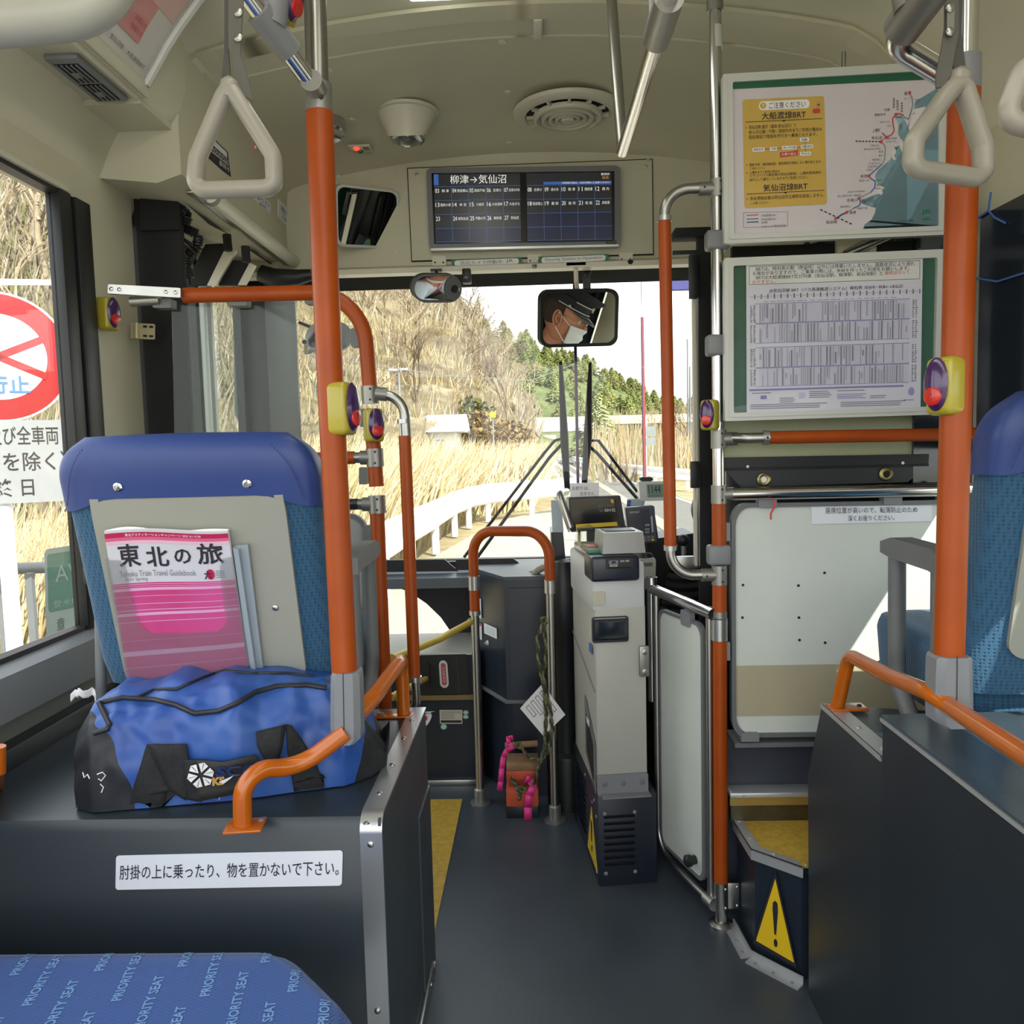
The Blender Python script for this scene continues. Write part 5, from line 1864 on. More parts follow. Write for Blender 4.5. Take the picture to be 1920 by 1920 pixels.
for a, c, d, e in ((s0, s1_, i1_, i0_), (s1_, s2_, i2_, i1_)):
 b.prism([v+V((0, 0, h1)) for v in (a, c, d, e)], (0, 0, .003), M['trimm'])
 b.prism([a+V((0, 0, h1-.022)), c+V((0, 0, h1-.022)), c+V((.002, .004, h1-.022)), a+V((.002, .004, h1-.022))], (0, 0, .025), M['trimm'])
for p in (s0.lerp(s1_, .12), s0.lerp(s1_, .7), s1_.lerp(s2_, .35), s1_.lerp(s2_, .96)):
 b.screw(p+V((.014, .008, h1+.003)), (0, 0, 1), .004, M['trimm'])
b.build('nosing', sp_)
b = B()
b.bx(.492, 2.015, h1, .90, 2.03, h2-.012, mat('scuffed_steel', (120, 116, 98), .3, metal=.85, var=.15, scale=14))
b.build('riser', sp_)
b = B()
b.bx(.488, 2.005, h2-.014, .90, 2.06, h2, M['trimm'], bev=.003)
b.bx(.488, 2.007, h2-.034, .90, 2.012, h2-.014, mat('gold_reflective_strip', (176, 150, 84), .3, metal=.5))
b.screw(atZ(1395, 1494, h2), (0, 0, 1), .004, M['trimm'])
b.build('nosing', sp_)
b = B()
b.bx(.488, 2.06, 0.0, .95, 2.10, h3-.0, mat('slate_riser', (62, 66, 78), .35))
b.bx(.488, 2.06, 0, .95, 2.7, h2-.004, M['navy'])
b.build('upper_riser', sp_)
b = B()
q = Patch(V((s1_.x, s1_.y, .24))-V((0, .0, 0)), V((s2_.x, s2_.y, .24)), V((s2_.x, s2_.y, 0)), V((s1_.x, s1_.y, 0)))
b.slab(q, [(.05, .18), (.90, .12), (.49, 1.02)], .0, .0025, M['ink'])
b.slab(q, [(.11, .22), (.85, .165), (.49, .94)], .0025, .0032, M['warn'])
b.slab(q, [(.475, .37), (.51, .37), (.545, .62), (.535, .70), (.49, .72), (.445, .69), (.44, .62)], .0032, .0038, M['ink'])
b.slab(q, circ(.50, .285, .036, .042, 16), .0032, .0038, M['ink'])
b.build('warning_sticker', sp_)
b = B()
for a, c in ((V((.494, 1.995, 0)), s1_), (s1_, V((XPn, 1.765, 0)))):
 t = (c-a).normalized()
 n_ = V((t.y, -t.x, 0))
 if n_.y > 0 or n_.x > 0:
  n_ = -n_ if n_.x > 0.5 or n_.y > 0 else n_
 n_ = V((-abs(n_.x), -abs(n_.y), 0))
 b.prism([a, c, c+n_*.026, a+n_*.026], (0, 0, .004), M['trimm'])
 b.prism([a, c, c+n_*.003, a+n_*.003], (0, 0, .022), M['trimm'])
 for t_ in (.15, .5, .85):
  b.screw(a.lerp(c, t_)+n_*.015+V((0, 0, .004)), (0, 0, 1), .004, M['greyp'])
b.build('floor_angle', sp_)
XB = XPn
pn = thing('step_divider', 'dark vertical divider panel flanking the steps with steel capped edge', 'panel', (XB, 1.6, 0))
def XZ(px, py, x=XPn):
 q = atX(px, py, x)
 return (q.y, q.z)
pts = [XZ(1516, 1925), XZ(1516, 1660), XZ(1515, 1452), XZ(1541, 1322), XZ(1655, 1421), (1.36, .722)]
pts[-2] = (1.36, pts[-2][1]) if False else pts[-2]
ztp = pts[3][1]
poly = [(pts[0][0], 0.0), (pts[1][0], pts[1][1]), (pts[2][0], pts[2][1]), (pts[3][0], ztp), (1.10, ztp), (1.10, 0.0)]
b = B()
b.prism([(XB, y, z) for y, z in poly], (.03, 0, 0), M['charcoal'])
b.build('board', pn)
b = B()
ycap = pts[3][0]
b.prism([(XB-.002, ycap, ztp+.001), (XB+.035, ycap-.01, ztp+.001), (XB+.035, 1.37, ztp+.001), (XB-.002, 1.37, ztp+.001)], (0, 0, .003), M['trimm'])
b.prism([(XB-.003, ycap, ztp-.006), (XB, ycap, ztp-.006), (XB, 1.37, ztp-.006), (XB-.003, 1.37, ztp-.006)], (0, 0, .010), M['trimm'])
for t in (.08, .55, .95):
 b.screw((XB+.016, lerp(ycap, 1.39, t), ztp+.004), (0, 0, 1), .005, M['trimm'])
b.build('edge_trim', pn)
b = B()
p = atX(1793, 1590, XB-.001)
b.screw(p, (-1, 0, 0), .005, M['trimm'])
p = atX(1838, 1880, XB-.001)
b.screw(p, (-1, 0, 0), .005, M['greyd'])
b.build('bolt', pn)
b = B()
b.prism([(XB+.03, ycap-.005, ztp-.004), (1.09, ycap-.12, ztp-.004), (1.09, 1.25, ztp-.004), (XB+.03, 1.25, ztp-.004)], (0, 0, .004), M['charcoal'])
b.build('shelf', pn)
rb = thing('wheel_housing', 'dark glossy wheel housing box at lower right under the orange rail', 'wheel box', (.85, 1.0, 0))
zrb = .776
yb1 = atX(1655, 1361, XB-.004).y
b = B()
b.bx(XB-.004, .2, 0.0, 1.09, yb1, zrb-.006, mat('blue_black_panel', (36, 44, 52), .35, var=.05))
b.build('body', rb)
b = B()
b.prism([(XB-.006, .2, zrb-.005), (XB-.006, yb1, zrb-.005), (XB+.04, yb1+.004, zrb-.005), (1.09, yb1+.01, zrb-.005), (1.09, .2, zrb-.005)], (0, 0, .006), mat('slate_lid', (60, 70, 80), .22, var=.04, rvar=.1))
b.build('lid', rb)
b = B()
b.bx(XB-.009, .2, zrb-.010, XB-.004, yb1, zrb-.004, M['trimm'])
b.build('edge_trim', rb)
b = B()
b.bx(XPn+.03, yb1, 0.0, 1.10, 1.78, h3-.004, M['charcoal'])
b.bx(XPn+.25, 1.78, 0.0, 1.10, 2.06, h3-.004, M['charcoal'])
b.build('raised_platform', label='dark raised platform under the right blue seat', cat='platform')
b = B()
b.bx(.50, 2.0, h3, 1.09, 2.10, h3+.012, M['greyd'])
b.build('ledge', label='thin grey ledge at the foot of the white partition board', cat='ledge')
# ==== RIGHT STANCHION AND RAIL
YS = 1.19
rs = thing('stanchion', 'thick orange stanchion on the right rising from a grey sleeve', 'pole', atY(1781, 1385, YS))
b = B()
b.tube([atY(1813, -60, YS), atY(1808, 175, YS)], .0165, M['chrome'], seg=20)
b.build('tube', rs)
b = B()
b.tube([atY(1809, 108, YS), atY(1808, 172, YS)], .0215, M['greyp'], seg=20)
b.build('collar', rs)
b = B()
b.tube([atY(1808, 168, YS), atY(1779, 1240, YS)], .0212, M['orange'], seg=24)
b.build('grip', rs)
b = B()
def sleeve(b, c0, c1, w0, w1, d, m):
 """tapered grey sleeve from the top c0 down to c1"""
 rings = []
 for t, w_ in ((0, w0*.86), (.04, w0), (.3, w0*1.04), (.75, w1), (.93, w1*.96), (1, w1*.55)):
  c = V(c0).lerp(V(c1), t)
  hx, hy = w_/2, d/2
  ch = hx*.38
  rings.append([s_ for s_ in [V((-hx+ch, -hy, 0)), V((hx-ch, -hy, 0)), V((hx, -hy+ch, 0)), V((hx, hy-ch, 0)), V((hx-ch, hy, 0)), V((-hx+ch, hy, 0)), V((-hx, hy-ch, 0)), V((-hx, -hy+ch, 0))]])
  rings[-1] = [c+v for v in rings[-1]]
 vr = [[b.bm.verts.new(p) for p in r_] for r_ in rings]
 ix = b.mi(m)
 for a_, c_ in zip(vr, vr[1:]):
  for k in range(8):
   f = b.bm.faces.new((a_[k], a_[(k+1) % 8], c_[(k+1) % 8], c_[k]))
   f.material_index = ix
   f.smooth = True
 for r_ in (vr[0], vr[-1]):
  f = b.bm.faces.new(r_)
  f.material_index = ix
sleeve(b, atY(1779, 1226, YS), atY(1779, 1356, YS), .052, .056, .052, M['greyp'])
b.tube([atY(1795, 1230, YS-.027), atY(1794, 1345, YS-.027)], .0006, M['black'], seg=4)
b.build('sleeve', rs)
hr = thing('box_handrail', 'glossy orange handrail running from the steel edge down the right wheel box', 'handrail', atX(1580, 1325, XB+.02))
e0 = V((.615, 1.625, ztp+.004))
path = [e0, atX(1592, 1228, .615), atY(1668, 1268, 1.36), atY(1742, 1298, 1.2), atY(1782, 1325, 1.16), atY(1925, 1418, .93), atY(2080, 1520, .75)]
b = B()
b.tube(fillet(path, [0, .05, .1, .1, .05, .1, 0], 8), .0135, M['orangeg'], seg=18)
b.build('tube', hr)
b = B()
c = e0
b.box((c.x+.02, c.y-.0, ztp+.006), (.075, .045, .005), M['orangeg'], bev=.002)
b.screw((c.x+.045, c.y, ztp+.009), (0, 0, 1), .005, M['black'])
b.build('foot_plate', hr)
# ==== LEFT WHEEL BOX
XL = -.2715
yl0, yl1 = 1.305, 1.875
zlb = .632
lb_ = thing('wheel_box', 'charcoal wheel box at lower left with steel corner trim and white notice', 'wheel box', (-.68, 1.6, 0))
b = B()
b.prism([(-1.09, yl0, 0), (-1.09, yl0, zlb-.02), (-1.09, yl0+.012, zlb-.003), (-1.09, yl0+.03, zlb), (-1.09, yl1, zlb), (-1.09, yl1, 0)], (1.09+XL-.004, 0, 0), M['charcoal'])
b.build('body', lb_)
b = B()
b.bx(XL-.005, yl0, 0, XL, yl1, zlb-.004, mat('lit_side_sheet', (66, 74, 80), .4, var=.06))  # side tone lightened to stand for light from the right windows
b.bx(XL-.004, yl1-.17, 0.0, XL+.004, yl1+.004, .44, mat('lit_side_sheet', (66, 74, 80)))
b.build('lit_side_sheet', lb_)
b = B()
tw = .036
yk0 = yl0-.003
prof = [(yl1, zlb+.003)]
prof += [(yl0+.028, zlb+.003)]
prof += [(yl0+.028-.031*math.sin(math.radians(a)), zlb-.028+.031*math.cos(math.radians(a))) for a in (20, 40, 60, 80, 90)]
prof += [(yk0, 0.0)]
for (y0, z0), (y1, z1) in zip(prof, prof[1:]):
 b.face([V((XL-tw, y0, z0)), V((XL+.002, y0, z0)), V((XL+.002, y1, z1)), V((XL-tw, y1, z1))], M['alu'], True)
 b.face([V((XL+.002, y0, z0)), V((XL+.002, y1, z1)), V((XL+.002, y1+(.006 if y1 <= yl0 else 0), z1-(.006 if y1 > yl0 else 0))), V((XL+.002, y0+(.006 if y0 <= yl0 else 0), z0-(.006 if y0 > yl0 else 0)))], M['alu'], False)
b.build('corner_trim', lb_, weld=True)
b = B()
for py in (1350, 1384, 1433, 1487, 1543):
 p = atZ(lerp(783, 697, (py-1350)/193), py, zlb+.004)
 b.screw((XL-.018, p.y, zlb+.003), (0, 0, 1), .0055, M['steel'])
for py in (1583, 1895):
 p = atY(688, py, yk0)
 b.screw((XL-.018, yk0, p.z), (0, -1, 0), .0058, M['steel'])
b.build('rivet', lb_)
b = B()
q = pxp([(218, 1604), (643, 1594), (641, 1660), (217, 1668)], 'y', yl0-.0015)
b.slab(q, rr(0, 0, 1, 1, .014, .09), 0, .001, M['sticker'])
b.text(q, '肘掛の上に乗ったり、物を置かないで下さい。', .018, .30, .985, .72, M['ink'], .0018, bold=.004)
b.build('notice_sticker', lb_)
b = B()
pz = atX(826, 1838, XL+.006).z
b.bx(XL, yl0, 0, XL+.010, yl1-.07, .035, M['steel'], bev=.002)
b.prism([(XL, yl1-.07, 0), (XL+.010, yl1-.07, 0), (XL+.010, yl1-.04, .0), (XL, yl1-.04, 0)], (0, 0, .02), M['steel'])
for y in (1.75, 1.6, 1.45):
 b.screw((XL+.010, y, .02), (1, 0, 0), .005, M['steel'])
b.build('kick_strip', lb_)
YSL = 1.38
ls = thing('stanchion', 'tall orange stanchion with grey sleeve left of the aisle', 'pole', atY(650, 1385, YSL))
b = B()
b.tube([atY(589, -60, YSL), atY(597, 214, YSL)], .0185, mat('stanchion_steel', (150, 148, 142), .28, metal=.9), seg=20)
b.build('tube', ls)
b = B()
b.tube([atY(596.5, 158, YSL), atY(598, 212, YSL)], .0225, M['cast'], seg=20)
b.tube([atY(597, 178, YSL), atY(583, 150, YSL-.045)], .018, M['cast'], seg=16)
b.screw(atY(600, 192, YSL)+V((.008, -.022, 0)), (.3, -1, 0), .004, M['black'])
b.build('tee_joint', ls)
b = B()
b.tube([atY(599, 211, YSL), atY(610, 520, YSL), atY(646, 1262, YSL)], .0225, M['orange'], seg=24)
b.build('grip', ls)
b = B()
sleeve(b, atY(651, 1256, YSL), atY(652, 1388, YSL), .050, .054, .052, M['greyp'])
b.tube([atY(643, 1262, YSL-.0265), atY(645, 1375, YSL-.0275)], .0006, M['black'], seg=4)
b.build('sleeve', ls)
lh = thing('box_handrail', 'glossy orange handrail rising from the wheel box past the blue bag', 'handrail', atZ(455, 1548, zlb))
e0 = atZ(455, 1545, zlb+.006)
e1 = atZ(757, 1338, zlb+.006)
b = B()
path = [e0, e0+V((.004, .0, .095)), atY(560, 1440, 1.345), atY(650, 1372, YSL-.02)]
b.tube(fillet(path, [0, .05, .08, 0], 8), .0155, M['orangeg'], seg=18)
path = [atY(662, 1348, YSL+.02), atY(700, 1308, 1.47), atY(748, 1243, 1.62), V((e1.x, e1.y, atY(755, 1240, e1.y).z)), e1]
b.tube(fillet(path, [0, .06, .05, .045, 0], 8), .0155, M['orangeg'], seg=18)
b.build('tube', lh)
b = B()
b.box((e0.x+.004, e0.y, zlb+.003), (.062, .05, .005), M['orangeg'], rot=Matrix.Rotation(.12, 3, 'Z'), bev=.002)
b.screw((e0.x+.027, e0.y+.012, zlb+.006), (0, 0, 1), .005, M['greyp'])
b.box((e1.x-.022, e1.y, zlb+.003), (.085, .04, .005), M['orangeg'], bev=.002)
b.screw((e1.x-.05, e1.y, zlb+.006), (0, 0, 1), .005, M['greyp'])
b.build('foot_plate', lh)
b = B()
b.tube([atY(-6, 1400, 1.30), atY(-6, 1450, 1.30)], .014, M['orangeg'], seg=16)
b.tube([atY(-6, 1442, 1.30), atZ(-6, 1475, zlb)], .012, M['orangeg'], seg=16)
b.build('side_grab_rail', label='sliver of glossy orange rail at the left edge beside the window wall', cat='handrail')
# ==== SEATS
def make_seat(cx, yb, aisle, label, zt=1.285, lean=.12, shellz=.80, zc=.87, hw=.236):
 root = thing('passenger_seat', label, 'seat', (cx, yb, zc-.4))
 zbk = zc-.07
 H = zt-zbk
 def rear(z):                   
  return yb-lean*(z-zbk)/H
 def sect(z):
  """half width and thickness at height z"""
  w_ = hw
  t = .095
  top = zt-z
  if top < .075:
   k = math.sqrt(max(0, 1-((.075-top)/.075)**2))
   w_ = hw-.062*(1-k)
   t = .095*(.35+.65*k)
  if z < zbk+.05:
   w_ -= .01*(1-(z-zbk)/.05)
  return w_, t
 def body(z0, z1, m, name, grow=0.0, nv=26, zf=None, extra=None):
  b = B()
  def fn(u, v):
   a = 2*math.pi*u
   ca, sa = math.cos(a), math.sin(a)
   zz0 = z0 if zf is None else zf(ca)
   z = lerp(zz0, z1, v)
   w_, t = sect(min(z, zt-.0005))
   e = .42
   x = math.copysign(abs(ca)**e, ca)*(w_+grow)
   y = math.copysign(abs(sa)**e, sa)*(t/2+grow)
   return V((cx+x, rear(z)+t/2*0+.0475+y, z+(grow if v == 1 else 0)))
  b.grid(fn, 56, nv, m, wu=True)
  w_, t = sect(z1-.0005)
  if z1 >= zt-.001:
   b.grid(lambda u, v: V((cx+math.copysign(abs(math.cos(2*math.pi*u))**.42, math.cos(2*math.pi*u))*(w_+grow)*(1-v), rear(z1)+.0475+math.copysign(abs(math.sin(2*math.pi*u))**.42, math.sin(2*math.pi*u))*(t/2+grow)*(1-v), z1+grow+.004*math.sin(v*1.57))), 56, 5, m, wu=True)
  return b.build(name, root, weld=True, sharp=70)
 body(zbk, zt-.06, M['seatcloth'], 'backrest')
 zh = zt-.107
 hc = body(zh, zt, M['seatvinyl'], 'headrest_cover', grow=.007, nv=14, zf=lambda c: zh-.022*min(1, max(0, abs(c)**.42-.60)/.28))
 for s_ in (-1, 1):
  b = B()
  for k in range(22):
   t0 = k/22
   z = lerp(zh-.008, zt-.012, t0)
   w_, t = sect(z)
   x = cx+s_*(w_*lerp(.93, .80, t0))
   b.ball((x, rear(z)-.0090, z), (.0011, .0008, .0028), mat('navy_thread', (28, 48, 110), .6), 6, 4)
  b.build('seam', hc)
 b = B()
 n_ = V((0, -1, -lean/H)).normalized()
 for sx_ in (-.120, .118):
  z = zh+.022
  p = V((cx+sx_, rear(z)-.0072, z))
  b.lathe(p, n_, [(.009, 0), (.0085, .002), (.005, .004), (.0045, .003), (0, .0035)], M['chrome'], seg=20)
 b.build('stud', hc)
 z1s, z0s = zh+.001, shellz
 b = B()
 sh = Patch(V((cx-.181, rear(z1s)-.001, z1s)), V((cx+.181, rear(z1s)-.001, z1s)), V((cx+.181, rear(z0s)-.001, z0s)), V((cx-.181, rear(z0s)-.001, z0s)))
 o_ = rr(0, 0, 1, 1, .10, .09)
 o_ = [(u, v) for u, v in rr(0, 0, 1, 1, .10, .09)]
 o_ = [(u, v if v < .5 else 1.0 if v > .91 else v) for u, v in o_]
 b.slab(sh, o_, -.01, .004, mat('seat_shell', (152, 153, 143), .42, var=.04, scale=3, rgb2=(146, 147, 138)))
 for u, v in ((.19, .025), (.22, .42), (.88, .42), (.82, .025), (.06, .42) if 0 else (.5, .985)):
  if v < .9:
   b.screw(sh.P(u, v, .004), sh.n, .0065, M['steel'])
 shell = b.build('back_shell', root)
 b = B()
 def cf(u, v):
  a = 2*math.pi*u
  x = math.copysign(abs(math.cos(a))**.35, math.cos(a))*(hw-.004)
  y = math.copysign(abs(math.sin(a))**.35, math.sin(a))*.205
  z = lerp(zc-.115, zc-.012, v)
  sc_ = 1.0 if v < .8 else 1-.04*(v-.8)/.2
  nose = .012*(1+y/.205)*(v-.3)
  return V((cx+x*sc_, yb+.235+y*sc_+nose, z))
 b.grid(cf, 56, 8, M['seatcloth'], wu=True)
 b.grid(lambda u, v: V((lerp(cf(u, 1).x, cx, v), lerp(cf(u, 1).y, yb+.235, v), zc-.012+.014*math.sin(v*1.57))), 56, 6, M['seatcloth'], wu=True)
 b.grid(lambda u, v: V((lerp(cf(u, 0).x, cx, v), lerp(cf(u, 0).y, yb+.235, v), zc-.115)), 56, 2, M['seatcloth'], wu=True)
 b.build('cushion', root, weld=True, sharp=70)
 b = B()
 b.bx(cx-.22, yb+.02, zc-.155, cx+.22, yb+.42, zc-.118, M['black'], bev=.01)
 for s_ in (-1, 1):
  b.tube(fillet([(cx+s_*.20, yb+.06, zc-.14), (cx+s_*.17, yb+.10, zc-.30), (cx+s_*.17, yb+.10, zc-.395)], [0, .05, 0], 6), .017, M['greyd'], seg=12)
 b.build('seat_frame', root)
 xa_ = cx+aisle*.268
 b = B()
 zp = zc+.175
 prof = [(yb+.005, zp-.035), (yb+.005, zp-.002), (yb+.03, zp+.010), (yb+.19, zp+.012), (yb+.235, zp), (yb+.235, zp-.022), (yb+.19, zp-.028), (yb+.04, zp-.030)]
 prof = [V((xa_-.021, y, z)) for y, z in prof]
 b.prism(prof, (.042, 0, 0), M['greyd'])
 b.build('armrest_pad', root)
 b = B()
 b.tube(fillet([(xa_, yb+.205, zp-.02), (xa_, yb+.200, zc-.10), (xa_-aisle*.01, yb+.13, zc-.19), (xa_-aisle*.04, yb+.04, zc-.19)], [0, .10, .06, 0], 10), .0165, M['greyd'], seg=14)
 b.tube([(xa_, yb+.035, zp-.02), (xa_-aisle*.0, yb+.03, zc-.18)], .0165, M['greyd'], seg=14)
 b.build('armrest_frame', root)
 b = B()
 b.bx(cx-aisle*.265-.014, yb+.03, zp-.05, cx-aisle*.265+.014, yb+.2, zp-.005, M['black'], bev=.01)
 b.build('armrest_pad', root)
 b = B()
 b.tube([(cx-aisle*.258, yb+.06, zp-.04), (cx-aisle*.258, yb+.03, zc-.2)], .011, M['greyd'], seg=10)
 b.build('armrest_frame', root)
 return root, sh, rear
seatL, shL, rearL = make_seat(-.636, 1.545, 1, 'blue seat with grey shell and guidebook pocket behind the blue bag', zt=1.283)
seatR, shR, rearR = make_seat(.985, 1.385, -1, 'blue seat on the raised platform at the right edge', zt=1.315, lean=.10, shellz=.868)
PN = shL.n
P0 = shL.P(.5, .5, .010)
def onS(px, py, w=0.0):
 return onplane(px, py, P0, PN)+PN*w
def SPatch(pts, w=0.0):
 return Patch(*[onS(x, y, w) for x, y in pts])
b = B()
rib = [(442, 1022), (466, 1020), (494, 1250), (474, 1252)]
b.prism([onS(x, y, -.002) for x, y in rib], PN*.006, mat('pocket_side', (150, 162, 172), .4))
b.prism([onS(x, y, .003) for x, y in ((442, 1022), (452, 1026), (484, 1252), (474, 1252))], PN*.012, mat('pocket_side', (150, 162, 172)))
b.prism([onS(x, y, -.002) for x, y in ((205, 1043), (210, 1043), (252, 1282), (246, 1282))], PN*.018, M['clearp'])
out = [(208, 1044), (232, 1045), (243, 1055), (251, 1100), (262, 1145), (271, 1166), (290, 1180), (345, 1180), (412, 1177), (426, 1168), (430, 1155), (424, 1120), (418, 1055), (424, 1041), (441, 1038), (478, 1262), (250, 1284)]
b.prism([onS(x, y, .016) for x, y in out], PN*.0012, M['clearp'])
b.build('magazine_pocket', seatL)
gbk = thing('guidebook', 'pink striped travel guidebook standing in the seat back pocket', 'book', onS(350, 1280))
b = B()
gq = SPatch([(200, 993), (430, 989), (470, 1258), (246, 1282)], .010)
def wav(u, v, w=0):
 return gq.P(u, v + .012*math.sin(u*5.2)*(v), w+.003*math.sin(u*math.pi))
def gface(u0, v0, u1, v1, m, w=.0006):
 b.grid(lambda u, v: wav(lerp(u0, u1, u), lerp(v0, v1, v), w), 16, 1, m)
b.grid(lambda u, v: wav(u, v, 0), 16, 8, mat('guide_paper', (198, 198, 208), .4, var=.02))
b.grid(lambda u, v: wav(u, v*1.0+.012*math.sin(u*9)*v, -.006), 16, 2, M['paper'])
b.grid(lambda u, v: wav(u, 1, lerp(0, -.006, v)), 16, 1, M['paper'])
crim = mat('crimson_print', (176, 20, 74), .4, var=.03)
mag = mat('magenta_print', (190, 64, 122), .4, var=.05, rgb2=(200, 84, 148))
lil = mat('lilac_print', (214, 160, 200), .4, var=.03)
gface(0, .955, 1, .985, crim)
gface(0, .935, 1, .955, mat('crimson_fade_a', (204, 96, 136), .4))
gface(0, .915, 1, .935, mat('crimson_fade_b', (222, 176, 196), .4))
gface(0, 0, 1, .672, mag)
for v0, v1 in ((.660, .664), (.648, .651), (.622, .640), (.585, .588), (.535, .539), (.495, .500), (.462, .480), (.42, .424), (.30, .302), (.20, .232), (.12, .124)):
 gface(0, v0, 1, v1, lil, .0010)
b.text(gq, '東', .085, .775, .27, .915, M['ink'], .001, .02, fn=wav)
b.text(gq, '北', .315, .770, .50, .895, M['ink'], .001, .02, fn=wav)
b.text(gq, 'の', .545, .790, .68, .885, M['ink'], .001, .02, fn=wav)
b.text(gq, '旅', .73, .785, .94, .925, M['ink'], .001, .02, fn=wav)
b.text(gq, 'Tohoku Train Travel Guidebook', .075, .712, .70, .750, M['inkg'], .001, fn=wav)
b.text(gq, '2021 Spring', .11, .680, .30, .706, M['inkg'], .001, fn=wav)
b.text(gq, '東北デスティネーションキャンペーン 2021.4.1-9.30', .17, .960, .78, .978, M['paper'], .001, fn=wav)
b.slab(gq, circ(.815, .712, .032, .034, 18), .0035, .0038, crim)
b.text(gq, '六', .765, .680, .825, .738, M['ink'], .0042, .03)
for k in range(4):
 b.quad(gq, M['inkg'], .0035, .86, .73-k*.014, .93, .735-k*.014)
b.build('cover', gbk)
# ==== BLUE DUFFEL BAG
bag = thing('duffel_bag', 'blue duffel bag with black ends and straps lying on the wheel box', 'bag', atZ(400, 1540, zlb))
bl0 = V((-.842, 1.432, zlb))
br0 = V((-.312, 1.565, zlb))
bdir = (br0-bl0)
bdir.normalize()
LB = (br0-bl0).length
bn = V((bdir.y, -bdir.x, 0))      
random.seed(3)
def bagpt(s, a):
 """s 0..1 along the bag, a 0..1 round the section from front bottom over the top to rear bottom"""
 th = math.pi*a
 hgt = ipol([(0, .115), (.05, .165), (.12, .192), (.25, .200), (.36, .202), (.5, .205), (.62, .200), (.80, .192), (.90, .155), (1, .05)], s)
 dep = ipol([(0, .085), (.06, .112), (.5, .128), (.85, .118), (.95, .09), (1, .05)], s)
 endk = 1.0
 c, s_ = math.cos(th), math.sin(th)
 e = .62
 y = math.copysign(abs(c)**e, c)*dep
 z = abs(s_)**.80*hgt
 p = bl0.lerp(br0, s)
 q = V((s*2.6, a*2.2, 1.7))
 wob = noise.noise(q*1.5)*.022+noise.noise(q*4.2)*.012+noise.noise(q*9)*.004
 fold = .010*math.sin(s*22+2.0*math.sin(a*5))*max(0, math.sin(th))*.5
 nrm = (bn*c+V((0, 0, 1))*s_)
 k = min(1, s_*2.5+.2)
 sag = -.018*math.exp(-((s-.60)/.07)**2)*s_
 r = p+bn*y+V((0, 0, z+.003+sag))+nrm*((wob+fold)*k)
 r.z = max(r.z, zlb+.002)
 return r
bagblue = mat('bag_blue_nylon', (32, 72, 148), .42, var=.12, scale=7, rgb2=(54, 92, 160), bump=.5, bscale=26)
bagblack = mat('bag_black_nylon', (30, 32, 38), .55, var=.1, scale=8, bump=.3, bscale=40)
UL, UR = .14, .88
def smap(u, a):
 fl = ipol([(0, .19), (.12, .155), (.3, .075), (.42, .045), (1, .04)], a)+.008*math.sin(a*40)
 fr_ = ipol([(0, .885), (.15, .93), (.3, .925), (.45, .965), (1, .97)], a)+.006*math.sin(a*30)
 if u < UL:
  return fl*u/UL
 if u > UR:
  return lerp(fr_, 1, (u-UR)/(1-UR))
 return lerp(fl, fr_, (u-UL)/(UR-UL))
bb = B()
NS, NA = 150, 80
bb.grid(lambda u, v: bagpt(smap(u, v), v), NS, NA, bagblue, mf=lambda u, v: bagblack if (u < UL or u > UR) else bagblue)
for s_, sg in ((0, -1), (1, 1)):
 bb.grid(lambda u, v, s_=s_: bagpt(s_, u).lerp((bl0 if s_ == 0 else br0)+V((0, 0, .08)), v)+bdir*(.012*sg*math.sin(math.pi*v*.5)), 40, 6, bagblack)
bb.grid(lambda u, v: bagpt(u, 0).lerp(bagpt(u, 1), v), 30, 2, bagblack)
bmesh.ops.remove_doubles(bb.bm, verts=bb.bm.verts, dist=1e-5)
BAGTREE = BVHTree.FromBMesh(bb.bm)
bb.build('body', bag, sharp=80)
def onbag(px, py, off=.003):
 d = ray(px, py).normalized()
 h = BAGTREE.ray_cast(CAM, d, 5)
 if h[0] is None:
  h = BAGTREE.find_nearest(CAM+d*1.5)
  return h[0]+bn*off
 return h[0]-d*off
def bagribbon(b, left, right, m, n=14, off=.004, th=.003):
 """band between two pixel polylines laid over the bag"""
 def samp(pl, t):
  k = t*(len(pl)-1)
  i = min(int(k), len(pl)-2)
  return (lerp(pl[i][0], pl[i+1][0], k-i), lerp(pl[i][1], pl[i+1][1], k-i))
 rows = []
 for i in range(n+1):
  a, c = samp(left, i/n), samp(right, i/n)
  rows.append([onbag(lerp(a[0], c[0], k/5), lerp(a[1], c[1], k/5), off) for k in range(6)])
 vs = [[b.bm.verts.new(p) for p in r_] for r_ in rows]
 ix = b.mi(m)
 for i in range(n):
  for k in range(5):
   f = b.bm.faces.new((vs[i][k], vs[i][k+1], vs[i+1][k+1], vs[i+1][k]))
   f.material_index = ix
   f.smooth = True
webm = mat('black_webbing', (26, 27, 30), .75, var=.15, scale=120, bump=.4, bscale=400)
b = B()
bagribbon(b, [(236, 1556), (252, 1470), (277, 1395)], [(300, 1543), (318, 1470), (335, 1420)], webm, off=.004)
bagribbon(b, [(277, 1395), (290, 1425), (318, 1482), (350, 1500)], [(350, 1395), (354, 1420), (352, 1440), (356, 1478)], webm, off=.009)
b.build('strap', bag, mods=[('SOLIDIFY', dict(thickness=.003))])
b = B()
bagribbon(b, [(480, 1372), (482, 1400), (500, 1430), (474, 1452)], [(536, 1358), (530, 1400), (520, 1432), (500, 1450)], webm, off=.009)
bagribbon(b, [(536, 1358), (540, 1420), (556, 1510)], [(546, 1360), (590, 1420), (616, 1500)], webm, off=.005)
b.build('strap', bag, mods=[('SOLIDIFY', dict(thickness=.003))])
b = B()
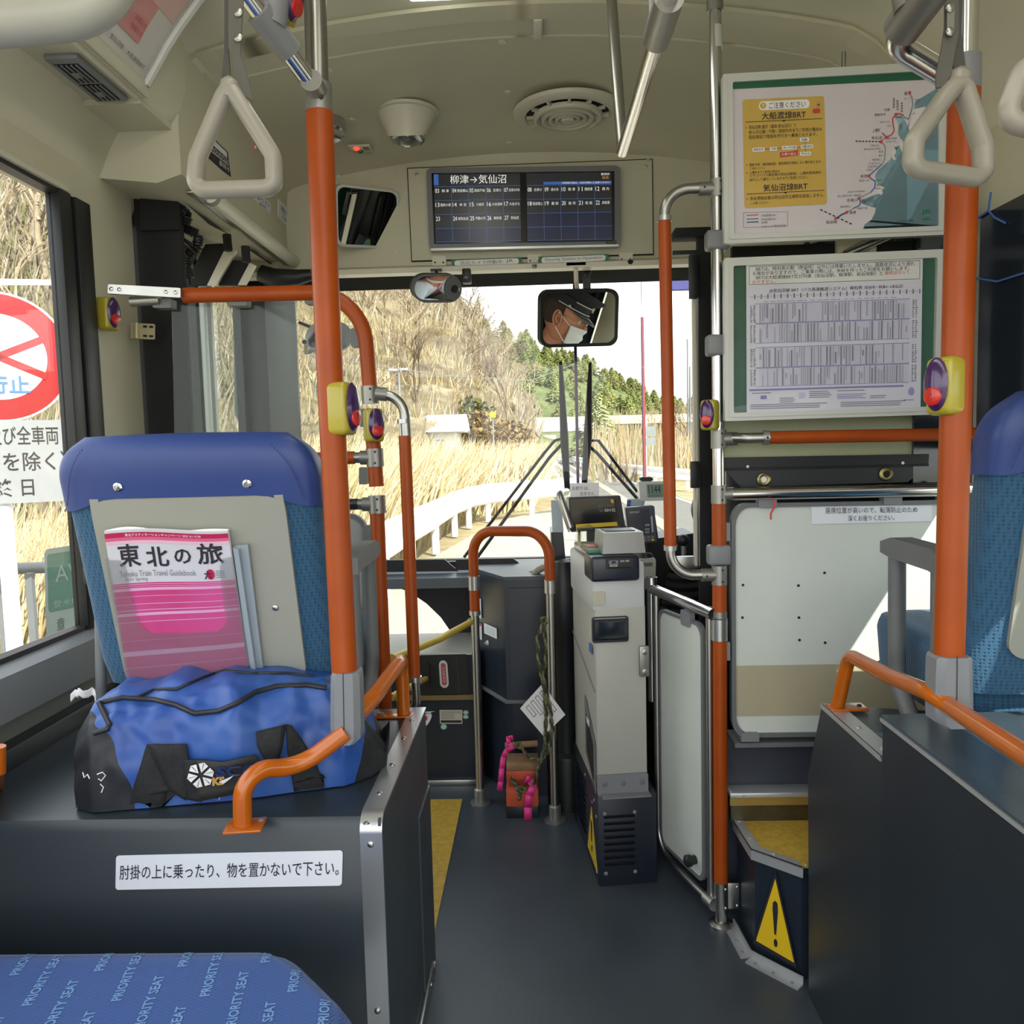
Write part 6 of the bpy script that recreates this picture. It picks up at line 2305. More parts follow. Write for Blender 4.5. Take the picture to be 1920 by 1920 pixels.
bagribbon(b, [(345, 1424), (346, 1460), (352, 1498)], [(375, 1424), (376, 1470), (378, 1503)], webm, off=.010)
bagribbon(b, [(370, 1424), (420, 1428), (480, 1415)], [(372, 1502), (440, 1488), (500, 1450)], mat('grip_wrap', (44, 42, 40), .7), off=.011, n=20)
b.build('grip_wrap', bag, mods=[('SOLIDIFY', dict(thickness=.003))])
class BagPatch:
 def __init__(s, x0, y0, x1, y1, sk=0):
  s.x0, s.y0, s.x1, s.y1, s.sk = x0, y0, x1, y1, sk
 def P(s, u, v, w=0):
  return onbag(lerp(s.x0, s.x1, u), lerp(s.y1, s.y0, v)+s.sk*u, .019+w)
b = B()
fp = BagPatch(350, 1429, 402, 1478)
for k in range(6):
 a0 = math.radians(60*k+15)
 pts = [(.5+.10*math.cos(a0), .5+.10*math.sin(a0)), (.5+.44*math.cos(a0-.42), .5+.44*math.sin(a0-.42)), (.5+.50*math.cos(a0), .5+.50*math.sin(a0)), (.5+.44*math.cos(a0+.42), .5+.44*math.sin(a0+.42))]
 b.face([fp.P(u, v) for u, v in pts], M['paper'])
 b.face([fp.P(.5+.2*math.cos(a0-.03), .5+.2*math.sin(a0-.03), .001), fp.P(.5+.46*math.cos(a0-.03), .5+.46*math.sin(a0-.03), .001), fp.P(.5+.46*math.cos(a0+.05), .5+.46*math.sin(a0+.05), .001), fp.P(.5+.2*math.cos(a0+.05), .5+.2*math.sin(a0+.05), .001)], M['inkg'])
sp2 = BagPatch(404, 1438, 482, 1458, -6)
b.text(sp2, 'SCC', 0, 0, 1, 1, mat('navy_letter', (34, 52, 96), .5), .001, .05)
k2 = BagPatch(398, 1458, 440, 1474, -5)
b.text(k2, 'KS', 0, 0, .55, 1, mat('gold_thread', (190, 150, 80), .5), .001, .06)
b.face([k2.P(.3, .4, .002), k2.P(.95, .95, .002), k2.P(.8, .6, .002), k2.P(.5, .1, .002)], M['paper'])
b.build('emblem', bag)
b = B()
def zipline(pts, r=.0048, off=.003):
 P = []
 for i in range(len(pts)-1):
  for k in range(5):
   P.append(onbag(lerp(pts[i][0], pts[i+1][0], k/5), lerp(pts[i][1], pts[i+1][1], k/5), off))
 P.append(onbag(*pts[-1], off))
 b.tube(P, r, bagblack, seg=8)
zipline([(112, 1385), (140, 1345), (175, 1320), (230, 1308), (290, 1312), (330, 1322), (365, 1338), (410, 1333), (445, 1318), (480, 1297), (520, 1286), (575, 1284), (612, 1290)])
b.build('zip', bag)
b = B()
zipline([(262, 1305), (290, 1292), (330, 1292), (380, 1270), (420, 1257), (470, 1262), (540, 1262), (590, 1268)], r=.003)
b.build('zip', bag)
b = B()
zipline([(470, 1500), (392, 1512), (396, 1505), (403, 1500), (412, 1508), (420, 1502)], r=.0009, off=.004) if 0 else None
for pts in ([(390, 1513), (396, 1506), (402, 1504), (404, 1512)], [(404, 1512), (410, 1500), (414, 1508), (422, 1503)], [(155, 1448), (158, 1458), (164, 1452), (168, 1460)], [(182, 1452), (192, 1448), (198, 1454), (190, 1464), (184, 1460)], [(188, 1470), (194, 1476), (190, 1486)]):
 P = [onbag(x, y, .002) for x, y in pts]
 b.tube(P, .0010, M['paper'], seg=5)
b.build('chalk_mark', bag)
b = B()
p = [atY(659, 1380, 1.60), atY(680, 1372, 1.60), atY(712, 1420, 1.60), atY(705, 1425, 1.58), atY(660, 1398, 1.56)]
b.prism(p, (0, .003, 0), mat('silver_lining', (206, 206, 202), .3, metal=.3, bump=.8, bscale=50))
b.build('silver_lining', bag)
b = B()
b.grid(lambda u, v: atY(132+46*u, 1302-12*math.sin(u*3)+14*v, 1.52)+V((0, .01*math.sin(u*9), .004*math.sin(u*17))), 10, 4, M['paper'])
b.build('crumpled_tissue', label='crumpled pale tissue tucked behind the left end of the bag', cat='tissue', mods=[('SOLIDIFY', dict(thickness=.002))])
# ==== PRIORITY SEAT CUSHION
ps = thing('priority_seat', 'royal blue priority seat cushion patterned with pale lettering in the foreground', 'seat', (-.7, .95, .1))
zps = .498
def pcf(x, y):
 """cushion top height with soft edges"""
 ex = max(0, (x-(-.30))/.07) if x > -.30 else 0
 ey = max(0, (y-1.13)/.07) if y > 1.13 else 0
 d = min(1.0, math.sqrt(min(1, ex)**2+min(1, ey)**2))
 return zps-.035*(1-math.sqrt(max(0, 1-d*d)))+.003*noise.noise(V((x*6, y*6, 0)))
YE = atZ(250, 1781, zps-.012).y
def pxr(y):
 """right edge of the cushion at depth y"""
 return ipol([(.2, -.235), (.85, -.235), (1.03, -.262), (YE-.025, -.375), (YE, -.42)], y)
b = B()
def ptop(u, v):
 y = lerp(.35, YE, v)
 xr = pxr(y)
 x = lerp(-1.06, xr, u)
 du = max(0, 1-(xr-x)/.05)
 dv = max(0, 1-(YE-y)/.05)
 d = min(1, math.sqrt(du*du+dv*dv))
 return V((x, y, zps-.028*(1-math.sqrt(max(0, 1-d*d)))))
b.grid(ptop, 60, 50, M['priocloth'])
b.grid(lambda u, v: ptop(1, u)+V((.004*math.sin(v*3.14), 0, -.10*v)), 50, 5, M['priocloth'])
b.grid(lambda u, v: ptop(u, 1)+V((0, .004*math.sin(v*3.14), -.10*v)), 60, 5, M['priocloth'])
class TopP:
 """letters woven in the cloth: run along the seat depth"""
 def __init__(s, o, ax, up_, w_, h_):
  s.o, s.ax, s.up, s.w_, s.h_ = V(o), V(ax).normalized(), V(up_).normalized(), w_, h_
 def P(s, u, v, w=0):
  p = s.o+s.ax*(u*s.w_)+s.up*(v*s.h_)
  y = min(p.y, YE)
  xr = pxr(y)
  if p.x > xr or p.y > YE:
   dz = max(0, p.x-xr)+max(0, p.y-YE)
   q = ptop(min(1, (min(p.x, xr)+1.06)/(xr+1.06)), (y-.35)/(YE-.35))
   return q+V((0.001, 0.001, -dz))
  q = ptop((p.x+1.06)/(xr+1.06), (y-.35)/(YE-.35))
  return V((p.x, p.y, q.z+.0009))
ax_ = (atZ(115, 1790, zps)-atZ(55, 1885, zps)).normalized()
upv = V((-ax_.y, ax_.x, 0))
s0_ = atZ(36, 1828, zps)
la_ = atZ(60, 1885, zps)-s0_
lb_2 = atZ(194, 1820, zps)-s0_
L_ = (atZ(118, 1785, zps)-atZ(55, 1885, zps)).length
hW = .0142
for k in range(-2, 5):
 for i in range(4):
  o = s0_+la_*i+lb_2*k
  t_ = 'PRIORITY SEAT'
  tp_ = TopP(o, ax_, upv, L_, hW)
  e_ = o+ax_*L_
  if o.x < -1.0 or o.y < .4:
   continue
  fr_ = 1.0
  if e_.y > YE-.006:
   fr_ = min(fr_, (YE-.006-o.y)/max(.001, e_.y-o.y))
  while fr_ > .05 and (o+ax_*L_*fr_).x > pxr(min(YE, (o+ax_*L_*fr_).y))-.012:
   fr_ -= .04
  tt = t_[:max(0, int(13*fr_))].strip()
  if tt:
   b.text(tp_, tt, 0, 0, glyph(tt)[4]/glyph(t_)[4], 1, M['priotext'], 0, .025)
b.build('cushion', ps, sharp=70)
b = B()
b.bx(-1.06, .4, .32, -.30, YE-.04, .40, M['black'], bev=.01)
b.bx(-.95, .5, 0.0, -.90, .6, .33, M['black'])
b.bx(-.45, .5, 0.0, -.40, .6, .33, M['black'])
b.bx(-.95, 1.0, 0.0, -.90, 1.1, .33, M['black'])
b.bx(-.45, 1.0, 0.0, -.40, 1.1, .33, M['black'])
b.build('seat_frame', ps)
# ==== CEILING FURNITURE
def rail_tube(pts, r, m, name, par=None, **kw):
 b = B()
 b.tube(pts, r, m, seg=20)
 return b.build(name, par, **kw)
ra = thing('ceiling_rail', 'polished ceiling grab rail coming down to the left orange stanchion', 'grab rail', atY(520, 60, 1.3))
pA_, pB2 = atY(455, -20, 1.24), atY(592, 168, 1.36)
b = B()
dd = (pA_-pB2)
b.tube([pB2, pA_, pA_+dd*1.5], .0145, M['chrome'], seg=20)
b.build('tube', ra)
b = B()
c0, c1 = pA_.lerp(pB2, .22), pA_.lerp(pB2, .62)
b.tube([c0+V((-.002, 0, .002)), c1+V((.002, 0, .002))], [.022, .020], M['greyp'], seg=20)
b.tube([c0.lerp(c1, .35), c0.lerp(c1, .35)+V((.030, .02, .22))], [.024, .024], M['greyp'], seg=18)
b.build('joint_cover', ra)
rb2 = thing('ceiling_rail', 'central ceiling grab rail ending in a slanted chrome hanger', 'grab rail', atY(1168, 288, 2.0))
pe = atY(1167, 284, 1.99)
pn_ = V((pe.x, .55, pe.z))
pt0 = atY(1147, 0, 2.05)
ptop_ = pe+(pt0-pe)*1.12
b = B()
b.tube([pn_, pe], .0145, M['chrome'], seg=20)
b.build('tube', rb2)
b = B()
b.tube(fillet([pe-V((0, .03, 0)), pe+V((0, .0, 0)), ptop_], [0, .02, 0], 5), .0130, M['steel'], seg=18)
b.build('hanger', rb2)
b = B()
cj = V((pe.x, 1.40, pe.z))
b.tube([cj+V((0, -.07, 0)), cj+V((0, .06, 0))], .024, M['cast'], seg=20)
b.tube([cj+V((0, 0, .0)), cj+V((0, .0, .42))], .022, M['cast'], seg=20)
b.build('joint_cover', rb2)
rc = thing('ceiling_rail', 'right ceiling grab rail with bend and grey joint beside the right strap', 'grab rail', atY(1700, 60, 1.12))
b = B()
p0_, p1_, p2_ = atY(1775, -60, .98), atY(1672, 80, 1.10), atY(1800, 158, 1.17)
b.tube(fillet([p0_+(p0_-p1_)*1.5, p1_, p2_], [0, .045, 0], 10), .0155, M['chrome'], seg=20)
b.build('tube', rc)
b = B()
c0, c1 = p1_.lerp(p0_, .20), p1_.lerp(p0_, .95)
b.tube([c0, c1], .0235, M['cast'], seg=20)
b.tube([c0.lerp(c1, .4), c0.lerp(c1, .4)+V((-.03, .02, .25))], .027, M['cast'], seg=18)
b.build('joint_cover', rc)
rd_ = thing('ceiling_rail', 'thick pale grey curved rail crossing the top left corner', 'grab rail', atY(100, 45, .8))
b = B()
b.tube(fillet([atY(-200, 62, .78), atY(205, 25, .82), atY(228, -90, .84)], [0, .06, 0], 10), .0215, mat('pale_rail', (166, 166, 156), .4), seg=22)
b.build('tube', rd_)
def strap(pts, Y, label, twist, belt, group=None, r=.0115, tilt=0.0):
 root = thing('strap_handle', label, 'strap handle', atY(pts[2][0], pts[2][1], Y))
 b = B()
 cx_ = sum(p[0] for p in pts)/len(pts)
 P = [atY(x, y, Y+(x-cx_)*tilt) for x, y in pts]
 fl = fillet(P+[P[0], P[1]], .022, 6)
 n = len(P)
 loop = []
 for i in range(n):
  a, p, c = P[i-1], P[i], P[(i+1) % n]
  f = fillet([a.lerp(p, .5), p, p.lerp(c, .5)], .016, 6)
  loop += f[:-1]
 loop2 = [loop[0]]
 for p in loop[1:]:
  if (p-loop2[-1]).length > .0015:
   loop2.append(p)
 b.tube(loop2, r, M['handle'], seg=16, closed=True, flat=1.2, upv=(0, 1, 0))
 top = P[0]
 b.tube([top+V((-.006, 0, -.012)), top+V((0, 0, .006)), top+V((.004, 0, .012))], [r*1.1, r*1.15, r*.7], M['handle'], seg=14)
 b.build('grip', root, sharp=60)
 for poly, dy, m_ in belt:
  b = B()
  b.prism([atY(x, y, Y+dy) for x, y in poly], (0, .003, 0), m_)
  b.build('strap', root)
 return root
sg2 = mat('grey_strap_dark', (74, 72, 68), .6)
sl = strap([(433, 166), (512, 292), (515, 345), (500, 353), (384, 357), (366, 345), (370, 298), (420, 180)], 1.12,
           'pale triangular strap handle at the upper left in front of the door header', 0,
           [([(421, -20), (430, -20), (428, 90), (432, 150), (414, 155), (420, 100)], .004, sg2), ([(428, -20), (457, -20), (452, 60), (450, 100), (462, 140), (474, 188), (455, 178), (440, 150), (436, 110), (428, 90)], -.002, M['strapg'])], group=None)
b = B()
for py in (24, 71):
 b.screw(atY(447, py, 1.117), (0, -1, 0), .006, M['steel'])
b.build('screw', sl)
sr = strap([(1801, 150), (1842, 275), (1844, 322), (1828, 334), (1722, 318), (1711, 305), (1714, 265), (1772, 182)], 1.07,
           'pale triangular strap handle hanging over the orange stanchion at right', 0,
           [([(1797, -20), (1806, -20), (1803, 60), (1812, 135), (1792, 140), (1786, 120)], .006, sg2), ([(1772, -20), (1798, -20), (1798, 60), (1790, 100), (1783, 140), (1768, 163), (1756, 165), (1755, 140), (1766, 90), (1772, 50)], -.002, M['strapg'])], group=None, tilt=.0002, r=.0120)
b = B()
b.slab(pxp([(1775, 8), (1789, 8), (1787, 68), (1774, 68)], 'y', 1.066), rr(0, 0, 1, 1, .4, .12), 0, .002, M['cast'])
for py in (16, 60):
 b.screw(atY(1781, py, 1.064), (0, -1, 0), .0055, M['steel'])
b.build('buckle', sr)
sf = strap([(1945, 115), (1998, 200), (1998, 240), (1980, 250), (1905, 232), (1893, 222), (1890, 205), (1915, 135)], .86,
           'pale strap handle cut off by the right edge of the view', 0,
           [([(1935, -20), (1958, -20), (1955, 100), (1935, 110)], .0, M['strapg'])], r=.0105)
du = thing('air_duct', 'cream overhead air duct with louvred vent at the top left', 'duct', (-1.0, 1.4, 2.1))
zd_ = 2.098
b = B()
b.prism([(-.895, YB, zd_), (-.895, YB, zd_+.04), (-.90, YB, zd_+.30), (-1.1, YB, zd_+.30), (-1.1, YB, zd_)], (0, 1.94-YB, 0), M['cream'])
b.build('housing', du)
b = B()
b.bx(-.915, YB, zd_-.006, -.905, 1.93, zd_, M['cream2'])
b.bx(-1.06, YB, zd_-.004, -1.056, 1.94, zd_, M['cream2'])
b.bx(-.893, YB, zd_-.002, -.885, 1.945, zd_+.035, mat('duct_edge', (206, 204, 184), .4), bev=.003)
b.build('edge_trim', du)
vp = [atZ(x, y, zd_) for x, y in ((118, 98), (168, 96), (250, 178), (200, 182))]
b = B()
x0, x1 = -1.005, -.930
y0, y1 = atZ(130, 98, zd_).y, atZ(222, 181, zd_).y
b.box(((x0+x1)/2, (y0+y1)/2, zd_-.006), (x1-x0, y1-y0, .014), M['greyp'], bev=.006)
b.build('vent_plate', du)
for (ya, yc) in ((lerp(y0, y1, .10), lerp(y0, y1, .50)), (lerp(y0, y1, .55), lerp(y0, y1, .93))):
 b = B()
 b.bx(x0+.012, ya, zd_-.0145, x1-.012, yc, zd_-.0125, M['blackm'])
 for k in range(5):
  xx = lerp(x0+.016, x1-.016, k/4)
  b.bx(xx-.0016, ya, zd_-.0175, xx+.0016, yc, zd_-.0148, M['greyp'])
 b.bx((x0+x1)/2-.008, (ya+yc)/2-.008, zd_-.021, (x0+x1)/2+.008, (ya+yc)/2+.008, zd_-.016, M['greyp'])
 b.build('louvre', du)
ad = thing('advert_holder', 'curved clear advert holder with red and blue poster in the cove above the duct', 'poster', (-.8, 1.4, 2.13))
cov = [(-.893, 2.128), (-.868, 2.165), (-.838, 2.212), (-.800, 2.262), (-.757, 2.312), (-.715, 2.352), (-.68, 2.380)]
def cove(t):
 k = t*(len(cov)-1)
 i = min(int(k), len(cov)-2)
 return (lerp(cov[i][0], cov[i+1][0], k-i), lerp(cov[i][1], cov[i+1][1], k-i))
class CP:
 def P(s, u, v, w=0):
  """u along the bus 0 = near, v up the cove"""
  x, z = cove(v)
  return V((x+.010*w*100*.8, lerp(.75, 1.93, u), z-.010*w*100*.6))
cpp = CP()
def cgrid(b, u0, v0, u1, v1, m, w, nu=4, nv=8):
 b.grid(lambda u, v: cpp.P(lerp(u0, u1, u), lerp(v0, v1, v), w), nu, nv, m)
b = B()
cgrid(b, 0, 0, 1, 1, mat('advert_paper', (206, 204, 198), .5), 0, 6, 24)
cgrid(b, .82, .20, .93, .46, mat('advert_pink', (206, 140, 138), .5), .0022)
cgrid(b, .84, .46, .99, .98, mat('advert_pink2', (212, 176, 168), .5), .0014)
cgrid(b, .70, .22, .80, .60, mat('advert_blue', (150, 172, 180), .5), .0022)
cgrid(b, .76, .28, .79, .50, mat('advert_teal', (98, 134, 130), .5), .0030)
cgrid(b, .86, .50, .915, .66, mat('advert_red', (196, 76, 58), .5), .0030)
cgrid(b, .82, .60, .87, .63, mat('advert_green', (140, 150, 64), .5), .0038)
for t_, u0, u1, v0 in (('JR東日本', .785, .835, .075), ('気仙沼線', .85, .895, .075), ('大船渡線BRT', .91, .975, .075)):
 b.text(cpp, t_, u0, v0, u1, v0+.045, M['ink'], .0050)
for v0 in (.24, .30):
 b.text(cpp, 'お知らせ', .885, v0, .925, v0+.04, mat('advert_red', (196, 76, 58)), .0055)
b.text(cpp, '2020', .925, .56, .95, .62, M['inkg'], .0055)
b.build('sheet', ad)
b = B()
cgrid(b, 0, 0, 1, 1, glass('advert_cover', (250, 250, 250), .25), .009, 6, 24)
b.build('clear_cover', ad)
b = B()
b.tube([V((cove(t/12)[0]+.004, 1.935, cove(t/12)[1]-.003)) for t in range(13)], .011, M['frame'], seg=8)
b.bx(cove(0)[0]-.012, .75, cove(0)[1]-.008, cove(0)[0]+.004, 1.94, cove(0)[1]+.006, M['frame'])
b.build('end_frame', ad)
def ceil_at(px, py):
 z = 2.35
 for _ in range(12):
  p = atZ(px, py, z)
  z = roofz(p.x, p.y)
 return p
c = ceil_at(1064, 212)
ao = thing('air_outlet', 'round cream ceiling air outlet with concentric louvre rings', 'air vent', c)
b = B()
b.lathe(c+V((0, 0, .004)), (0, 0, -1), [(.185, 0), (.183, .012), (.165, .020), (.145, .018), (.140, .008), (.0, .008)], M['cream2'], seg=48, cap=False)
b.build('rim', ao)
b = B()
b.lathe(c+V((0, 0, -.006)), (0, 0, -1), [(.140, 0), (.0, .0)], M['blackm'], seg=40, cap=False)
b.build('dark_core', ao)
for r_ in (.118, .092, .068, .046, .026):
 b = B()
 b.lathe(c+V((0, 0, -.010)), (0, 0, -1), [(r_, .000), (r_-.003, .014), (r_-.013, .016), (r_-.016, .004)], M['cream2'], seg=40, cap=False)
 if r_ == .026:
  b.lathe(c+V((0, 0, -.024)), (0, 0, -1), [(.022, 0), (.018, .006), (0, .007)], M['cream2'], seg=24, cap=False)
 b.build('louvre_ring', ao)
b = B()
for k in range(60):
 a = 2*math.pi*k/60
 for r0, r1 in ((.094, .103), (.070, .078)):
  b.box(c+V((math.cos(a)*(r0+r1)/2, math.sin(a)*(r0+r1)/2, -.014)), (r1-r0, .003, .010), M['cream2'], rot=Matrix.Rotation(a, 3, 'Z'))
for k in range(12):
 a = 2*math.pi*k/12
 b.box(c+V((math.cos(a)*.128, math.sin(a)*.128, -.012)), (.022, .008, .010), M['cream2'], rot=Matrix.Rotation(a, 3, 'Z'))
b.build('vane', ao)
c = ceil_at(763, 214)
sl_ = thing('spot_lamp', 'cream ceiling spot lamp with clear round lens left of the air outlet', 'lamp', c)
b = B()
axs = V((.05, -.45, -1)).normalized()
b.lathe(c+V((0, 0, .006)), (0, 0, -1), [(.105, 0), (.103, .008), (.090, .014)], M['cream2'], seg=36, cap=False)
rings_ = 30
b.grid(lambda u, v: (c+V((math.cos(2*math.pi*u)*.098, math.sin(2*math.pi*u)*.098, -.006))).lerp(c+V((.0, -.018, -.075))+V((math.cos(2*math.pi*u)*.064, math.sin(2*math.pi*u)*.060, .012*math.sin(2*math.pi*u)*2)), v), 30, 8, M['cream2'], wu=True)
b.screw(c+V((0, -.088, -.018)), (0, -1, -.4), .008, M['greyd'])
b.build('housing', sl_)
b = B()
cc_ = c+V((0, -.018, -.076))
lax = V((0, -.36, -1)).normalized()
b.lathe(cc_, lax, [(.062, -.004), (.060, .003), (.054, .004)], M['chrome'], seg=32, cap=False)
b.lathe(cc_, lax, [(.056, .002), (.03, .006), (0, .007)], M['acryl'], seg=32, cap=False)
b.lathe(cc_, lax, [(.055, .0), (.04, -.025), (.012, -.03), (0, -.03)], M['chrome'], seg=32, cap=False)
b.ball(cc_-lax*.012, .012, mat('bulb', (240, 240, 236), .2), 12, 8)
b.build('lens', sl_)
c = ceil_at(613, 232)
b = B()
b.lathe(c+V((0, 0, .01)), V((.1, -.25, -1)), [(.062, 0), (.062, .02), (.055, .05), (.046, .055), (.03, .048), (0, .044)], M['chrome'], seg=30)
b.build('spot_lamp', label='chrome reflector lamp half hidden behind the left orange stanchion', cat='lamp')
c = ceil_at(676, 276)
il = thing('indicator_panel', 'small ceiling panel with red and green indicator lenses', 'indicator', c)
b = B()
b.box(c+V((0, 0, -.004)), (.075, .06, .006), M['cream2'], bev=.002)
b.text(Patch(c+V((.006, -.03, -.0075)), c+V((.034, -.03, -.0075)), c+V((.034, .02, -.0075)), c+V((.006, .02, -.0075))), '扉', .1, .2, .9, .8, M['ink'], .0)
b.build('plate', il)
for dx, dy, m_ in ((-.012, -.012, mat('lit_red_lens', (255, 40, 24), .3, emit=2.5)), (-.004, .016, mat('green_lens', (36, 110, 60), .3))):
 b = B()
 b.lathe(c+V((dx, dy, -.006)), (0, 0, -1), [(.010, 0), (.009, .006), (0, .010)], m_, seg=16)
 b.build('lens', il)
# ==== ROUTE DISPLAY
Yl = 2.955
lcd = thing('route_display', 'wide twin screen route display listing stops above the windscreen', 'display', atY(980, 470, Yl))
b = B()
q = pxp([(799, 315), (1163, 310), (1163, 461), (805, 469)], 'y', Yl)
b.slab(q, rr(0, 0, 1, 1, .03, .06), -.04, 0, mat('display_grey', (112, 114, 120), .4))
b.slab(q, rr(.008, -.008, .992, .02, .006), -.04, .002, M['alu'])
b.build('case', lcd)
b = B()
s = pxp([(809, 325), (1152, 321), (1152, 452), (814, 457)], 'y', Yl-.002)
b.slab(s, [(0, 0), (1, 0), (1, 1), (0, 1)], 0, .001, mat('lcd_bezel_black', (8, 9, 14), .15))
b.build('bezel', lcd)
L1 = pxp([(813, 327), (975, 325), (977, 452), (817, 455)], 'y', Yl-.004)
L2 = pxp([(987, 325), (1146, 323), (1148, 449), (989, 452)], 'y', Yl-.004)
scm = mat('lcd_lit_dark', (40, 41, 42), .25, emit=.13, rgb2=(40, 44, 52), scale=5)
gl_ = mat('lcd_grid_blue', (58, 84, 128), .3, emit=.22)
bl_ = mat('lcd_bar_blue', (62, 104, 178), .3, emit=.2)
wt_ = mat('lcd_white', (226, 226, 222), .3, emit=.30)
dk_ = mat('lcd_navy', (26, 34, 62), .25, emit=.15)
for si, (Lp, cells) in enumerate(((L1, [['03 柳 津', '04陸前横山', '05陸前戸倉', '06 志津川', '07志津川中央'], ['13陸前小泉', '14 本 吉', '15 小金沢', '16大谷海岸', '17大谷まち'], ['23', '24南気仙沼', '25不動の沢', '26 東新城', '27 気仙沼']]),
                               (L2, [['08 志津川', '09 清水浜', '10 歌 津', '11 陸前港', '12 蔵 内'], ['18陸前階上', '19 最 知', '20 岩 月', '21 松 岩', '22 赤岩港'], []]))):
 b = B()
 b.quad(Lp, scm)
 b.quad(Lp, dk_, .0006, 0, 0 if si == 0 else 0, 1, .20 if si == 0 else .42)
 for r_ in range(5):
  v = .815-.205*r_
  b.quad(Lp, gl_, .0010, 0, max(0, v), 1, max(0, v)+.009)
 for k in range(1, 5):
  b.quad(Lp, gl_, .0010, k/5-.003, 0, k/5+.003, .82)
 for r_, row in enumerate(cells):
  for k, t_ in enumerate(row):
   v = .815-.205*r_
   b.text(Lp, t_[:2], k/5+.012, v-.088, k/5+.058, v-.026, wt_, .0016)
   nm = t_[2:].strip()
   if nm:
    wd = min(.125, .030*len(nm.replace(' ', ''))+(.02 if ' ' in nm else 0))
    x0_ = k/5+.068+(.125-wd)/2
    b.text(Lp, nm, x0_, v-.082, x0_+wd, v-.036, wt_, .0016)
 if si == 0:
  b.quad(Lp, bl_, .0012, 0, .84, .055, 1)
  b.text(Lp, '柳津→気仙沼', .19, .855, .84, .985, wt_, .0016)
 else:
  b.quad(Lp, bl_, .0012, .2, .83, 1, .87)
  b.text(Lp, 'お降車の際は、お忘れ物にご注意ください', .42, .835, .98, .865, wt_, .0018)
  b.text(Lp, '整理券', .88, .955, .98, .99, wt_, .0016)
  b.text(Lp, '運賃', .89, .90, .97, .94, mat('lcd_amber', (200, 150, 60), .3, emit=.2), .0016)
 b.build('screen', lcd)
b = B()
b.text(q, 'LECIP', .93, .03, .975, .06, M['inkg'], .0016)
b.slab(q, rr(.925, .02, .98, .07, .006), 0, .0006, M['navy'])
b.build('maker_plate', lcd)
for (pts, t_, jr, lab) in (([(846, 487), (978, 482), (978, 497), (848, 502)], '防犯カメラ作動中', True, 'green and white Japanese security camera sticker below the route display'), ([(1010, 481), (1141, 476), (1141, 490), (1010, 496)], 'Security System in Operation', False, 'green and white English security sticker below the route display')):
 b = B()
 q = pxp(pts, 'y', YF-.03)
 b.slab(q, [(0, 0), (1, 0), (1, 1), (0, 1)], -.02, 0, M['jrgreen'])
 b.slab(q, rr(.04, .12, .96, .88, .04, .35), 0, .001, M['paper'])
 b.text(q, t_, .13 if jr else .09, .28, .72 if jr else .91, .74, M['jrgreen'], .002)
 if jr:
  b.text(q, 'JR', .78, .30, .88, .76, M['jrgreen'], .002)
 b.build('security_sticker', label=lab, cat='sticker')
# ==== STOP BUTTONS
def stop_button(c, n, label, s=1.0, up_=V((0, 0, 1)), lift=.0):
 c, n = V(c), V(n).normalized()
 ux = up_.cross(n).normalized()
 uz = n.cross(ux)
 root = thing('stop_button', label, 'stop button', c-uz*.042*s)
 root['group'] = 'stop request buttons'
 w_, h_, d_ = .046*s, .084*s, .040*s
 pa = frp(c, ux, uz, w_, h_)
 if (pa.n-n).length > 1:
  pa = frp(c, -ux, uz, w_, h_)
 b = B()
 rot = Matrix((ux, uz, n)).transposed()
 b.box(c-n*(d_*.5), (w_, h_, d_*.92), M['byellow'], rot=rot, bev=.010*s, seg=4)
 b.build('housing', root, sharp=60)
 b = B()
 b.grid(lambda u, v: pa.P(.5+.46*math.cos(2*math.pi*u)*min(1, v*1.0)*1.0*(abs(math.cos(2*math.pi*u))**-.35 if 0 else 1), .53+.46*math.sin(2*math.pi*u)*v, .0025*s+.009*s*math.sqrt(max(0, 1-v*v))-.003), 28, 6, M['violet'], wu=True)
 b.build('face_plate', root, sharp=80)
 b = B()
 b.lathe(pa.P(.5, .34, .004*s), n, [(.0150*s, 0), (.0145*s, .003*s), (.0105*s, .0048*s), (.0, .0036*s)], M['red'], seg=22)
 b.build('push_button', root)
 return root
stop_button(atY(662, 766, YSL-.008), (.97, -.24, 0), 'yellow stop button on the right side of the tall left stanchion', 1.08)
stop_button(atY(706, 797, YR-.035), (.55, -.84, 0), 'yellow stop button on the orange door rail below its upper joint', 1.0)
stop_button(atX(214, 588, -1.062), (1, -.25, 0), 'yellow stop button on the cream pillar left of the screen', 1.0)
stop_button(atY(1754, 724, YS-.010), (-.95, -.35, 0), 'large yellow stop button on the right orange stanchion', 1.0)
stop_button(atY(1325, 778, YP-.035), (-.62, -.78, 0), 'yellow stop button on the chrome part of the partition pole', .88)
stop_button(atY(556, -5, 1.30), (.9, -.2, -.3), 'yellow stop button at the top edge by the left ceiling rail', 1.0)
for i, (x, y0, y1) in enumerate(((-.14, -.55, 1.78-.02), (.45, -.7, .9))):  # second lamp is out of view, added to brighten the interior
 if i == 0:
  c = ceil_at(826, 2)
  x, y0, y1 = c.x, -.6, c.y-.03
 b = B()
 z = roofz(x, .5)
 b.bx(x-.075, y0, z-.018, x+.075, y1, z+.01, mat('lamp_diffuser', (250, 248, 238), .4, emit=2.2), bev=.008)
 b.build('ceiling_lamp', label='long white ceiling lamp just showing at the top edge left of centre' if i == 0 else 'unseen ceiling lamp added on the driver side to brighten the interior', cat='lamp')
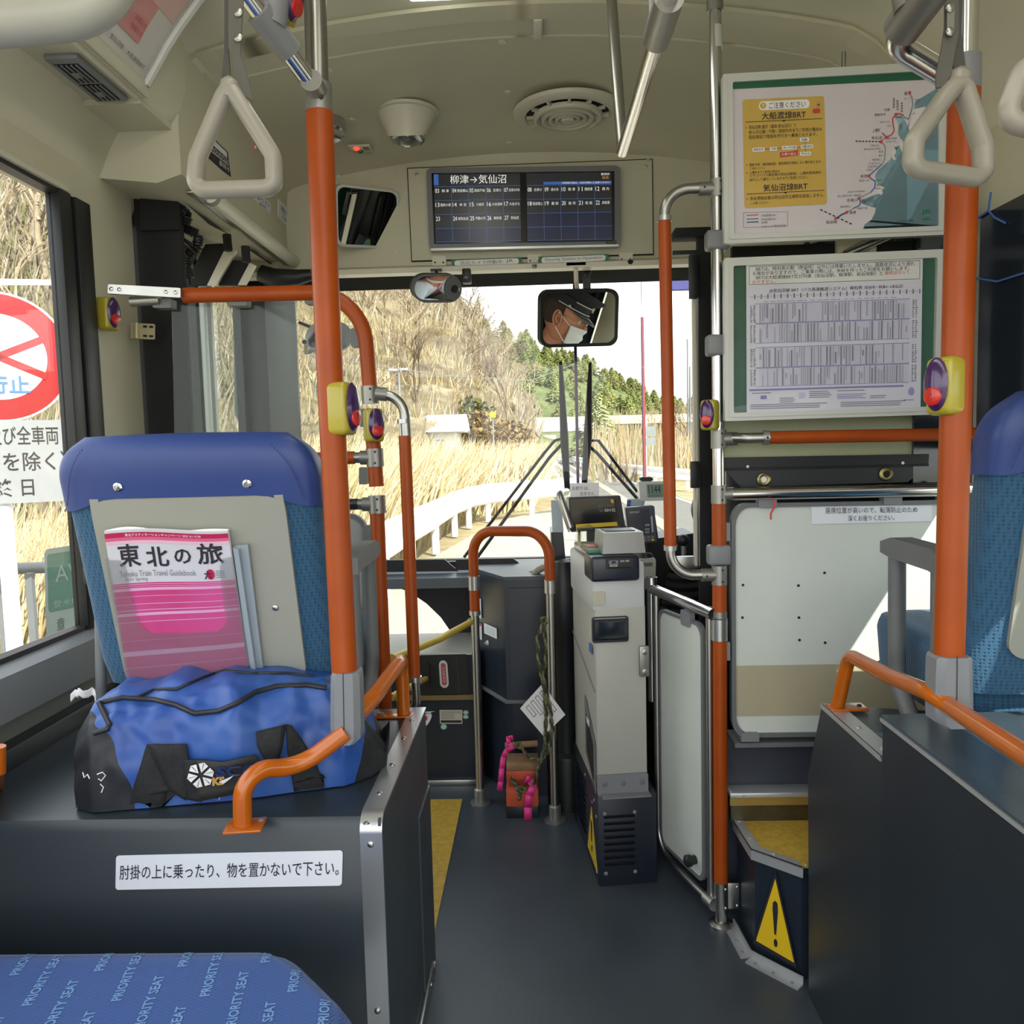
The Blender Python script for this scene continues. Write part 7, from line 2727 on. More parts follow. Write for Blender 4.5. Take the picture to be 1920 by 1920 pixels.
# ==== MIRRORS
HEAD = V((.80, 2.56, 1.44))
def mirror_thing(name, label, tl, tr, br, bl, Y, target, ru, rv, rim, curve=0.0, frame_m=None, depth=.02):
 c = atY((tl[0]+tr[0]+br[0]+bl[0])/4, (tl[1]+tr[1]+br[1]+bl[1])/4, Y)
 n = ((CAM-c).normalized()+(V(target)-c).normalized()).normalized()
 P = [onplane(p[0], p[1], c, n) for p in (tl, tr, br, bl)]
 pa = Patch(*P)
 if pa.n.dot(n) < 0:
  pa.n = -pa.n
 root = thing(name, label, 'mirror', c-V((0, 0, pa.h/2)))
 o_ = rr(0, 0, 1, 1, ru, rv, n=8)
 i_ = [(lerp(.5, u, 1-2*rim*pa.h/pa.w), lerp(.5, v, 1-2*rim)) for u, v in o_]
 b = B()
 b.ring(pa, o_, i_, -depth, .004, frame_m or M['black'])
 b.slab(pa, o_, -depth, -.004, frame_m or M['black'])
 b.build('frame', root)
 b = B()
 if curve:
  b.grid(lambda u, v: pa.P(lerp(.5, i_[int(u*len(i_)) % len(i_)][0], v), lerp(.5, i_[int(u*len(i_)) % len(i_)][1], v), curve*(1-v*v)), len(i_), 10, M['mirror'], wu=True)
 else:
  b.flat(pa, i_, M['mirror'], 0.0)
 b.build('mirror_glass', root, sharp=180 if curve else 38)
 return root, pa, c, n
mr, mp_, mc, mn = mirror_thing('interior_mirror', 'large black framed interior mirror showing the capped masked driver', (1013, 544), (1160, 541), (1157, 648), (1012, 652), 3.0, HEAD+V((.045, .060, -.004)), .12, .17, .055)
b = B()
t0 = atY(1079, 500, 3.0)
b.tube([t0+V((0, -.02, .02)), V((t0.x, 2.97, t0.z-.06)), mc+V((0, .02, .09))], .0085, M['cream2'], seg=12)
b.bx(t0.x-.035, 2.955, t0.z-.005, t0.x+.035, 2.975, t0.z+.006, M['cream2'])
b.build('stem', mr)
b = B()
t1 = atY(1099, 520, 3.1)
b.bx(t1.x-.014, 3.06, t1.z-.055, t1.x+.014, 3.09, t1.z+.04, M['black'])
for dz in (.0, .02):
 b.screw((t1.x-.007, 3.06, t1.z+dz), (0, -1, 0), .003, M['greyp'])
b.tube([(t1.x+.01, 3.06, t1.z), (t1.x+.03, 3.05, t1.z+.04), (t1.x+.08, 3.03, t1.z+.065)], .0018, M['greyd'], seg=6)
b.build('sensor_bracket', label='black bracket with thin wire behind the top of the interior mirror', cat='bracket')
DT = V((.74, 2.62, 1.14))
m2, mp2, mc2, mn2 = mirror_thing('round_end_mirror', 'small oval mirror with grey rim under the left end of the display', (773, 514), (865, 514), (865, 567), (773, 567), 2.9, DT, .28, .48, .07, curve=.0016, frame_m=M['greyd'])
m2.name = 'oval_mirror'
ORG['oval_mirror'] = ORG['round_end_mirror']
b = B()
b.slab(mp2, circ(.80, .5, .16, .40, 24), .0025, .006, M['greyd'])
b.lathe(mp2.P(.84, .5, .006), mp2.n, [(.014, 0), (.012, .008), (.006, .01), (0, .01)], M['black'], seg=18)
b.slab(mp2, circ(.92, .5, .022, .07, 12), .004, .012, M['chrome'])
b.build('backing_disc', m2)
b = B()
t0 = atY(818, 507, 2.95)
b.tube([t0, mc2+V((0, .01, .03))], .006, M['black'], seg=8)
b.bx(t0.x-.02, 2.94, t0.z-.006, t0.x+.02, 2.96, t0.z+.004, M['black'])
b.build('stem', m2)
JK = V((.83, 2.20, 1.55))
m3, mp3, mc3, mn3 = mirror_thing('passenger_mirror', 'white rimmed flat mirror left of the route display reflecting a dark jacket', (628, 344), (748, 358), (750, 467), (630, 462), 2.95, JK, .12, .13, .04, frame_m=M['frame'])
b = B()
for x, y in ((634, 330), (738, 326), (745, 474), (640, 476)):
 b.screw(atY(x, y, YF-.002), (0, -1, 0), .006, M['cream2'])
b.build('header_screw', label='small cream screws around the passenger mirror on the header panel', cat='screw')
b = B()
b.bx(atY(866, 500, 2.95).x, 2.95, atY(866, 530, 2.95).z, atY(882, 500, 2.95).x, 2.99, atY(866, 503, 2.95).z, M['black'], bev=.004)
b.lathe(atY(874, 522, 2.95), (0, -1, -.3), [(.008, 0), (.008, .01), (0, .012)], M['violet'], seg=14)
b.build('security_camera', label='small black camera under the header right of the oval mirror', cat='camera')
for x, y in ((1002, 501), (1182, 492)):
 b = B()
 p = atY(x, y, 2.955)
 b.lathe(p, (0, -.3, -1), [(.010, -.006), (.010, .0), (.005, .006), (0, .007)], M['steel'] if x < 1100 else M['blackm'], seg=14)
 b.build('button_stud', label='steel stud under the header between the two security stickers' if x < 1100 else 'black knob under the right end of the header', cat='stud')
# ==== DRIVER (seen in the mirrors)
dv = thing('person', 'driver in dark peaked cap, white mask, glasses and white shirt seen in the mirrors', 'person', (.8, 2.5, .5))
def skin_figure(name, verts, edges, radii, m, parent, sub=2, root=0):
 me = bpy.data.meshes.new(name)
 org = ORG[parent.name]
 me.from_pydata([V(v)-org for v in verts], edges, [])
 me.materials.append(m)
 o = bpy.data.objects.new(name, me)
 COL.objects.link(o)
 o.parent = parent
 ORG[o.name] = org
 md = o.modifiers.new('skin', 'SKIN')
 md.use_smooth_shade = True
 sv = me.skin_vertices[0].data if me.skin_vertices else None
 if sv:
  for i, r in enumerate(radii):
   sv[i].radius = r if isinstance(r, tuple) else (r, r)
   sv[i].use_root = (i == root)
 s_ = o.modifiers.new('subdivision', 'SUBSURF')
 s_.levels = sub
 s_.render_levels = sub
 return o
dx, dy = .80, 2.50
hip = V((dx, dy, .66))
J = {'hip': hip, 'waist': V((dx, dy-.01, .82)), 'chest': V((dx, dy, 1.02)), 'upch': V((dx, dy+.01, 1.16)), 'neck': V((dx, dy+.02, 1.26)), 'skull': V((dx+.0, dy+.05, 1.38)),
     'ls': V((dx-.17, dy+.0, 1.17)), 'le': V((dx-.23, dy+.12, .95)), 'lw': V((dx-.12, dy+.33, .98)), 'lh': V((dx-.10, dy+.39, 1.0)),
     'rs': V((dx+.17, dy+.0, 1.17)), 're': V((dx+.23, dy+.12, .95)), 'rw': V((dx+.12, dy+.33, .98)), 'rh': V((dx+.10, dy+.39, 1.0)),
     'lk': V((dx-.14, dy+.42, .68)), 'la': V((dx-.14, dy+.55, .30)), 'lt': V((dx-.14, dy+.66, .26)),
     'rk': V((dx+.14, dy+.42, .68)), 'ra': V((dx+.14, dy+.55, .30)), 'rt': V((dx+.14, dy+.66, .26)),
     'lp': V((dx-.09, dy+.03, .66)), 'rp': V((dx+.09, dy+.03, .66))}
K = list(J)
E = [('hip', 'waist'), ('waist', 'chest'), ('chest', 'upch'), ('upch', 'neck'), ('neck', 'skull'), ('upch', 'ls'), ('ls', 'le'), ('le', 'lw'), ('lw', 'lh'), ('upch', 'rs'), ('rs', 're'), ('re', 'rw'), ('rw', 'rh'),
     ('hip', 'lp'), ('lp', 'lk'), ('lk', 'la'), ('la', 'lt'), ('hip', 'rp'), ('rp', 'rk'), ('rk', 'ra'), ('ra', 'rt')]
Rr = {'hip': (.13, .11), 'waist': (.125, .10), 'chest': (.135, .10), 'upch': (.11, .08), 'neck': .052, 'skull': .055, 'ls': .058, 'le': .042, 'lw': .028, 'lh': .026, 'rs': .058, 're': .042, 'rw': .028, 'rh': .026,
      'lk': .06, 'la': .042, 'lt': .036, 'rk': .06, 'ra': .042, 'rt': .036, 'lp': .085, 'rp': .085}
skin_figure('body', [J[k] for k in K], [(K.index(a), K.index(c)) for a, c in E], [Rr[k] for k in K], M['skin'], dv)
shirt = mat('shirt_white', (214, 220, 228), .7, var=.04, bump=.4, bscale=18)
navyc = mat('navy_cloth', (24, 27, 38), .8, var=.08)
KS_ = ['hip', 'waist', 'chest', 'upch', 'ls', 'le', 'lw', 'rs', 're', 'rw']
ES = [('hip', 'waist'), ('waist', 'chest'), ('chest', 'upch'), ('upch', 'ls'), ('ls', 'le'), ('le', 'lw'), ('upch', 'rs'), ('rs', 're'), ('re', 'rw')]
RS = {k: (tuple(x+.014 for x in Rr[k]) if isinstance(Rr[k], tuple) else Rr[k]+.014) for k in KS_}
skin_figure('shirt', [J[k] for k in KS_], [(KS_.index(a), KS_.index(c)) for a, c in ES], [RS[k] for k in KS_], shirt, dv)
KT = ['hip', 'lp', 'lk', 'la', 'rp', 'rk', 'ra']
ET = [('hip', 'lp'), ('lp', 'lk'), ('lk', 'la'), ('hip', 'rp'), ('rp', 'rk'), ('rk', 'ra')]
RT_ = {k: (tuple(x+.018 for x in Rr[k]) if isinstance(Rr[k], tuple) else Rr[k]+.016) for k in KT}
skin_figure('trousers', [J[k] for k in KT], [(KT.index(a), KT.index(c)) for a, c in ET], [RT_[k] for k in KT], navyc, dv)
for s_, h_ in ((-1, J['lh']), (1, J['rh'])):
 b = B()
 for k in range(4):
  L_ = (.026, .030, .028, .022)[k]
  o = h_+V((s_*-.0+(k-1.5)*.019*1.0, .018, .012-.003*abs(k-1.5)))
  b.tube([o, o+V((0, L_, .014)), o+V((0, L_+.016, -.006)), o+V((0, L_+.006, -.026))], [.0095, .0092, .0085, .0070], M['skin'], seg=10)
 o = h_+V((-s_*.026, -.004, .004))
 b.tube([o, o+V((-s_*.018, .026, -.012)), o+V((-s_*.008, .05, -.022))], [.0105, .010, .008], M['skin'], seg=10)
 b.build('fingers', dv)
hdir = V((.36, .93, 0)).normalized()
pitch = math.radians(3)
hy = (hdir*math.cos(pitch)-V((0, 0, math.sin(pitch)))).normalized()
hxx = hy.cross(V((0, 0, 1))).normalized()
hz = hxx.cross(hy)
_q = Matrix.Rotation(math.radians(17), 3, hy)     
hxx, hz = _q @ hxx, _q @ hz
HC = HEAD
def H(x, y, z):
 return HC+(hxx*x+hy*y+hz*z)*1.06
def headpt(u, v, g=0.0):
 th, ph = 2*math.pi*u, math.pi*v
 x, y, z = math.cos(th)*math.sin(ph), math.sin(th)*math.sin(ph), math.cos(ph)
 X, Y, Z = x*(.078+g), y*(.098+g), z*(.118+g)
 if Z < 0:
  k = min(1, -Z/.118)
  X *= 1-.30*k**1.4
  if Y > 0:
   Y = Y*(1-.02*k)+.012*k
  else:
   Y *= 1-.42*k
 if Y > 0 and g == 0:
  nose = math.exp(-((X)/.013)**2-((Z+.028)/.024)**2)*.026
  brow = math.exp(-((Z-.012)/.012)**2-((abs(X)-.03)/.03)**2)*.006
  eye = -math.exp(-((Z+.004)/.012)**2-((abs(X)-.031)/.014)**2)*.009
  lip = math.exp(-((Z+.068)/.010)**2-(X/.022)**2)*.008
  chin = math.exp(-((Z+.100)/.014)**2-(X/.02)**2)*.006
  Y += nose+brow+eye+lip+chin
 return H(X, Y, Z)
b = B()
b.grid(headpt, 64, 48, M['skin'], wu=True)
b.build('head', dv, sharp=180)
b = B()
for s_ in (-1, 1):
 b.grid(lambda u, v, s_=s_: H(s_*(.076+.010*math.sin(math.pi*v)+.008*v*math.cos(2*math.pi*u)*0), -.006+.018*v*math.cos(2*math.pi*u)-.006*math.sin(2*math.pi*u)*v, -.022+.033*v*math.sin(2*math.pi*u)), 22, 6, M['skin'], wu=True)
 ring_ = [H(s_*.088, -.006+.018*math.cos(a)-.006*math.sin(a), -.022+.033*math.sin(a)) for a in [2*math.pi*k/22 for k in range(22)]]
 b.tube(ring_, .0042, M['skin'], seg=8, closed=True)
 b.tube([H(s_*.087, -.004+.009*math.cos(a), -.018+.018*math.sin(a)) for a in [math.radians(x) for x in range(-60, 150, 20)]], .0028, mat('skin_shadow', (168, 104, 80), .5), seg=6)
b.build('ear', dv)
b = B()
for s_ in (-1, 1):
 b.ball(H(s_*.031, .083, -.006), .0105, M['paper'], 14, 10)
 b.ball(H(s_*.031, .090, -.008), .0055, M['ink'], 10, 8)
b.build('eyes', dv)
b = B()
hairm = mat('short_dark_hair', (70, 54, 46), .8, var=.2, scale=90)
b.grid(lambda u, v: headpt(lerp(.48, 1.02, u), lerp(.22, .60+.05*math.sin(u*6.28), v), .0035), 40, 16, hairm)
b.build('hair', dv, sharp=180)
capm = mat('cap_navy', (22, 24, 34), .75, var=.08)
b = B()
tilt = Matrix.Rotation(math.radians(-8), 3, 'X')
def CP_(x, y, z):
 q = tilt @ V((x, y, z))
 return H(q.x, q.y+.002, q.z+.040)
b.grid(lambda u, v: CP_(.086*math.cos(2*math.pi*u), .106*math.sin(2*math.pi*u), lerp(-.004, .040, v)), 40, 3, capm, wu=True)
b.grid(lambda u, v: CP_(lerp(.086, .126, math.sin(v*1.57))*math.cos(2*math.pi*u), lerp(.106, .142, math.sin(v*1.57))*math.sin(2*math.pi*u)+.006*v, .040+.030*v+.010*v*max(0, math.sin(2*math.pi*u))), 40, 5, capm, wu=True)
b.grid(lambda u, v: CP_(.126*math.cos(2*math.pi*u)*(1-v), .142*math.sin(2*math.pi*u)*(1-v)+.006, .070+.010*max(0, math.sin(2*math.pi*u))*(1-v)+.012*math.sin(v*1.57)), 40, 5, capm, wu=True)
b.build('cap', dv, sharp=60)
b = B()
b.grid(lambda u, v: CP_(.087*math.cos(math.pi*lerp(.12, .88, u))*(1+.05*v), .103*math.sin(math.pi*lerp(.12, .88, u))+.052*v*math.sin(math.pi*u)**.6, .0-.024*v*math.sin(math.pi*u)**.6), 24, 6, mat('patent_black', (52, 64, 80), .12, coat=.6))
b.build('cap_visor', dv, sharp=180, mods=[('SOLIDIFY', dict(thickness=.003))])
b = B()
wl = mat('silver_braid', (214, 208, 190), .4)
b.tube([CP_(.0885*math.cos(a), .1085*math.sin(a), .036) for a in [math.radians(x) for x in range(20, 162, 6)]], .0026, wl, seg=8)
b.tube([CP_(.0885*math.cos(a), .1085*math.sin(a), .004) for a in [math.radians(x) for x in range(-20, 202, 6)]], .0022, wl, seg=8)
for a in (12, 168):
 a = math.radians(a)
 b.ball(CP_(.090*math.cos(a), .110*math.sin(a), .008), .006, wl, 12, 8)
b.slab(frp(CP_(0, .112, .042), hxx, hz, .036, .040), [(.5, 0), (.85, .3), (1.1, .95), (.7, .7), (.5, .85), (.3, .7), (-.1, .95), (.15, .3)], -.002, .006, wl)
b.build('cap_badge', dv)
b = B()
def mk(u, v):
 a = math.radians(lerp(28, 152, u))
 z = lerp(-.030, -.112, v)
 bulge = .020*math.sin(math.pi*u)*(1-.25*v)+.004*math.sin(v*14)*math.sin(math.pi*u)
 rx = .078*(1-.22*v)
 return H(rx*math.cos(a), .088*math.sin(a)*(1-.08*v)+.016+bulge, z)
b.grid(mk, 22, 12, mat('mask_white', (220, 224, 224), .8, var=.03))
b.build('face_mask', dv, sharp=180, mods=[('SOLIDIFY', dict(thickness=.002))])
b = B()
for s_, u in ((1, 0), (-1, 1)):
 b.tube([mk(u, .05), H(s_*.084, .02, -.012), H(s_*.090, -.010, .004)], .0018, M['paper'], seg=6)
 b.tube([mk(u, .95), H(s_*.080, .0, -.060), H(s_*.090, -.012, -.045)], .0018, M['paper'], seg=6)
b.build('mask_loop', dv)
b = B()
wire = mat('gold_wire', (190, 170, 130), .25, metal=1.0)
for s_ in (-1, 1):
 b.tube([H(s_*.033+.021*math.cos(a), .112+.0-.006*abs(math.cos(a)), -.012+.014*math.sin(a)) for a in [2*math.pi*k/20 for k in range(20)]], .0012, wire, seg=6, closed=True)
 b.tube([H(s_*.055, .105, -.008), H(s_*.078, .06, -.004), H(s_*.085, .0, .002)], .0014, wire, seg=6)
 b.flat(frp(H(s_*.033, .112, -.012), hxx, hz, .042, .028), circ(.5, .5, .5, .5, 18), M['cover'])
b.tube([H(-.012, .112, -.008), H(0, .116, -.005), H(.012, .112, -.008)], .0013, wire, seg=6)
b.build('glasses', dv)
b = B()
b.tube([V((dx-.03, dy+.075, 1.25)), V((dx-.04, dy+.125, 1.10)), V((dx, dy+.13, .98))], .004, M['inkr'], seg=6)
b.tube([V((dx+.03, dy+.075, 1.25)), V((dx+.04, dy+.125, 1.10)), V((dx, dy+.13, .98))], .004, M['inkr'], seg=6)
b.build('lanyard', dv)
b = B()
b.grid(lambda u, v: V((dx+lerp(.066, .080, v)*math.cos(2*math.pi*u), dy+.018+lerp(.062, .076, v)*math.sin(2*math.pi*u)+.0, lerp(1.268, 1.235, v)+.006*math.sin(2*math.pi*u)*-1)), 28, 3, shirt, wu=True)
b.build('collar', dv, mods=[('SOLIDIFY', dict(thickness=.003))])
b = B()
b.grid(lambda u, v: V((1.062+.014*math.sin(u*60), lerp(2.14, 2.60, u), lerp(1.84, .92, v))), 90, 4, mat('curtain_navy', (34, 42, 54), .85))
b.build('curtain', label='dark navy curtain on the driver side window seen in the interior mirror', cat='curtain', sharp=180)
b = B()
b.bx(1.03, 2.62, .6, 1.10, 2.80, 2.1, M['cream'], bev=.01)
b.build('cream_post', label='cream post beside the driver seen at the right of the interior mirror', cat='post')
ds_ = thing('driver_seat', 'dark driver seat behind the partition board', 'seat', (.8, 2.4, 0))
b = B()
b.bx(dx-.24, dy-.20, .42, dx+.24, dy+.28, .56, navyc, bev=.03)
b.bx(dx-.2, dy-.12, 0.0, dx+.2, dy+.2, .43, M['black'], bev=.01)
b.build('seat', ds_)
b = B()
b.bx(dx-.24, dy-.27, .54, dx+.24, dy-.135, 1.22, navyc, bev=.03)
b.build('backrest', ds_)
b = B()
sw = V((dx, dy+.43, .99))
swn = V((0, -.55, .83)).normalized()
su = V((1, 0, 0))
sv_ = swn.cross(su)
b.tube([sw+su*.21*math.cos(a)+sv_*.21*math.sin(a) for a in [2*math.pi*k/40 for k in range(40)]], .013, M['black'], seg=10, closed=True)
for a in (0, 2.1, 4.2):
 b.tube([sw+su*.205*math.cos(a)+sv_*.205*math.sin(a), sw], .012, M['black'], seg=8)
b.tube([sw, sw-swn*.40], .03, M['black'], seg=14)
b.build('steering_wheel', label='black steering wheel held by the driver', cat='steering wheel')
jk = thing('jacket', 'black hanging jacket reflected in the white rimmed mirror', 'jacket', JK-V((0, 0, .5)))
b = B()
def jf(u, v):
 a = 2*math.pi*u
 w_ = lerp(.10, .20, min(1, v*2.2))
 fold = .022*math.sin(a*5+v*2)*v+.012*math.sin(a*9)
 return JK+V((w_*math.cos(a), -.05+(.06+fold)*math.sin(a)+.02, .22-.62*v+.01*math.sin(a*3)))
b.grid(jf, 60, 24, mat('jacket_black', (34, 35, 40), .6, var=.15, scale=8, bump=.3), wu=True)
b.build('shell', jk, sharp=180)
b = B()
b.bx(JK.x-.02, JK.y+.052, JK.z-.3, JK.x+.03, JK.y+.062, JK.z+.15, M['black'], bev=.002)
b.build('shoulder_strap', jk)
b = B()
pc_ = JK+V((-.16, .10, -.10))
b.box(pc_, (.16, .03, .13), mat('pouch_black', (28, 30, 34), .6), rot=Matrix.Rotation(.3, 3, 'Y'), bev=.008)
b.build('pouch', jk)
b = B()
b.lathe(pc_+V((.0, .017, .02)), (0, 1, 0), [(.036, 0), (.034, .003), (0, .004)], mat('badge_green', (96, 140, 84), .5), seg=20)
b.box(pc_+V((-.015, .0205, .02)), (.03, .002, .04), M['blueink'])
b.build('badge', jk)
b = B()
b.tube([(JK.x, JK.y-.03, JK.z+.2), (JK.x, JK.y-.02, 2.25)], .006, M['steel'], seg=8)
b.tube([(JK.x-.13, JK.y-.03, JK.z+.18), (JK.x, JK.y-.03, JK.z+.24), (JK.x+.13, JK.y-.03, JK.z+.18)], .008, M['steel'], seg=8)
b.build('hanger', jk)
# ==== OUTSIDE
GZ = -.34
def gp(px, py):
 return atZ(px, py, GZ)
def nmat(name, cols, scale, rough=.95, detail=8, stretch=(1, 1, 1), bump=.0):
 """ground cover: several tones mixed by layered noise"""
 m = bpy.data.materials.new(name)
 m.use_nodes = True
 t = m.node_tree
 bs = t.nodes['Principled BSDF']
 bs.inputs['Roughness'].default_value = rough
 bs.inputs['Specular IOR Level'].default_value = .1
 tcn = t.nodes.new('ShaderNodeTexCoord')
 mp = t.nodes.new('ShaderNodeMapping')
 mp.inputs['Scale'].default_value = stretch
 t.links.new(tcn.outputs['Object'], mp.inputs['Vector'])
 no = t.nodes.new('ShaderNodeTexNoise')
 no.inputs['Scale'].default_value = scale
 no.inputs['Detail'].default_value = detail
 no.inputs['Roughness'].default_value = .72
 t.links.new(mp.outputs[0], no.inputs['Vector'])
 rp = t.nodes.new('ShaderNodeValToRGB')
 t.links.new(no.outputs['Fac'], rp.inputs[0])
 els = rp.color_ramp.elements
 while len(els) > 1:
  els.remove(els[-1])
 for i, (p, c) in enumerate(cols):
  e = els[0] if i == 0 else els.new(p)
  e.position = p
  e.color = L(*c)
 t.links.new(rp.outputs[0], bs.inputs['Base Color'])
 if bump:
  bp = t.nodes.new('ShaderNodeBump')
  bp.inputs['Strength'].default_value = bump
  bp.inputs['Distance'].default_value = .3
  t.links.new(no.outputs['Fac'], bp.inputs['Height'])
  t.links.new(bp.outputs[0], bs.inputs['Normal'])
 MATS[name] = m
 return m
drygrass = nmat('dry_grass_ground', [(.3, (110, 98, 72)), (.5, (140, 126, 96)), (.62, (150, 140, 112)), (.75, (110, 110, 76))], 1.6)
hillm = nmat('hill_scrub', [(.30, (67, 57, 44)), (.42, (94, 82, 62)), (.52, (114, 102, 79)), (.62, (123, 114, 91)), (.72, (84, 82, 50)), (.8, (105, 90, 67))], .35, detail=12, bump=.6)
cutm = nmat('cut_slope_rock', [(.35, (105, 92, 70)), (.5, (124, 112, 90)), (.65, (135, 126, 106)), (.75, (96, 88, 62))], .8, detail=10, stretch=(.4, .4, 3), bump=.5)
conm = nmat('conifer_hill', [(.35, (68, 76, 48)), (.5, (88, 96, 60)), (.65, (104, 108, 72))], .5, detail=8, bump=.8)
asph = nmat('asphalt', [(.3, (134, 128, 114)), (.5, (148, 142, 128)), (.7, (140, 134, 120))], 3.0, rough=.9)
asph2 = nmat('road_asphalt', [(.3, (92, 90, 86)), (.5, (104, 101, 96)), (.7, (98, 96, 90))], 3.0, rough=.9)
b = B()
b.face([V((-80, -30, GZ-.03)), V((80, -30, GZ-.03)), V((80, 260, GZ-.03)), V((-80, 260, GZ-.03))], drygrass)
b.build('ground', kind='structure')
b = B()
b.face([V((-4.2, -12, GZ)), V((14, -12, GZ)), V((14, 3, GZ)), gp(1300, 1000), gp(1140, 930), gp(1040, 952), gp(930, 978), gp(820, 1040), gp(740, 1095), V((-3.4, 3.5, GZ))], asph)
b.build('apron', kind='structure')
rl = [(1020, 838.5), (1042, 868), (1092, 960), (1150, 1120)]
rr_ = [(1026, 838.5), (1070, 856), (1150, 885), (1330, 960), (1700, 1120)]
L_ = [gp(x, y) for x, y in ((1024, 846), (1040, 866), (1080, 935), (1130, 1040))]
R_ = [gp(x, y) for x, y in ((1030, 846), (1072, 862), (1180, 900), (1560, 1030))]
b = B()
for i in range(3):
 b.face([v+V((0, 0, .012)) for v in (L_[i], R_[i], R_[i+1], L_[i+1])], asph2)
for off, m_ in ((.10, M['paper']),):
 for i in range(3):
  a0, a1 = L_[i].lerp(R_[i], .40), L_[i+1].lerp(R_[i+1], .40)
  c0, c1 = L_[i].lerp(R_[i], .50), L_[i+1].lerp(R_[i+1], .50)
  b.face([v+V((0, 0, .02)) for v in (a0, c0, c1, a1)], mat('road_line_cream', (132, 127, 111), .8))
  a0, a1 = L_[i].lerp(R_[i], .93), L_[i+1].lerp(R_[i+1], .93)
  c0, c1 = L_[i].lerp(R_[i], .97), L_[i+1].lerp(R_[i+1], .97)
  b.face([v+V((0, 0, .02)) for v in (a0, c0, c1, a1)], M['paper'])
b.build('road', kind='structure')
def hill(name, foot, crest, m, nu=120, nv=40, amp=1.0, prof=1.0, seed=0, cut=None, kindlabel=None):
 """foot, crest: lists of (px, distance, height) describing the foot and crest lines; real slope between them"""
 def at(tab, px):
  return (ipol([(a, c) for a, c, d in tab], px), ipol([(a, d) for a, c, d in tab], px))
 x0, x1 = foot[0][0], foot[-1][0]
 b = B()
 def pos(px, dist, z):
  dr = V(((px-1000)/1500, 1, 0))
  return V((dr.x*dist, dist, z))
 def fn(u, v):
  px = lerp(x0, x1, u)
  d0, z0 = at(foot, px)
  d1, z1 = at(crest, px)
  z = lerp(z0, z1, v**prof)
  p = pos(px, lerp(d0, d1, v), z)
  n = noise.noise(V((p.x*.06, p.y*.06, seed)))*2.2+noise.noise(V((p.x*.2, p.y*.2, seed+5)))*.9+noise.noise(V((p.x*.7, p.y*.7, seed)))*.35
  p.z += n*amp*min(1, v*3)*(1-.6*v)
  return p
 b.grid(fn, nu, nv, m, mf=cut)
 o = b.build(name, kind='structure', sharp=180)
 return fn, o
def ydist(py, d):
 """height of image row py (near the middle) at distance d"""
 return CAM.z+(842-py)/1500*d
foot1 = [(-1400, 9, GZ), (-600, 9, GZ), (0, 12, GZ), (500, 20, GZ), (700, 27, GZ), (900, 40, GZ), (1010, 52, GZ)]
crest1 = [(-1400, 60, 42), (-600, 60, 40), (0, 66, 30), (400, 72, 26), (640, 76, ydist(470, 76)), (800, 80, ydist(530, 80)), (860, 84, ydist(575, 84)), (900, 88, ydist(640, 88)), (940, 92, ydist(690, 92)), (1010, 96, ydist(800, 96))]
h1fn, _ = hill('hill', foot1, crest1, hillm, amp=1.3, prof=.9, seed=1, nu=150, nv=60)
foot2 = [(800, 100, GZ), (1000, 110, GZ), (1200, 120, GZ), (1600, 120, GZ), (2400, 90, GZ)]
crest2 = [(800, 150, ydist(540, 150)), (880, 150, ydist(592, 150)), (930, 152, ydist(630, 152)), (1000, 155, ydist(658, 155)), (1100, 160, ydist(700, 160)), (1180, 160, ydist(742, 160)), (1260, 160, ydist(772, 160)), (1400, 160, ydist(780, 160)), (1700, 150, ydist(700, 150)), (2400, 120, ydist(600, 120))]
h2fn, _ = hill('hill', foot2, crest2, conm, amp=1.0, prof=1.0, seed=7)
foot3 = [(520, 24, 1.2), (700, 30, 1.2), (850, 38, .9), (960, 46, .4)]
crest3 = [(520, 34, ydist(600, 34)), (700, 40, ydist(622, 40)), (860, 48, ydist(640, 48)), (960, 54, ydist(760, 54))]
def terr(u, v):
 return cutm
b = B()
def tfn(u, v):
 px = lerp(520, 970, u)
 d0 = ipol([(a, c) for a, c, d in foot3], px)
 z0 = ipol([(a, d) for a, c, d in foot3], px)
 d1 = ipol([(a, c) for a, c, d in crest3], px)
 z1 = ipol([(a, d) for a, c, d in crest3], px)
 st = 4
 k = v*st
 f = k-int(k)
 vv = (int(k)+min(1, f*1.5))/st
 vd = (int(k)+max(0, (f-.6)/.4))/st
 d = lerp(d0, d1, min(1, vd))
 p = V(((px-1000)/1500*d, d, lerp(z0, z1, min(1, vv))))
 p += V((0, noise.noise(V((p.x*.5, p.z*.8, 3)))*.7+noise.noise(V((p.x*1.8, p.z*2.5, 3)))*.3, noise.noise(V((p.x*.3, p.z*.3, 9)))*.6+noise.noise(V((p.x*1.3, p.z*1.3, 9)))*.25))
 return p
b.grid(tfn, 90, 64, cutm)
b.build('cut_slope', kind='structure', sharp=180)
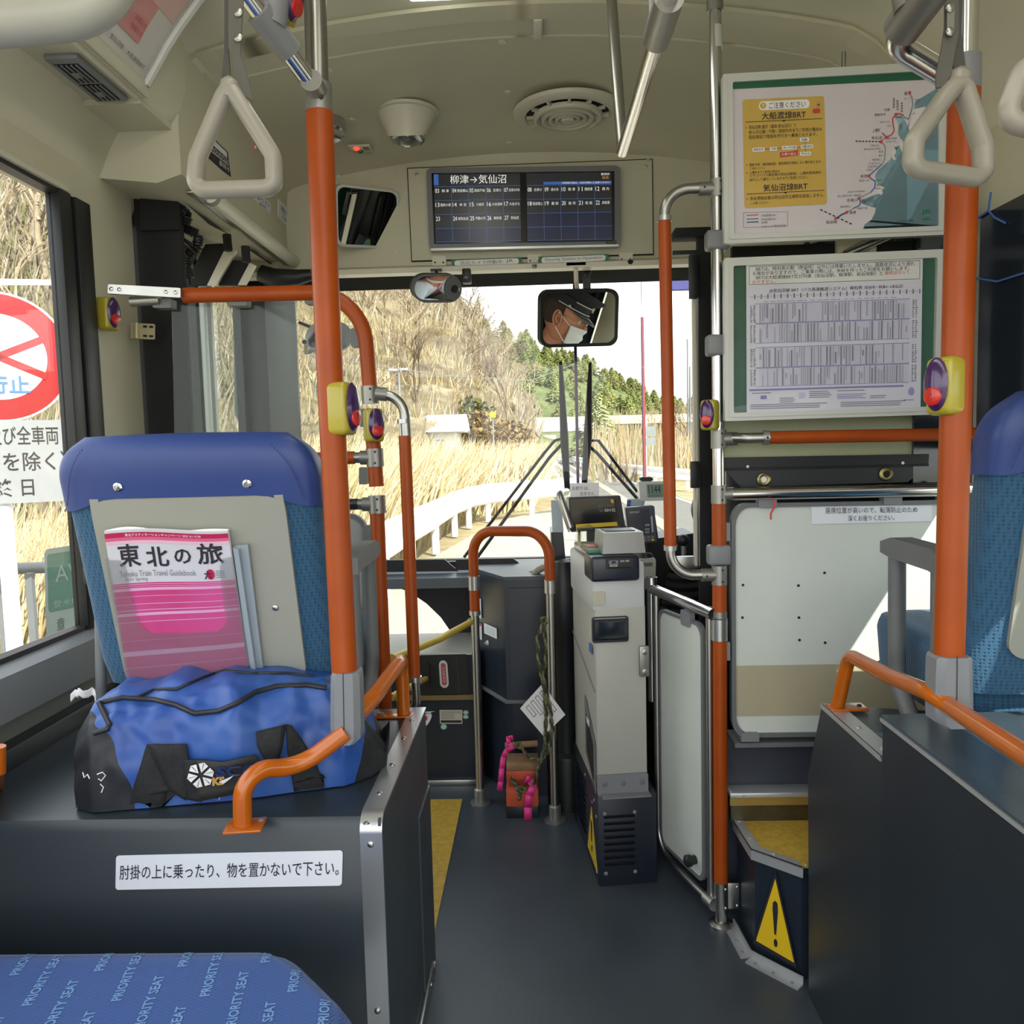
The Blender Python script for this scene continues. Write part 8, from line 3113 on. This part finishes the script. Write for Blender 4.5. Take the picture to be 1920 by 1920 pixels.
# ---- bare trees, evergreens, brush, reeds
def treemesh(seed, h=6.0, m=None, depth=5):
 rnd = random.Random(seed)
 b = B()
 def grow(p, d, ln, r, k):
  q = p+d*ln
  mid = p.lerp(q, .5)+V((rnd.uniform(-1, 1), rnd.uniform(-1, 1), 0))*ln*.06
  b.tube([p, mid, q], [r, r*.85, r*.68], m, seg=4 if k > 1 else 6, cap=False)
  if k >= depth:
   return
  for _ in range(3 if k < 3 else rnd.choice((2, 3, 3))):
   a = rnd.uniform(0, 6.283)
   sp = rnd.uniform(.35, .75)
   nd = (d+V((math.cos(a)*sp, math.sin(a)*sp, rnd.uniform(-.05, .22)))).normalized()
   grow(p.lerp(q, rnd.uniform(.65, 1)), nd, ln*rnd.uniform(.62, .80), r*.62, k+1)
 grow(V((0, 0, -.2)), V((rnd.uniform(-.06, .06), rnd.uniform(-.06, .06), 1)).normalized(), h*.30, h*.011, 0)
 return b
barkp = mat('pale_bark', (156, 140, 116), .9, var=.15, scale=3)
barkg = mat('grey_bark', (128, 112, 92), .9, var=.15, scale=3)
protos = []
for i in range(5):
 bb_ = treemesh(10+i, 6.0, barkp if i % 2 == 0 else barkg, 5)
 o = bb_.build('bare_tree', label='leafless tree', cat='tree', group='bare trees on the near hillside')
 protos.append(o)
rnd = random.Random(21)
tl_lab = 'leafless pale winter tree among the scrub of the near hillside'
spots = []
for i in range(170):
 u, v = rnd.uniform(.40, .995), rnd.uniform(.06, 1.0)
 spots.append((u, v))
for i in range(26):
 spots.append((rnd.uniform(.86, .998), 1.0))
first = {}
for i, (u, v) in enumerate(spots):
 p = h1fn(u, v)
 pr = protos[i % 5]
 if i < 5:
  o = pr
 else:
  o = pr.copy()
  COL.objects.link(o)
 s_ = rnd.uniform(.7, 1.35)*(1.0 if v < .9 else .9)
 o.location = p
 o.scale = (s_*1.15, s_*1.15, s_)
 o.rotation_euler = (0, 0, rnd.uniform(0, 6.28))
 o['label'] = tl_lab
 o['group'] = 'bare trees on the near hillside'
for i, (px, py, d, s_, lab) in enumerate(((775, 700, 46, 1.5, 'pale branching bare tree high on the slope right of the arched rail'), (930, 800, 44, 1.15, 'bare tree above the yellow marker left of the wipers'), (890, 700, 62, 1.5, 'bare tree on the ridge below the oval mirror'))):
 o = protos[i].copy()
 COL.objects.link(o)
 q = atY(px, py, d)
 o.location = q-V((0, 0, .8))
 o.scale = (s_, s_, s_)
 o.rotation_euler = (0, 0, i*1.3)
 o['label'] = lab
 del o['group']
def conifer(seed, h, m, trunk):
 rnd = random.Random(seed)
 b = B()
 b.tube([V((0, 0, 0)), V((0, 0, h*.9))], [.12, .03], trunk, seg=6)
 for k in range(230):
  t = rnd.random()**.8
  z = h*(.12+.86*t)
  R = (1-t)*h*.24+.12
  a = rnd.uniform(0, 6.28)
  r_ = R*rnd.uniform(.55, 1.05)
  c = V((math.cos(a)*r_, math.sin(a)*r_, z-.1*r_))
  s = rnd.uniform(.25, .5)*(1.1-.5*t)
  ax = V((math.cos(a), math.sin(a), -.35)).normalized()
  sd = ax.cross(V((0, 0, 1))).normalized()
  b.face([c-ax*s*1.2, c+sd*s*.6+V((0, 0, .1)), c+ax*s, c-sd*s*.6+V((0, 0, .1))], m)
  b.face([c-ax*s+V((0, 0, .2)), c+sd*s*.5-V((0, 0, .2)), c+ax*s*.8-V((0, 0, .3))], m)
 return b
gr = [mat('evergreen_a', (160, 166, 104), .9, var=.15, rgb2=(176, 182, 118)), mat('evergreen_b', (140, 150, 94), .9, var=.15, rgb2=(176, 182, 118)), mat('evergreen_c', (176, 176, 116), .9, var=.15)]
cps = [conifer(40+i, 6.5, gr[i], barkg).build('evergreen_tree', label='evergreen', cat='tree', group='evergreens on the far ridge') for i in range(3)]
n_ = 0
for i in range(285):
 u, v = rnd.uniform(.03, .36), rnd.uniform(.25, 1.0)
 if i < 80:
  v = rnd.uniform(.93, 1.0)
 p = h2fn(u, v)
 if n_ < 3:
  o = cps[n_]
 else:
  o = cps[i % 3].copy()
  COL.objects.link(o)
 n_ += 1
 s_ = rnd.uniform(.36, .62)
 o.location = p-V((0, 0, .6))
 o.scale = (s_*2.0, s_*2.0, s_)
 o.rotation_euler = (0, 0, rnd.uniform(0, 6.28))
 o['label'] = 'green conifer in the dense wood on the far ridge'
 o['group'] = 'evergreens on the far ridge'
for (px, py, d, s_, lab) in ((1128, 835, 72, .95, 'light green pine standing right of the wipers by the bridge'), (1098, 842, 76, .7, 'shorter green pine just left of the pine by the bridge')):
 o = cps[0].copy()
 COL.objects.link(o)
 q = atY(px, py, d)
 o.location = V((q.x, q.y, GZ))
 o.scale = (s_*1.5, s_*1.5, s_)
 o['label'] = lab
 del o['group']
cap_ = mat('olive_leaf', (93, 94, 49), .9, var=.2, scale=4)
def bush(seed, n, R, m):
 rnd = random.Random(seed)
 b = B()
 for k in range(n):
  a, e, r_ = rnd.uniform(0, 6.28), rnd.uniform(0, 1.5), R*rnd.uniform(.5, 1)
  c = V((math.cos(a)*math.cos(e)*r_, math.sin(a)*math.cos(e)*r_, math.sin(e)*r_*.8))
  d1 = V((rnd.uniform(-1, 1), rnd.uniform(-1, 1), rnd.uniform(-1, 1))).normalized()*.22*R/2
  d2 = V((rnd.uniform(-1, 1), rnd.uniform(-1, 1), rnd.uniform(-1, 1))).normalized()*.12*R/2
  b.face([c-d1, c+d2, c+d1, c-d2], m)
 return b
for i, (px, py, d, R, lab) in enumerate(((700, 575, 66, 3.2, 'olive green bush at the top of the near hill by the arched rail'), (752, 560, 68, 3.4, 'olive green bush at the top of the near hill left of the oval mirror'), (842, 625, 70, 2.4, 'olive bush on the shoulder of the near hill'), (905, 800, 40, 1.6, 'dry golden bush right of the white roofed building'), (950, 820, 42, 1.8, 'dry brown bush left of the bridge pier'), (880, 772, 42, 1.5, 'green bush above the white roofed building'))):
 bs_ = bush(60+i, 520, R, cap_ if i not in (3, 4) else mat('dry_leaf', (134, 114, 76), .9, var=.25, scale=5, rgb2=(99, 79, 48)))
 o = bs_.build('bush', label=lab, cat='bush')
 q = atY(px, py, d)
 o.location = V((q.x, q.y, q.z-R*.4))
rnd = random.Random(77)
b = B()
tw1 = [mat('twig_pale', (160, 152, 134), .95, var=.1), mat('twig_brown', (118, 104, 88), .95, var=.1), mat('twig_tan', (146, 134, 112), .95, var=.1), mat('twig_olive', (126, 122, 86), .95, var=.1)]
for i in range(26000):
 u, v = rnd.uniform(.28, 1.0), rnd.random()**1.3
 p = h1fn(u, v)
 if 540 < -1400+u*2410 < 950 and p.y < 62:
  continue
 hgt = rnd.uniform(.5, 1.4)*(.6+p.y/60)
 wd = .012+.0009*p.y
 a = V((rnd.uniform(-.5, .5), rnd.uniform(-.3, .3), 1)).normalized()
 q = p+a*hgt
 s_ = V((wd*1.6, 0, 0))
 b.face([p-s_, p+s_, q], tw1[(i*7) % 4])
o = b.build('hillside_scrub', label='tangled dry scrub and twigs covering the near hillside', cat='scrub', kind='stuff')
b = B()
rd = [mat('reed_gold', (184, 166, 124), .9, var=.1), mat('reed_pale', (198, 186, 152), .9, var=.1), mat('reed_brown', (158, 138, 102), .9, var=.1)]
for i in range(15000):
 px = rnd.uniform(-150, 1030)
 dmin = ipol([(-150, 5.5), (400, 8), (600, 8.2), (700, 9.6), (813, 13.6), (860, 16.6), (900, 18.4), (1000, 20.6), (1030, 32)], px)
 d = dmin+abs(rnd.gauss(0, 1))*ipol([(-150, 3), (700, 4.5), (1030, 9)], px)
 p = V(((px-1000)/1500*d, d, GZ))
 if px < 180 and rnd.random() < .55:
  continue
 hgt = rnd.uniform(.9, 2.0)*(1.0 if px > 300 else .55)
 a = V((rnd.gauss(.10, .16), rnd.gauss(0, .12), 1)).normalized()
 wd = .008+.0007*d
 m_ = rd[i % 3]
 mid = p+a*hgt*.6
 q = p+a*hgt+V((rnd.gauss(.10, .08)*hgt, 0, -.03))
 s_ = V((wd, 0, 0))
 b.face([p-s_, p+s_, mid+s_*.8, mid-s_*.8], m_)
 b.face([mid-s_*.8, mid+s_*.8, q], m_)
b.build('reeds', label='tall golden dry reeds and grass behind the white guard rail', cat='grass', kind='stuff')
b = B()
for i in range(6000):
 px = rnd.uniform(1110, 2000)
 d = rnd.uniform(34, 90)
 p = V(((px-1000)/1500*d, d, GZ+max(0, d-50)*.05))
 hgt = rnd.uniform(.8, 2.6)*(1+max(0, d-50)*.015)
 q = p+V((rnd.gauss(0, .3), 0, hgt))
 s_ = V((.03+.0010*d, 0, 0))
 b.face([p-s_, p+s_, q], tw1[i % 4] if i % 3 else rd[2])
b.build('roadside_brush', label='dry brown brush beyond the right side of the road', cat='scrub', kind='stuff')
for i, (px, d, s_) in enumerate(((1240, 62, 1.0), (1275, 58, 1.1), (1310, 66, 1.2), (1210, 80, 1.2), (1340, 60, 1.2), (1420, 55, 1.3), (1300, 90, 1.5))):
 o = protos[i % 5].copy()
 COL.objects.link(o)
 o.location = V(((px-1000)/1500*d, d, GZ))
 o.scale = (s_, s_, s_)
 o.rotation_euler = (0, 0, i)
 o['label'] = 'bare tree in the brush beyond the right hand guard rail'
 o['group'] = 'bare trees right of the road'
# ---- guard rails
wpaint = mat('guardrail_white', (236, 238, 240), .45, var=.02)
def guard(label, path, h0, h1, posts, th=.05, post_r=.06):
 root = thing('guard_rail', label, 'guard rail', path[0])
 b = B()
 prof = [(0, h0), (.045, h0+(h1-h0)*.12), (.045, h0+(h1-h0)*.32), (0, h0+(h1-h0)*.5), (.045, h0+(h1-h0)*.68), (.045, h0+(h1-h0)*.88), (0, h1)]
 ix = b.mi(wpaint)
 rings = []
 n = len(path)
 for i, p in enumerate(path):
  t = (path[min(i+1, n-1)]-path[max(i-1, 0)]).normalized()
  nn = V((t.y, -t.x, 0))
  if nn.dot(CAM-p) < 0:
   nn = -nn
  rings.append([b.bm.verts.new(p+nn*o_+V((0, 0, z))) for o_, z in prof])
 for a, c in zip(rings, rings[1:]):
  for k in range(len(prof)-1):
   f = b.bm.faces.new((a[k], a[k+1], c[k+1], c[k]))
   f.material_index = ix
   f.smooth = True
 b.build('beam', root, mods=[('SOLIDIFY', dict(thickness=.008))])
 for t in posts:
  k = t*(n-1)
  i = min(int(k), n-2)
  p = path[i].lerp(path[i+1], k-i)
  b = B()
  away = (p-CAM)
  away.z = 0
  q = p+away.normalized()*.10
  b.tube([q, q+V((0, 0, h1-.02))], post_r, wpaint, seg=14)
  b.build('post', root)
 return root
def gz(px, d):
 return V(((px-1000)/1500*d, d, GZ))
PD = [(600, 5.6), (650, 6.8), (700, 8.2), (760, 10), (813, 12.1), (850, 14.5), (880, 16.2), (914, 17.4), (997, 18.6), (1045, 19.2), (1088, 19.6)]
path = [gz(x, d) for x, d in PD]
guard('thick white guard rail curving round the edge of the apron ahead', path, .40, .83, [(k+t)/10 for k, t in ((0, .5), (2, .2), (3, .1), (4, .0), (5, .0), (6, -.1), (7, 0), (8, 0), (9, .5))], post_r=.062)
pathl = [gz(1088, 20), gz(1075, 24), gz(1058, 31), gz(1045, 42), gz(1036, 58), gz(1030, 85)]
guard('white guard rail running along the left side of the road to the bridge', pathl, .35, .80, [k/11 for k in range(1, 12)], post_r=.06)
pathr = [gz(1420, 24), gz(1300, 27), gz(1220, 32), gz(1160, 40), gz(1110, 54), gz(1075, 75), gz(1050, 100)]
guard('white guard rail along the far right side of the road', pathr, .30, .72, [k/16 for k in range(0, 17)], post_r=.06)
bd = thing('white_building', 'low white building with pale roof behind the reeds', 'building', gz(800, 36))
b = B()
x0, x1 = (690-1000)/1500*36, (856-1000)/1500*36
z1 = ydist(804, 36)
b.bx(x0, 36, GZ, x1, 40, z1, mat('building_white', (226, 226, 224), .7, var=.08, scale=1))
b.build('wall', bd)
b = B()
b.prism([V((x0-.4, 35.6, z1-.1)), V((x0-.4, 38, z1+.75)), V((x0-.4, 40.4, z1-.1))], (x1-x0+.8, 0, 0), mat('roof_pale', (214, 224, 232), .5, var=.04))
b.build('roof', bd)
for k, px in enumerate((742, 770, 800, 828)):
 b = B()
 xx = (px-1000)/1500*36
 b.bx(xx-.22, 35.96, z1-1.0, xx+.22, 36.0, z1-.45, mat('window_dark', (120, 126, 130), .3))
 b.build('window', bd)
bg_ = thing('overpass', 'pale concrete overpass crossing the road ahead of the wipers', 'bridge', gz(1000, 75))
b = B()
zA, zB = ydist(802, 75), ydist(786, 75)
conc = mat('pale_concrete', (186, 180, 160), .8, var=.1, scale=.6)
b.bx(gz(975, 75).x, 75, zA, gz(1330, 75).x, 79, zB, conc)
b.bx(gz(1006, 74.9).x, 74.8, zA-.55, gz(1100, 75).x, 79, zA, mat('girder_white', (200, 200, 194), .6))
b.build('deck', bg_)
b = B()
b.prism([gz(984, 75)+V((0, 0, 0)), gz(1002, 75), gz(1002, 75)+V((0, 0, zA-GZ-.3)), gz(978, 75)+V((0, 0, zA-GZ-.3))], (0, 3.5, 0), conc)
b.build('pier', bg_)
b = B()
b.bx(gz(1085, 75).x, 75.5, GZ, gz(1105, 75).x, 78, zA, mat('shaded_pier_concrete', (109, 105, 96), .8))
b.build('pier', bg_)
tn = thing('tunnel', 'dark arched tunnel mouth seen under the overpass', 'tunnel', gz(1020, 118))
b = B()
r_ = 118*11/1500
c = gz(1019, 118)+V((0, 0, r_*.55))
b.prism([c+V((r_*math.cos(a), 0, r_*math.sin(a))) for a in [math.radians(x) for x in range(-35, 216, 10)]], (0, .5, 0), M['blackm'])
b.build('mouth', tn)
b = B()
b.bx(gz(1000, 119).x, 119, GZ, gz(1045, 119).x, 121, GZ+3.4, conc)
b.build('portal_wall', tn)
lp_ = thing('street_lamp', 'slim grey street lamp with twin heads in front of the cut slope', 'street lamp', gz(755, 30))
b = B()
tz = ydist(692, 30)
X = gz(755, 30).x
b.tube([gz(755, 30), V((X, 30, tz))], [.06, .04], M['greyp'], seg=8)
b.build('pole', lp_)
for s_ in (-1, 1):
 b = B()
 b.bx(X+s_*.05, 29.9, tz-.02, X+s_*.34, 30.1, tz+.07, M['frame'], bev=.01)
 b.build('lamp_head', lp_)
mk_ = B()
q = gz(928, 33)
mk_.tube([V((q.x, 33, GZ)), V((q.x, 33, ydist(782, 33)))], .03, M['greyp'], seg=6)
mk_.bx(q.x-.12, 32.95, ydist(784, 33), q.x+.12, 33.0, ydist(774, 33), mat('marker_yellow', (236, 214, 40), .5))
mk_.build('yellow_marker', label='small yellow marker board below the bare tree', cat='marker')
sg = thing('roadside_sign', 'grey backed roadside signs on a white post right of the road', 'sign', gz(1214, 31))
b = B()
q = gz(1212, 31)
b.tube([V((q.x, 31, GZ)), V((q.x, 31, ydist(790, 31)))], .035, M['frame'], seg=8)
b.build('post', sg)
for y0, y1 in ((808, 826), (829, 843)):
 b = B()
 b.bx((1209-1000)/1500*31, 30.95, ydist(y1, 31), (1230-1000)/1500*31, 30.98, ydist(y0, 31), mat('sign_grey', (121, 126, 126), .5))
 b.build('board', sg)
b = B()
q = gz(1209, 26)
b.tube([V((q.x, 26, GZ+.3)), V((q.x-.02, 26, ydist(608, 26)))], [.06, .05], mat('rust_red_pole', (121, 52, 52), .6), seg=10)
b.build('red_pole', label='tall red banner pole right of the interior mirror', cat='pole')
b = B()
q = gz(1207, 9)
b.tube([V((q.x, 9, GZ)), V((q.x, 9, ydist(430, 9)))], .004, M['violet'], seg=6)
b.build('thin_rod', label='very thin dark rod standing above the red pole', cat='rod')
b = B()
b.bx((1262-1000)/1500*11, 11, ydist(560, 11), (1340-1000)/1500*11, 11.1, ydist(520, 11), mat('banner_violet_blue', (43, 44, 105), .6))
b.tube([gz(1330, 11), gz(1330, 11)+V((0, 0, 4.6))], .03, M['greyp'], seg=8)
b.build('blue_banner', label='violet blue banner edge outside behind the slim grab bar', cat='banner')
b = B()
b.tube([V((-14, 28, ydist(712, 28)+2)), V((-3, 28, ydist(704, 28))), V((0, 40, ydist(718, 40))), V((8, 60, 9))], .015, M['greyd'], seg=5)
b.build('power_line', label='thin grey power line crossing in front of the hillside', cat='cable')
b = B()
for (px, d, zt_) in ((1290, 48, 650), (1294, 44, 700)):
 b.tube([gz(px, d), V((gz(px, d).x, d, ydist(zt_, d)))], .05, M['greyd'], seg=6)
b.build('utility_pole', label='slim utility poles far right seen through the windscreen', cat='pole')
# ---- sign by the left window
rs_ = thing('road_sign', 'round red and white closed road sign above a white plate outside the left window', 'road sign', atY(4, 1240, 4.05)*1.0)
YSN = 4.05
b = B()
c = atY(-4, 669, YSN)
n_ = (CAM-c)
n_.z = 0
n_.normalize()
ux = V((-n_.y, n_.x, 0))
ux = ux if ux.x > 0 else -ux
R_s = 109/1500*YSN/max(.5, abs(n_.y))*.93
def scirc(r_, w_, m):
 b.prism([c+n_*w_+ux*(r_*math.cos(a))+V((0, 0, r_*math.sin(a))) for a in [2*math.pi*k/64 for k in range(64)]], n_*.002, m)
sred = mat('sign_red', (142, 20, 28), .35, var=.03, coat=.2)
swh = mat('sign_white', (180, 182, 188), .35, var=.02)
scirc(R_s, 0, swh)
scirc(R_s*.965, .002, sred)
scirc(R_s*.66, .004, swh)
for a0 in (25.5, 155.5, ):
 a = math.radians(a0)
 d = ux*math.cos(a)+V((0, 0, math.sin(a)))
 s_ = ux*-math.sin(a)+V((0, 0, math.cos(a)))
 h_ = R_s*.055
 b.prism([c+n_*.006-d*R_s*.70-s_*h_, c+n_*.006+d*R_s*.70-s_*h_, c+n_*.006+d*R_s*.70+s_*h_, c+n_*.006-d*R_s*.70+s_*h_], n_*.001, sred)
tq = Patch(c-ux*R_s*.47-V((0, 0, R_s*.25))+n_*.008, c+ux*R_s*.47-V((0, 0, R_s*.25))+n_*.008, c+ux*R_s*.47-V((0, 0, R_s*.60))+n_*.008, c-ux*R_s*.47-V((0, 0, R_s*.60))+n_*.008)
b.text(tq, '通行止', 0, .1, .92, .9, M['blueink'], .001, .02)
b.build('round_board', rs_)
b = B()
p0 = atY(108, 785, YSN)
p1 = atY(108, 942, YSN)
cen = V((c.x, c.y, 0))
hw_ = (V((p0.x, p0.y, 0))-cen).length*.97
pl = Patch(cen-ux*hw_+V((0, 0, p0.z)), cen+ux*hw_+V((0, 0, p0.z)), cen+ux*hw_+V((0, 0, p1.z)), cen-ux*hw_+V((0, 0, p1.z)))
b.slab(pl, rr(0, 0, 1, 1, .05, .05), 0, .003, mat('plate_white', (138, 140, 143), .4))
bm_ = mat('plate_letter', (34, 30, 32), .5)
b.text(pl, '自転車及び全車両', .04, .70, .94, .93, bm_, .004, .01)
b.text(pl, '（バスを除く）', .10, .38, .99, .62, bm_, .004, .01)
b.text(pl, '終 日', .40, .08, .71, .30, bm_, .004, .01)
b.build('text_plate', rs_)
b = B()
pc = atY(4, 1000, YSN)
b.tube([V((pc.x, pc.y+.03, GZ)), V((pc.x, pc.y+.03, c.z+R_s))], .040, M['paper'], seg=16)
b.build('post', rs_)
b = B()
q = pxp([(70, 498), (0, 524), (0, 544), (100, 544)], 'y', 4.6)
b.slab(pxp([(-60, 522), (100, 525), (100, 535), (-60, 535)], 'y', 4.6), [(0, 0), (1, 0), (1, 1), (0, 1)], 0, .01, M['frame'])
b.build('pale_beam', label='thin pale horizontal beam above the round road sign', cat='beam')
b = B()
gq_ = pxp([(84, 1030), (150, 1020), (158, 1184), (88, 1201)], 'y', 2.9)
b.slab(gq_, rr(0, 0, 1, 1, .12, .06), 0, .004, mat('board_pale_green', (116, 128, 124), .5))
b.slab(gq_, rr(.08, .30, .96, .94, .08, .04), .004, .005, mat('board_green', (59, 96, 84), .5))
b.text(gq_, 'AV', .30, .62, 1.0, .80, mat('board_pale_green', (116, 128, 124)), .006)
b.text(gq_, '登米IC', .22, .34, .95, .42, mat('board_pale_green', (116, 128, 124)), .006)
b.text(gq_, '章', .30, .06, .50, .22, mat('board_ink_green', (55, 74, 66), .5), .006)
b.bx(gq_.P(.5, 0).x-.03, 2.91, GZ, gq_.P(.5, 0).x+.03, 2.95, gq_.P(.5, 0).z+.05, M['greyp'])
b.build('green_board', label='green and pale board standing outside the left window beside the seat', cat='sign')
rlg = thing('metal_railing', 'grey metal railing with uprights outside the left window', 'railing', (-3, 4.6, GZ))
YRG = 4.5
b = B()
zt_r = atY(50, 1075, YRG).z
b.tube([V((-5.5, YRG, zt_r)), V((-2.2, YRG+.3, zt_r))], .035, M['greyd'], seg=12)
b.build('top_bar', rlg)
for px in (-120, -60, 3, 57, 112, 165):
 b = B()
 q = atY(px, 1090, YRG+.02)
 b.bx(q.x-.02, YRG, GZ, q.x+.02, YRG+.03, zt_r, M['greyd'])
 b.build('upright', rlg)
# ---- wipers and outside mirrors of the bus
wy = YG+.10
for lab, body, arm1, arm2 in (('left windscreen wiper parked upright with twin black arms', ((1051, 678), (1058, 820), (1064, 922)), ((1056, 822), (1040, 826), (1020, 850), (870, 1045)), ((1054, 832), (1030, 858), (895, 1045))),
                              ('right windscreen wiper parked upright with twin black arms', ((1107, 680), (1102, 820), (1096, 905)), ((1104, 826), (1122, 826), (1195, 922)), ((1104, 836), (1120, 850), (1195, 935)))):
 wp = thing('wiper', lab, 'windscreen wiper', atY(body[-1][0], body[-1][1], wy))
 b = B()
 P = [atY(x, y, wy) for x, y in body]
 b.tube([P[0], P[0].lerp(P[1], .12), P[1], P[2]], [.007, .009, .018, .012], M['blackm'], seg=8)
 b.build('blade', wp)
 for arm in (arm1, arm2):
  b = B()
  b.tube([atY(x, y, wy+.03) for x, y in arm], .0068 if arm is arm1 else .0075, M['black'], seg=8)
  b.build('arm', wp)
om = thing('door_side_mirror', 'tall grey backed outside mirror seen through the door glass', 'mirror', atX(462, 785, -1.45))
b = B()
YM = 3.75
q = pxp([(447, 645), (478, 641), (478, 785), (449, 787)], 'y', YM)
b.slab(q, rr(0, 0, 1, 1, .3, .08), 0, .06, mat('mirror_back_teal', (92, 104, 100), .45))
b.build('housing', om)
b = B()
q = pxp([(455, 580), (482, 578), (482, 636), (458, 634)], 'y', YM)
b.slab(q, rr(0, 0, 1, 1, .4, .3), 0, .05, mat('mirror_back_teal', (92, 104, 100)))
b.build('upper_housing', om)
b = B()
b.tube([atY(478, 560, YM), atY(476, 620, YM), atY(476, 780, YM)], .008, M['black'], seg=8)
b.build('bracket', om)
b = B()
b.tube([atY(474, 600, 4.4), V((atY(484, 812, 4.4).x+.02, 4.4, GZ))], .022, mat('rust_red_pole', (121, 52, 52)), seg=10)
b.build('red_post', label='red post outside just right of the door side mirror', cat='post')
ro_ = thing('round_side_mirror', 'round wide angle outside mirror behind the left orange stanchion', 'mirror', atY(620, 665, 3.8))
for px, py, w_, h_ in ((620, 632, 44, 30), (595, 645, 14, 20)):
 b = B()
 c = atY(px, py, 3.8)
 q = frp(c, (1, 0, 0), (0, 0, 1), w_*2/1500*3.8, h_*2/1500*3.8)
 b.slab(q, circ(.5, .5, .5, .5, 32), 0, .03, M['greyp'])
 b.slab(q, circ(.5, .5, .44, .44, 32), -.004, 0, M['mirror'])
 b.build('housing', ro_)
b = B()
b.tube([atY(560, 604, 3.8), atY(600, 620, 3.82), atY(640, 640, 3.8)], .008, M['black'], seg=8)
b.build('arm', ro_)
b = B()
for i in range(2600):
 p = tfn(rnd.random(), rnd.random()**.8)
 hgt = rnd.uniform(.25, 1.1)
 q = p+V((rnd.gauss(0, .25), -rnd.uniform(0, .3), hgt))
 s_ = V((.03, 0, 0))
 b.face([p-s_, p+s_, q], tw1[i % 4] if i % 2 else rd[i % 3])
b.build('cut_slope_scrub', label='thin dry weeds growing over the terraced cut slope', cat='scrub', kind='stuff')
b = B()
b.tube([atY(640, 640, 3.8), V((-1.0, 3.6, 1.7)), V((-.95, 3.43, 1.72)), V((-.95, 3.40, 1.72))], .010, M['black'], seg=8)
b.build('arm', ro_)
b = B()
b.tube([atY(478, 560, YM), V((-1.16, 3.5, 1.9)), V((-1.05, 3.41, 1.9))], .012, M['black'], seg=8)
b.build('arm', om)
for wp_, x in (('wiper', 895), ('wiper.001', 1195)):
 b = B()
 q = atY(x, 1045 if x < 1000 else 935, wy+.03)
 b.tube([q, V((q.x, 3.42, .72)) if x < 1000 else V((q.x+.05, 3.42, .74))], .008, M['black'], seg=8)
 b.build('pivot', bpy.data.objects[wp_])
def split_loose(o):
 bm = bmesh.new()
 bm.from_mesh(o.data)
 seen, isl = set(), []
 bm.verts.ensure_lookup_table()
 for v in bm.verts:
  if v.index in seen:
   continue
  st, g = [v], []
  seen.add(v.index)
  while st:
   c = st.pop()
   g.append(c.index)
   for e in c.link_edges:
    n = e.other_vert(c)
    if n.index not in seen:
     seen.add(n.index)
     st.append(n)
  isl.append(set(g))
 bm.free()
 if len(isl) < 2 or len(isl) > 24:
  return
 base = o.name.split('.')[0]
 src = o.data
 for k, g in enumerate(isl):
  bm = bmesh.new()
  bm.from_mesh(src)
  bm.verts.ensure_lookup_table()
  bmesh.ops.delete(bm, geom=[v for v in bm.verts if v.index not in g], context='VERTS')
  me = bpy.data.meshes.new(base)
  bm.to_mesh(me)
  bm.free()
  for m in src.materials:
   me.materials.append(m)
  if k == 0:
   o.data = me
  else:
   c = o.copy()
   c.data = me
   COL.objects.link(c)
for o in list(bpy.data.objects):
 if o.type == 'MESH' and o.parent and o.name.split('.')[0] in ('tube', 'collar', 'curved_end', 'rivet', 'rivet_hole', 'bolt', 'hatch_screw', 'screw', 'stud', 'grip', 'foot_plate', 'tie', 'key_row', 'eyes', 'cross_bar', 'vane_', 'mask_loop', 'slot', 'arm_post'):
  if o.parent.name.startswith(('thing',)):
   continue
  split_loose(o)
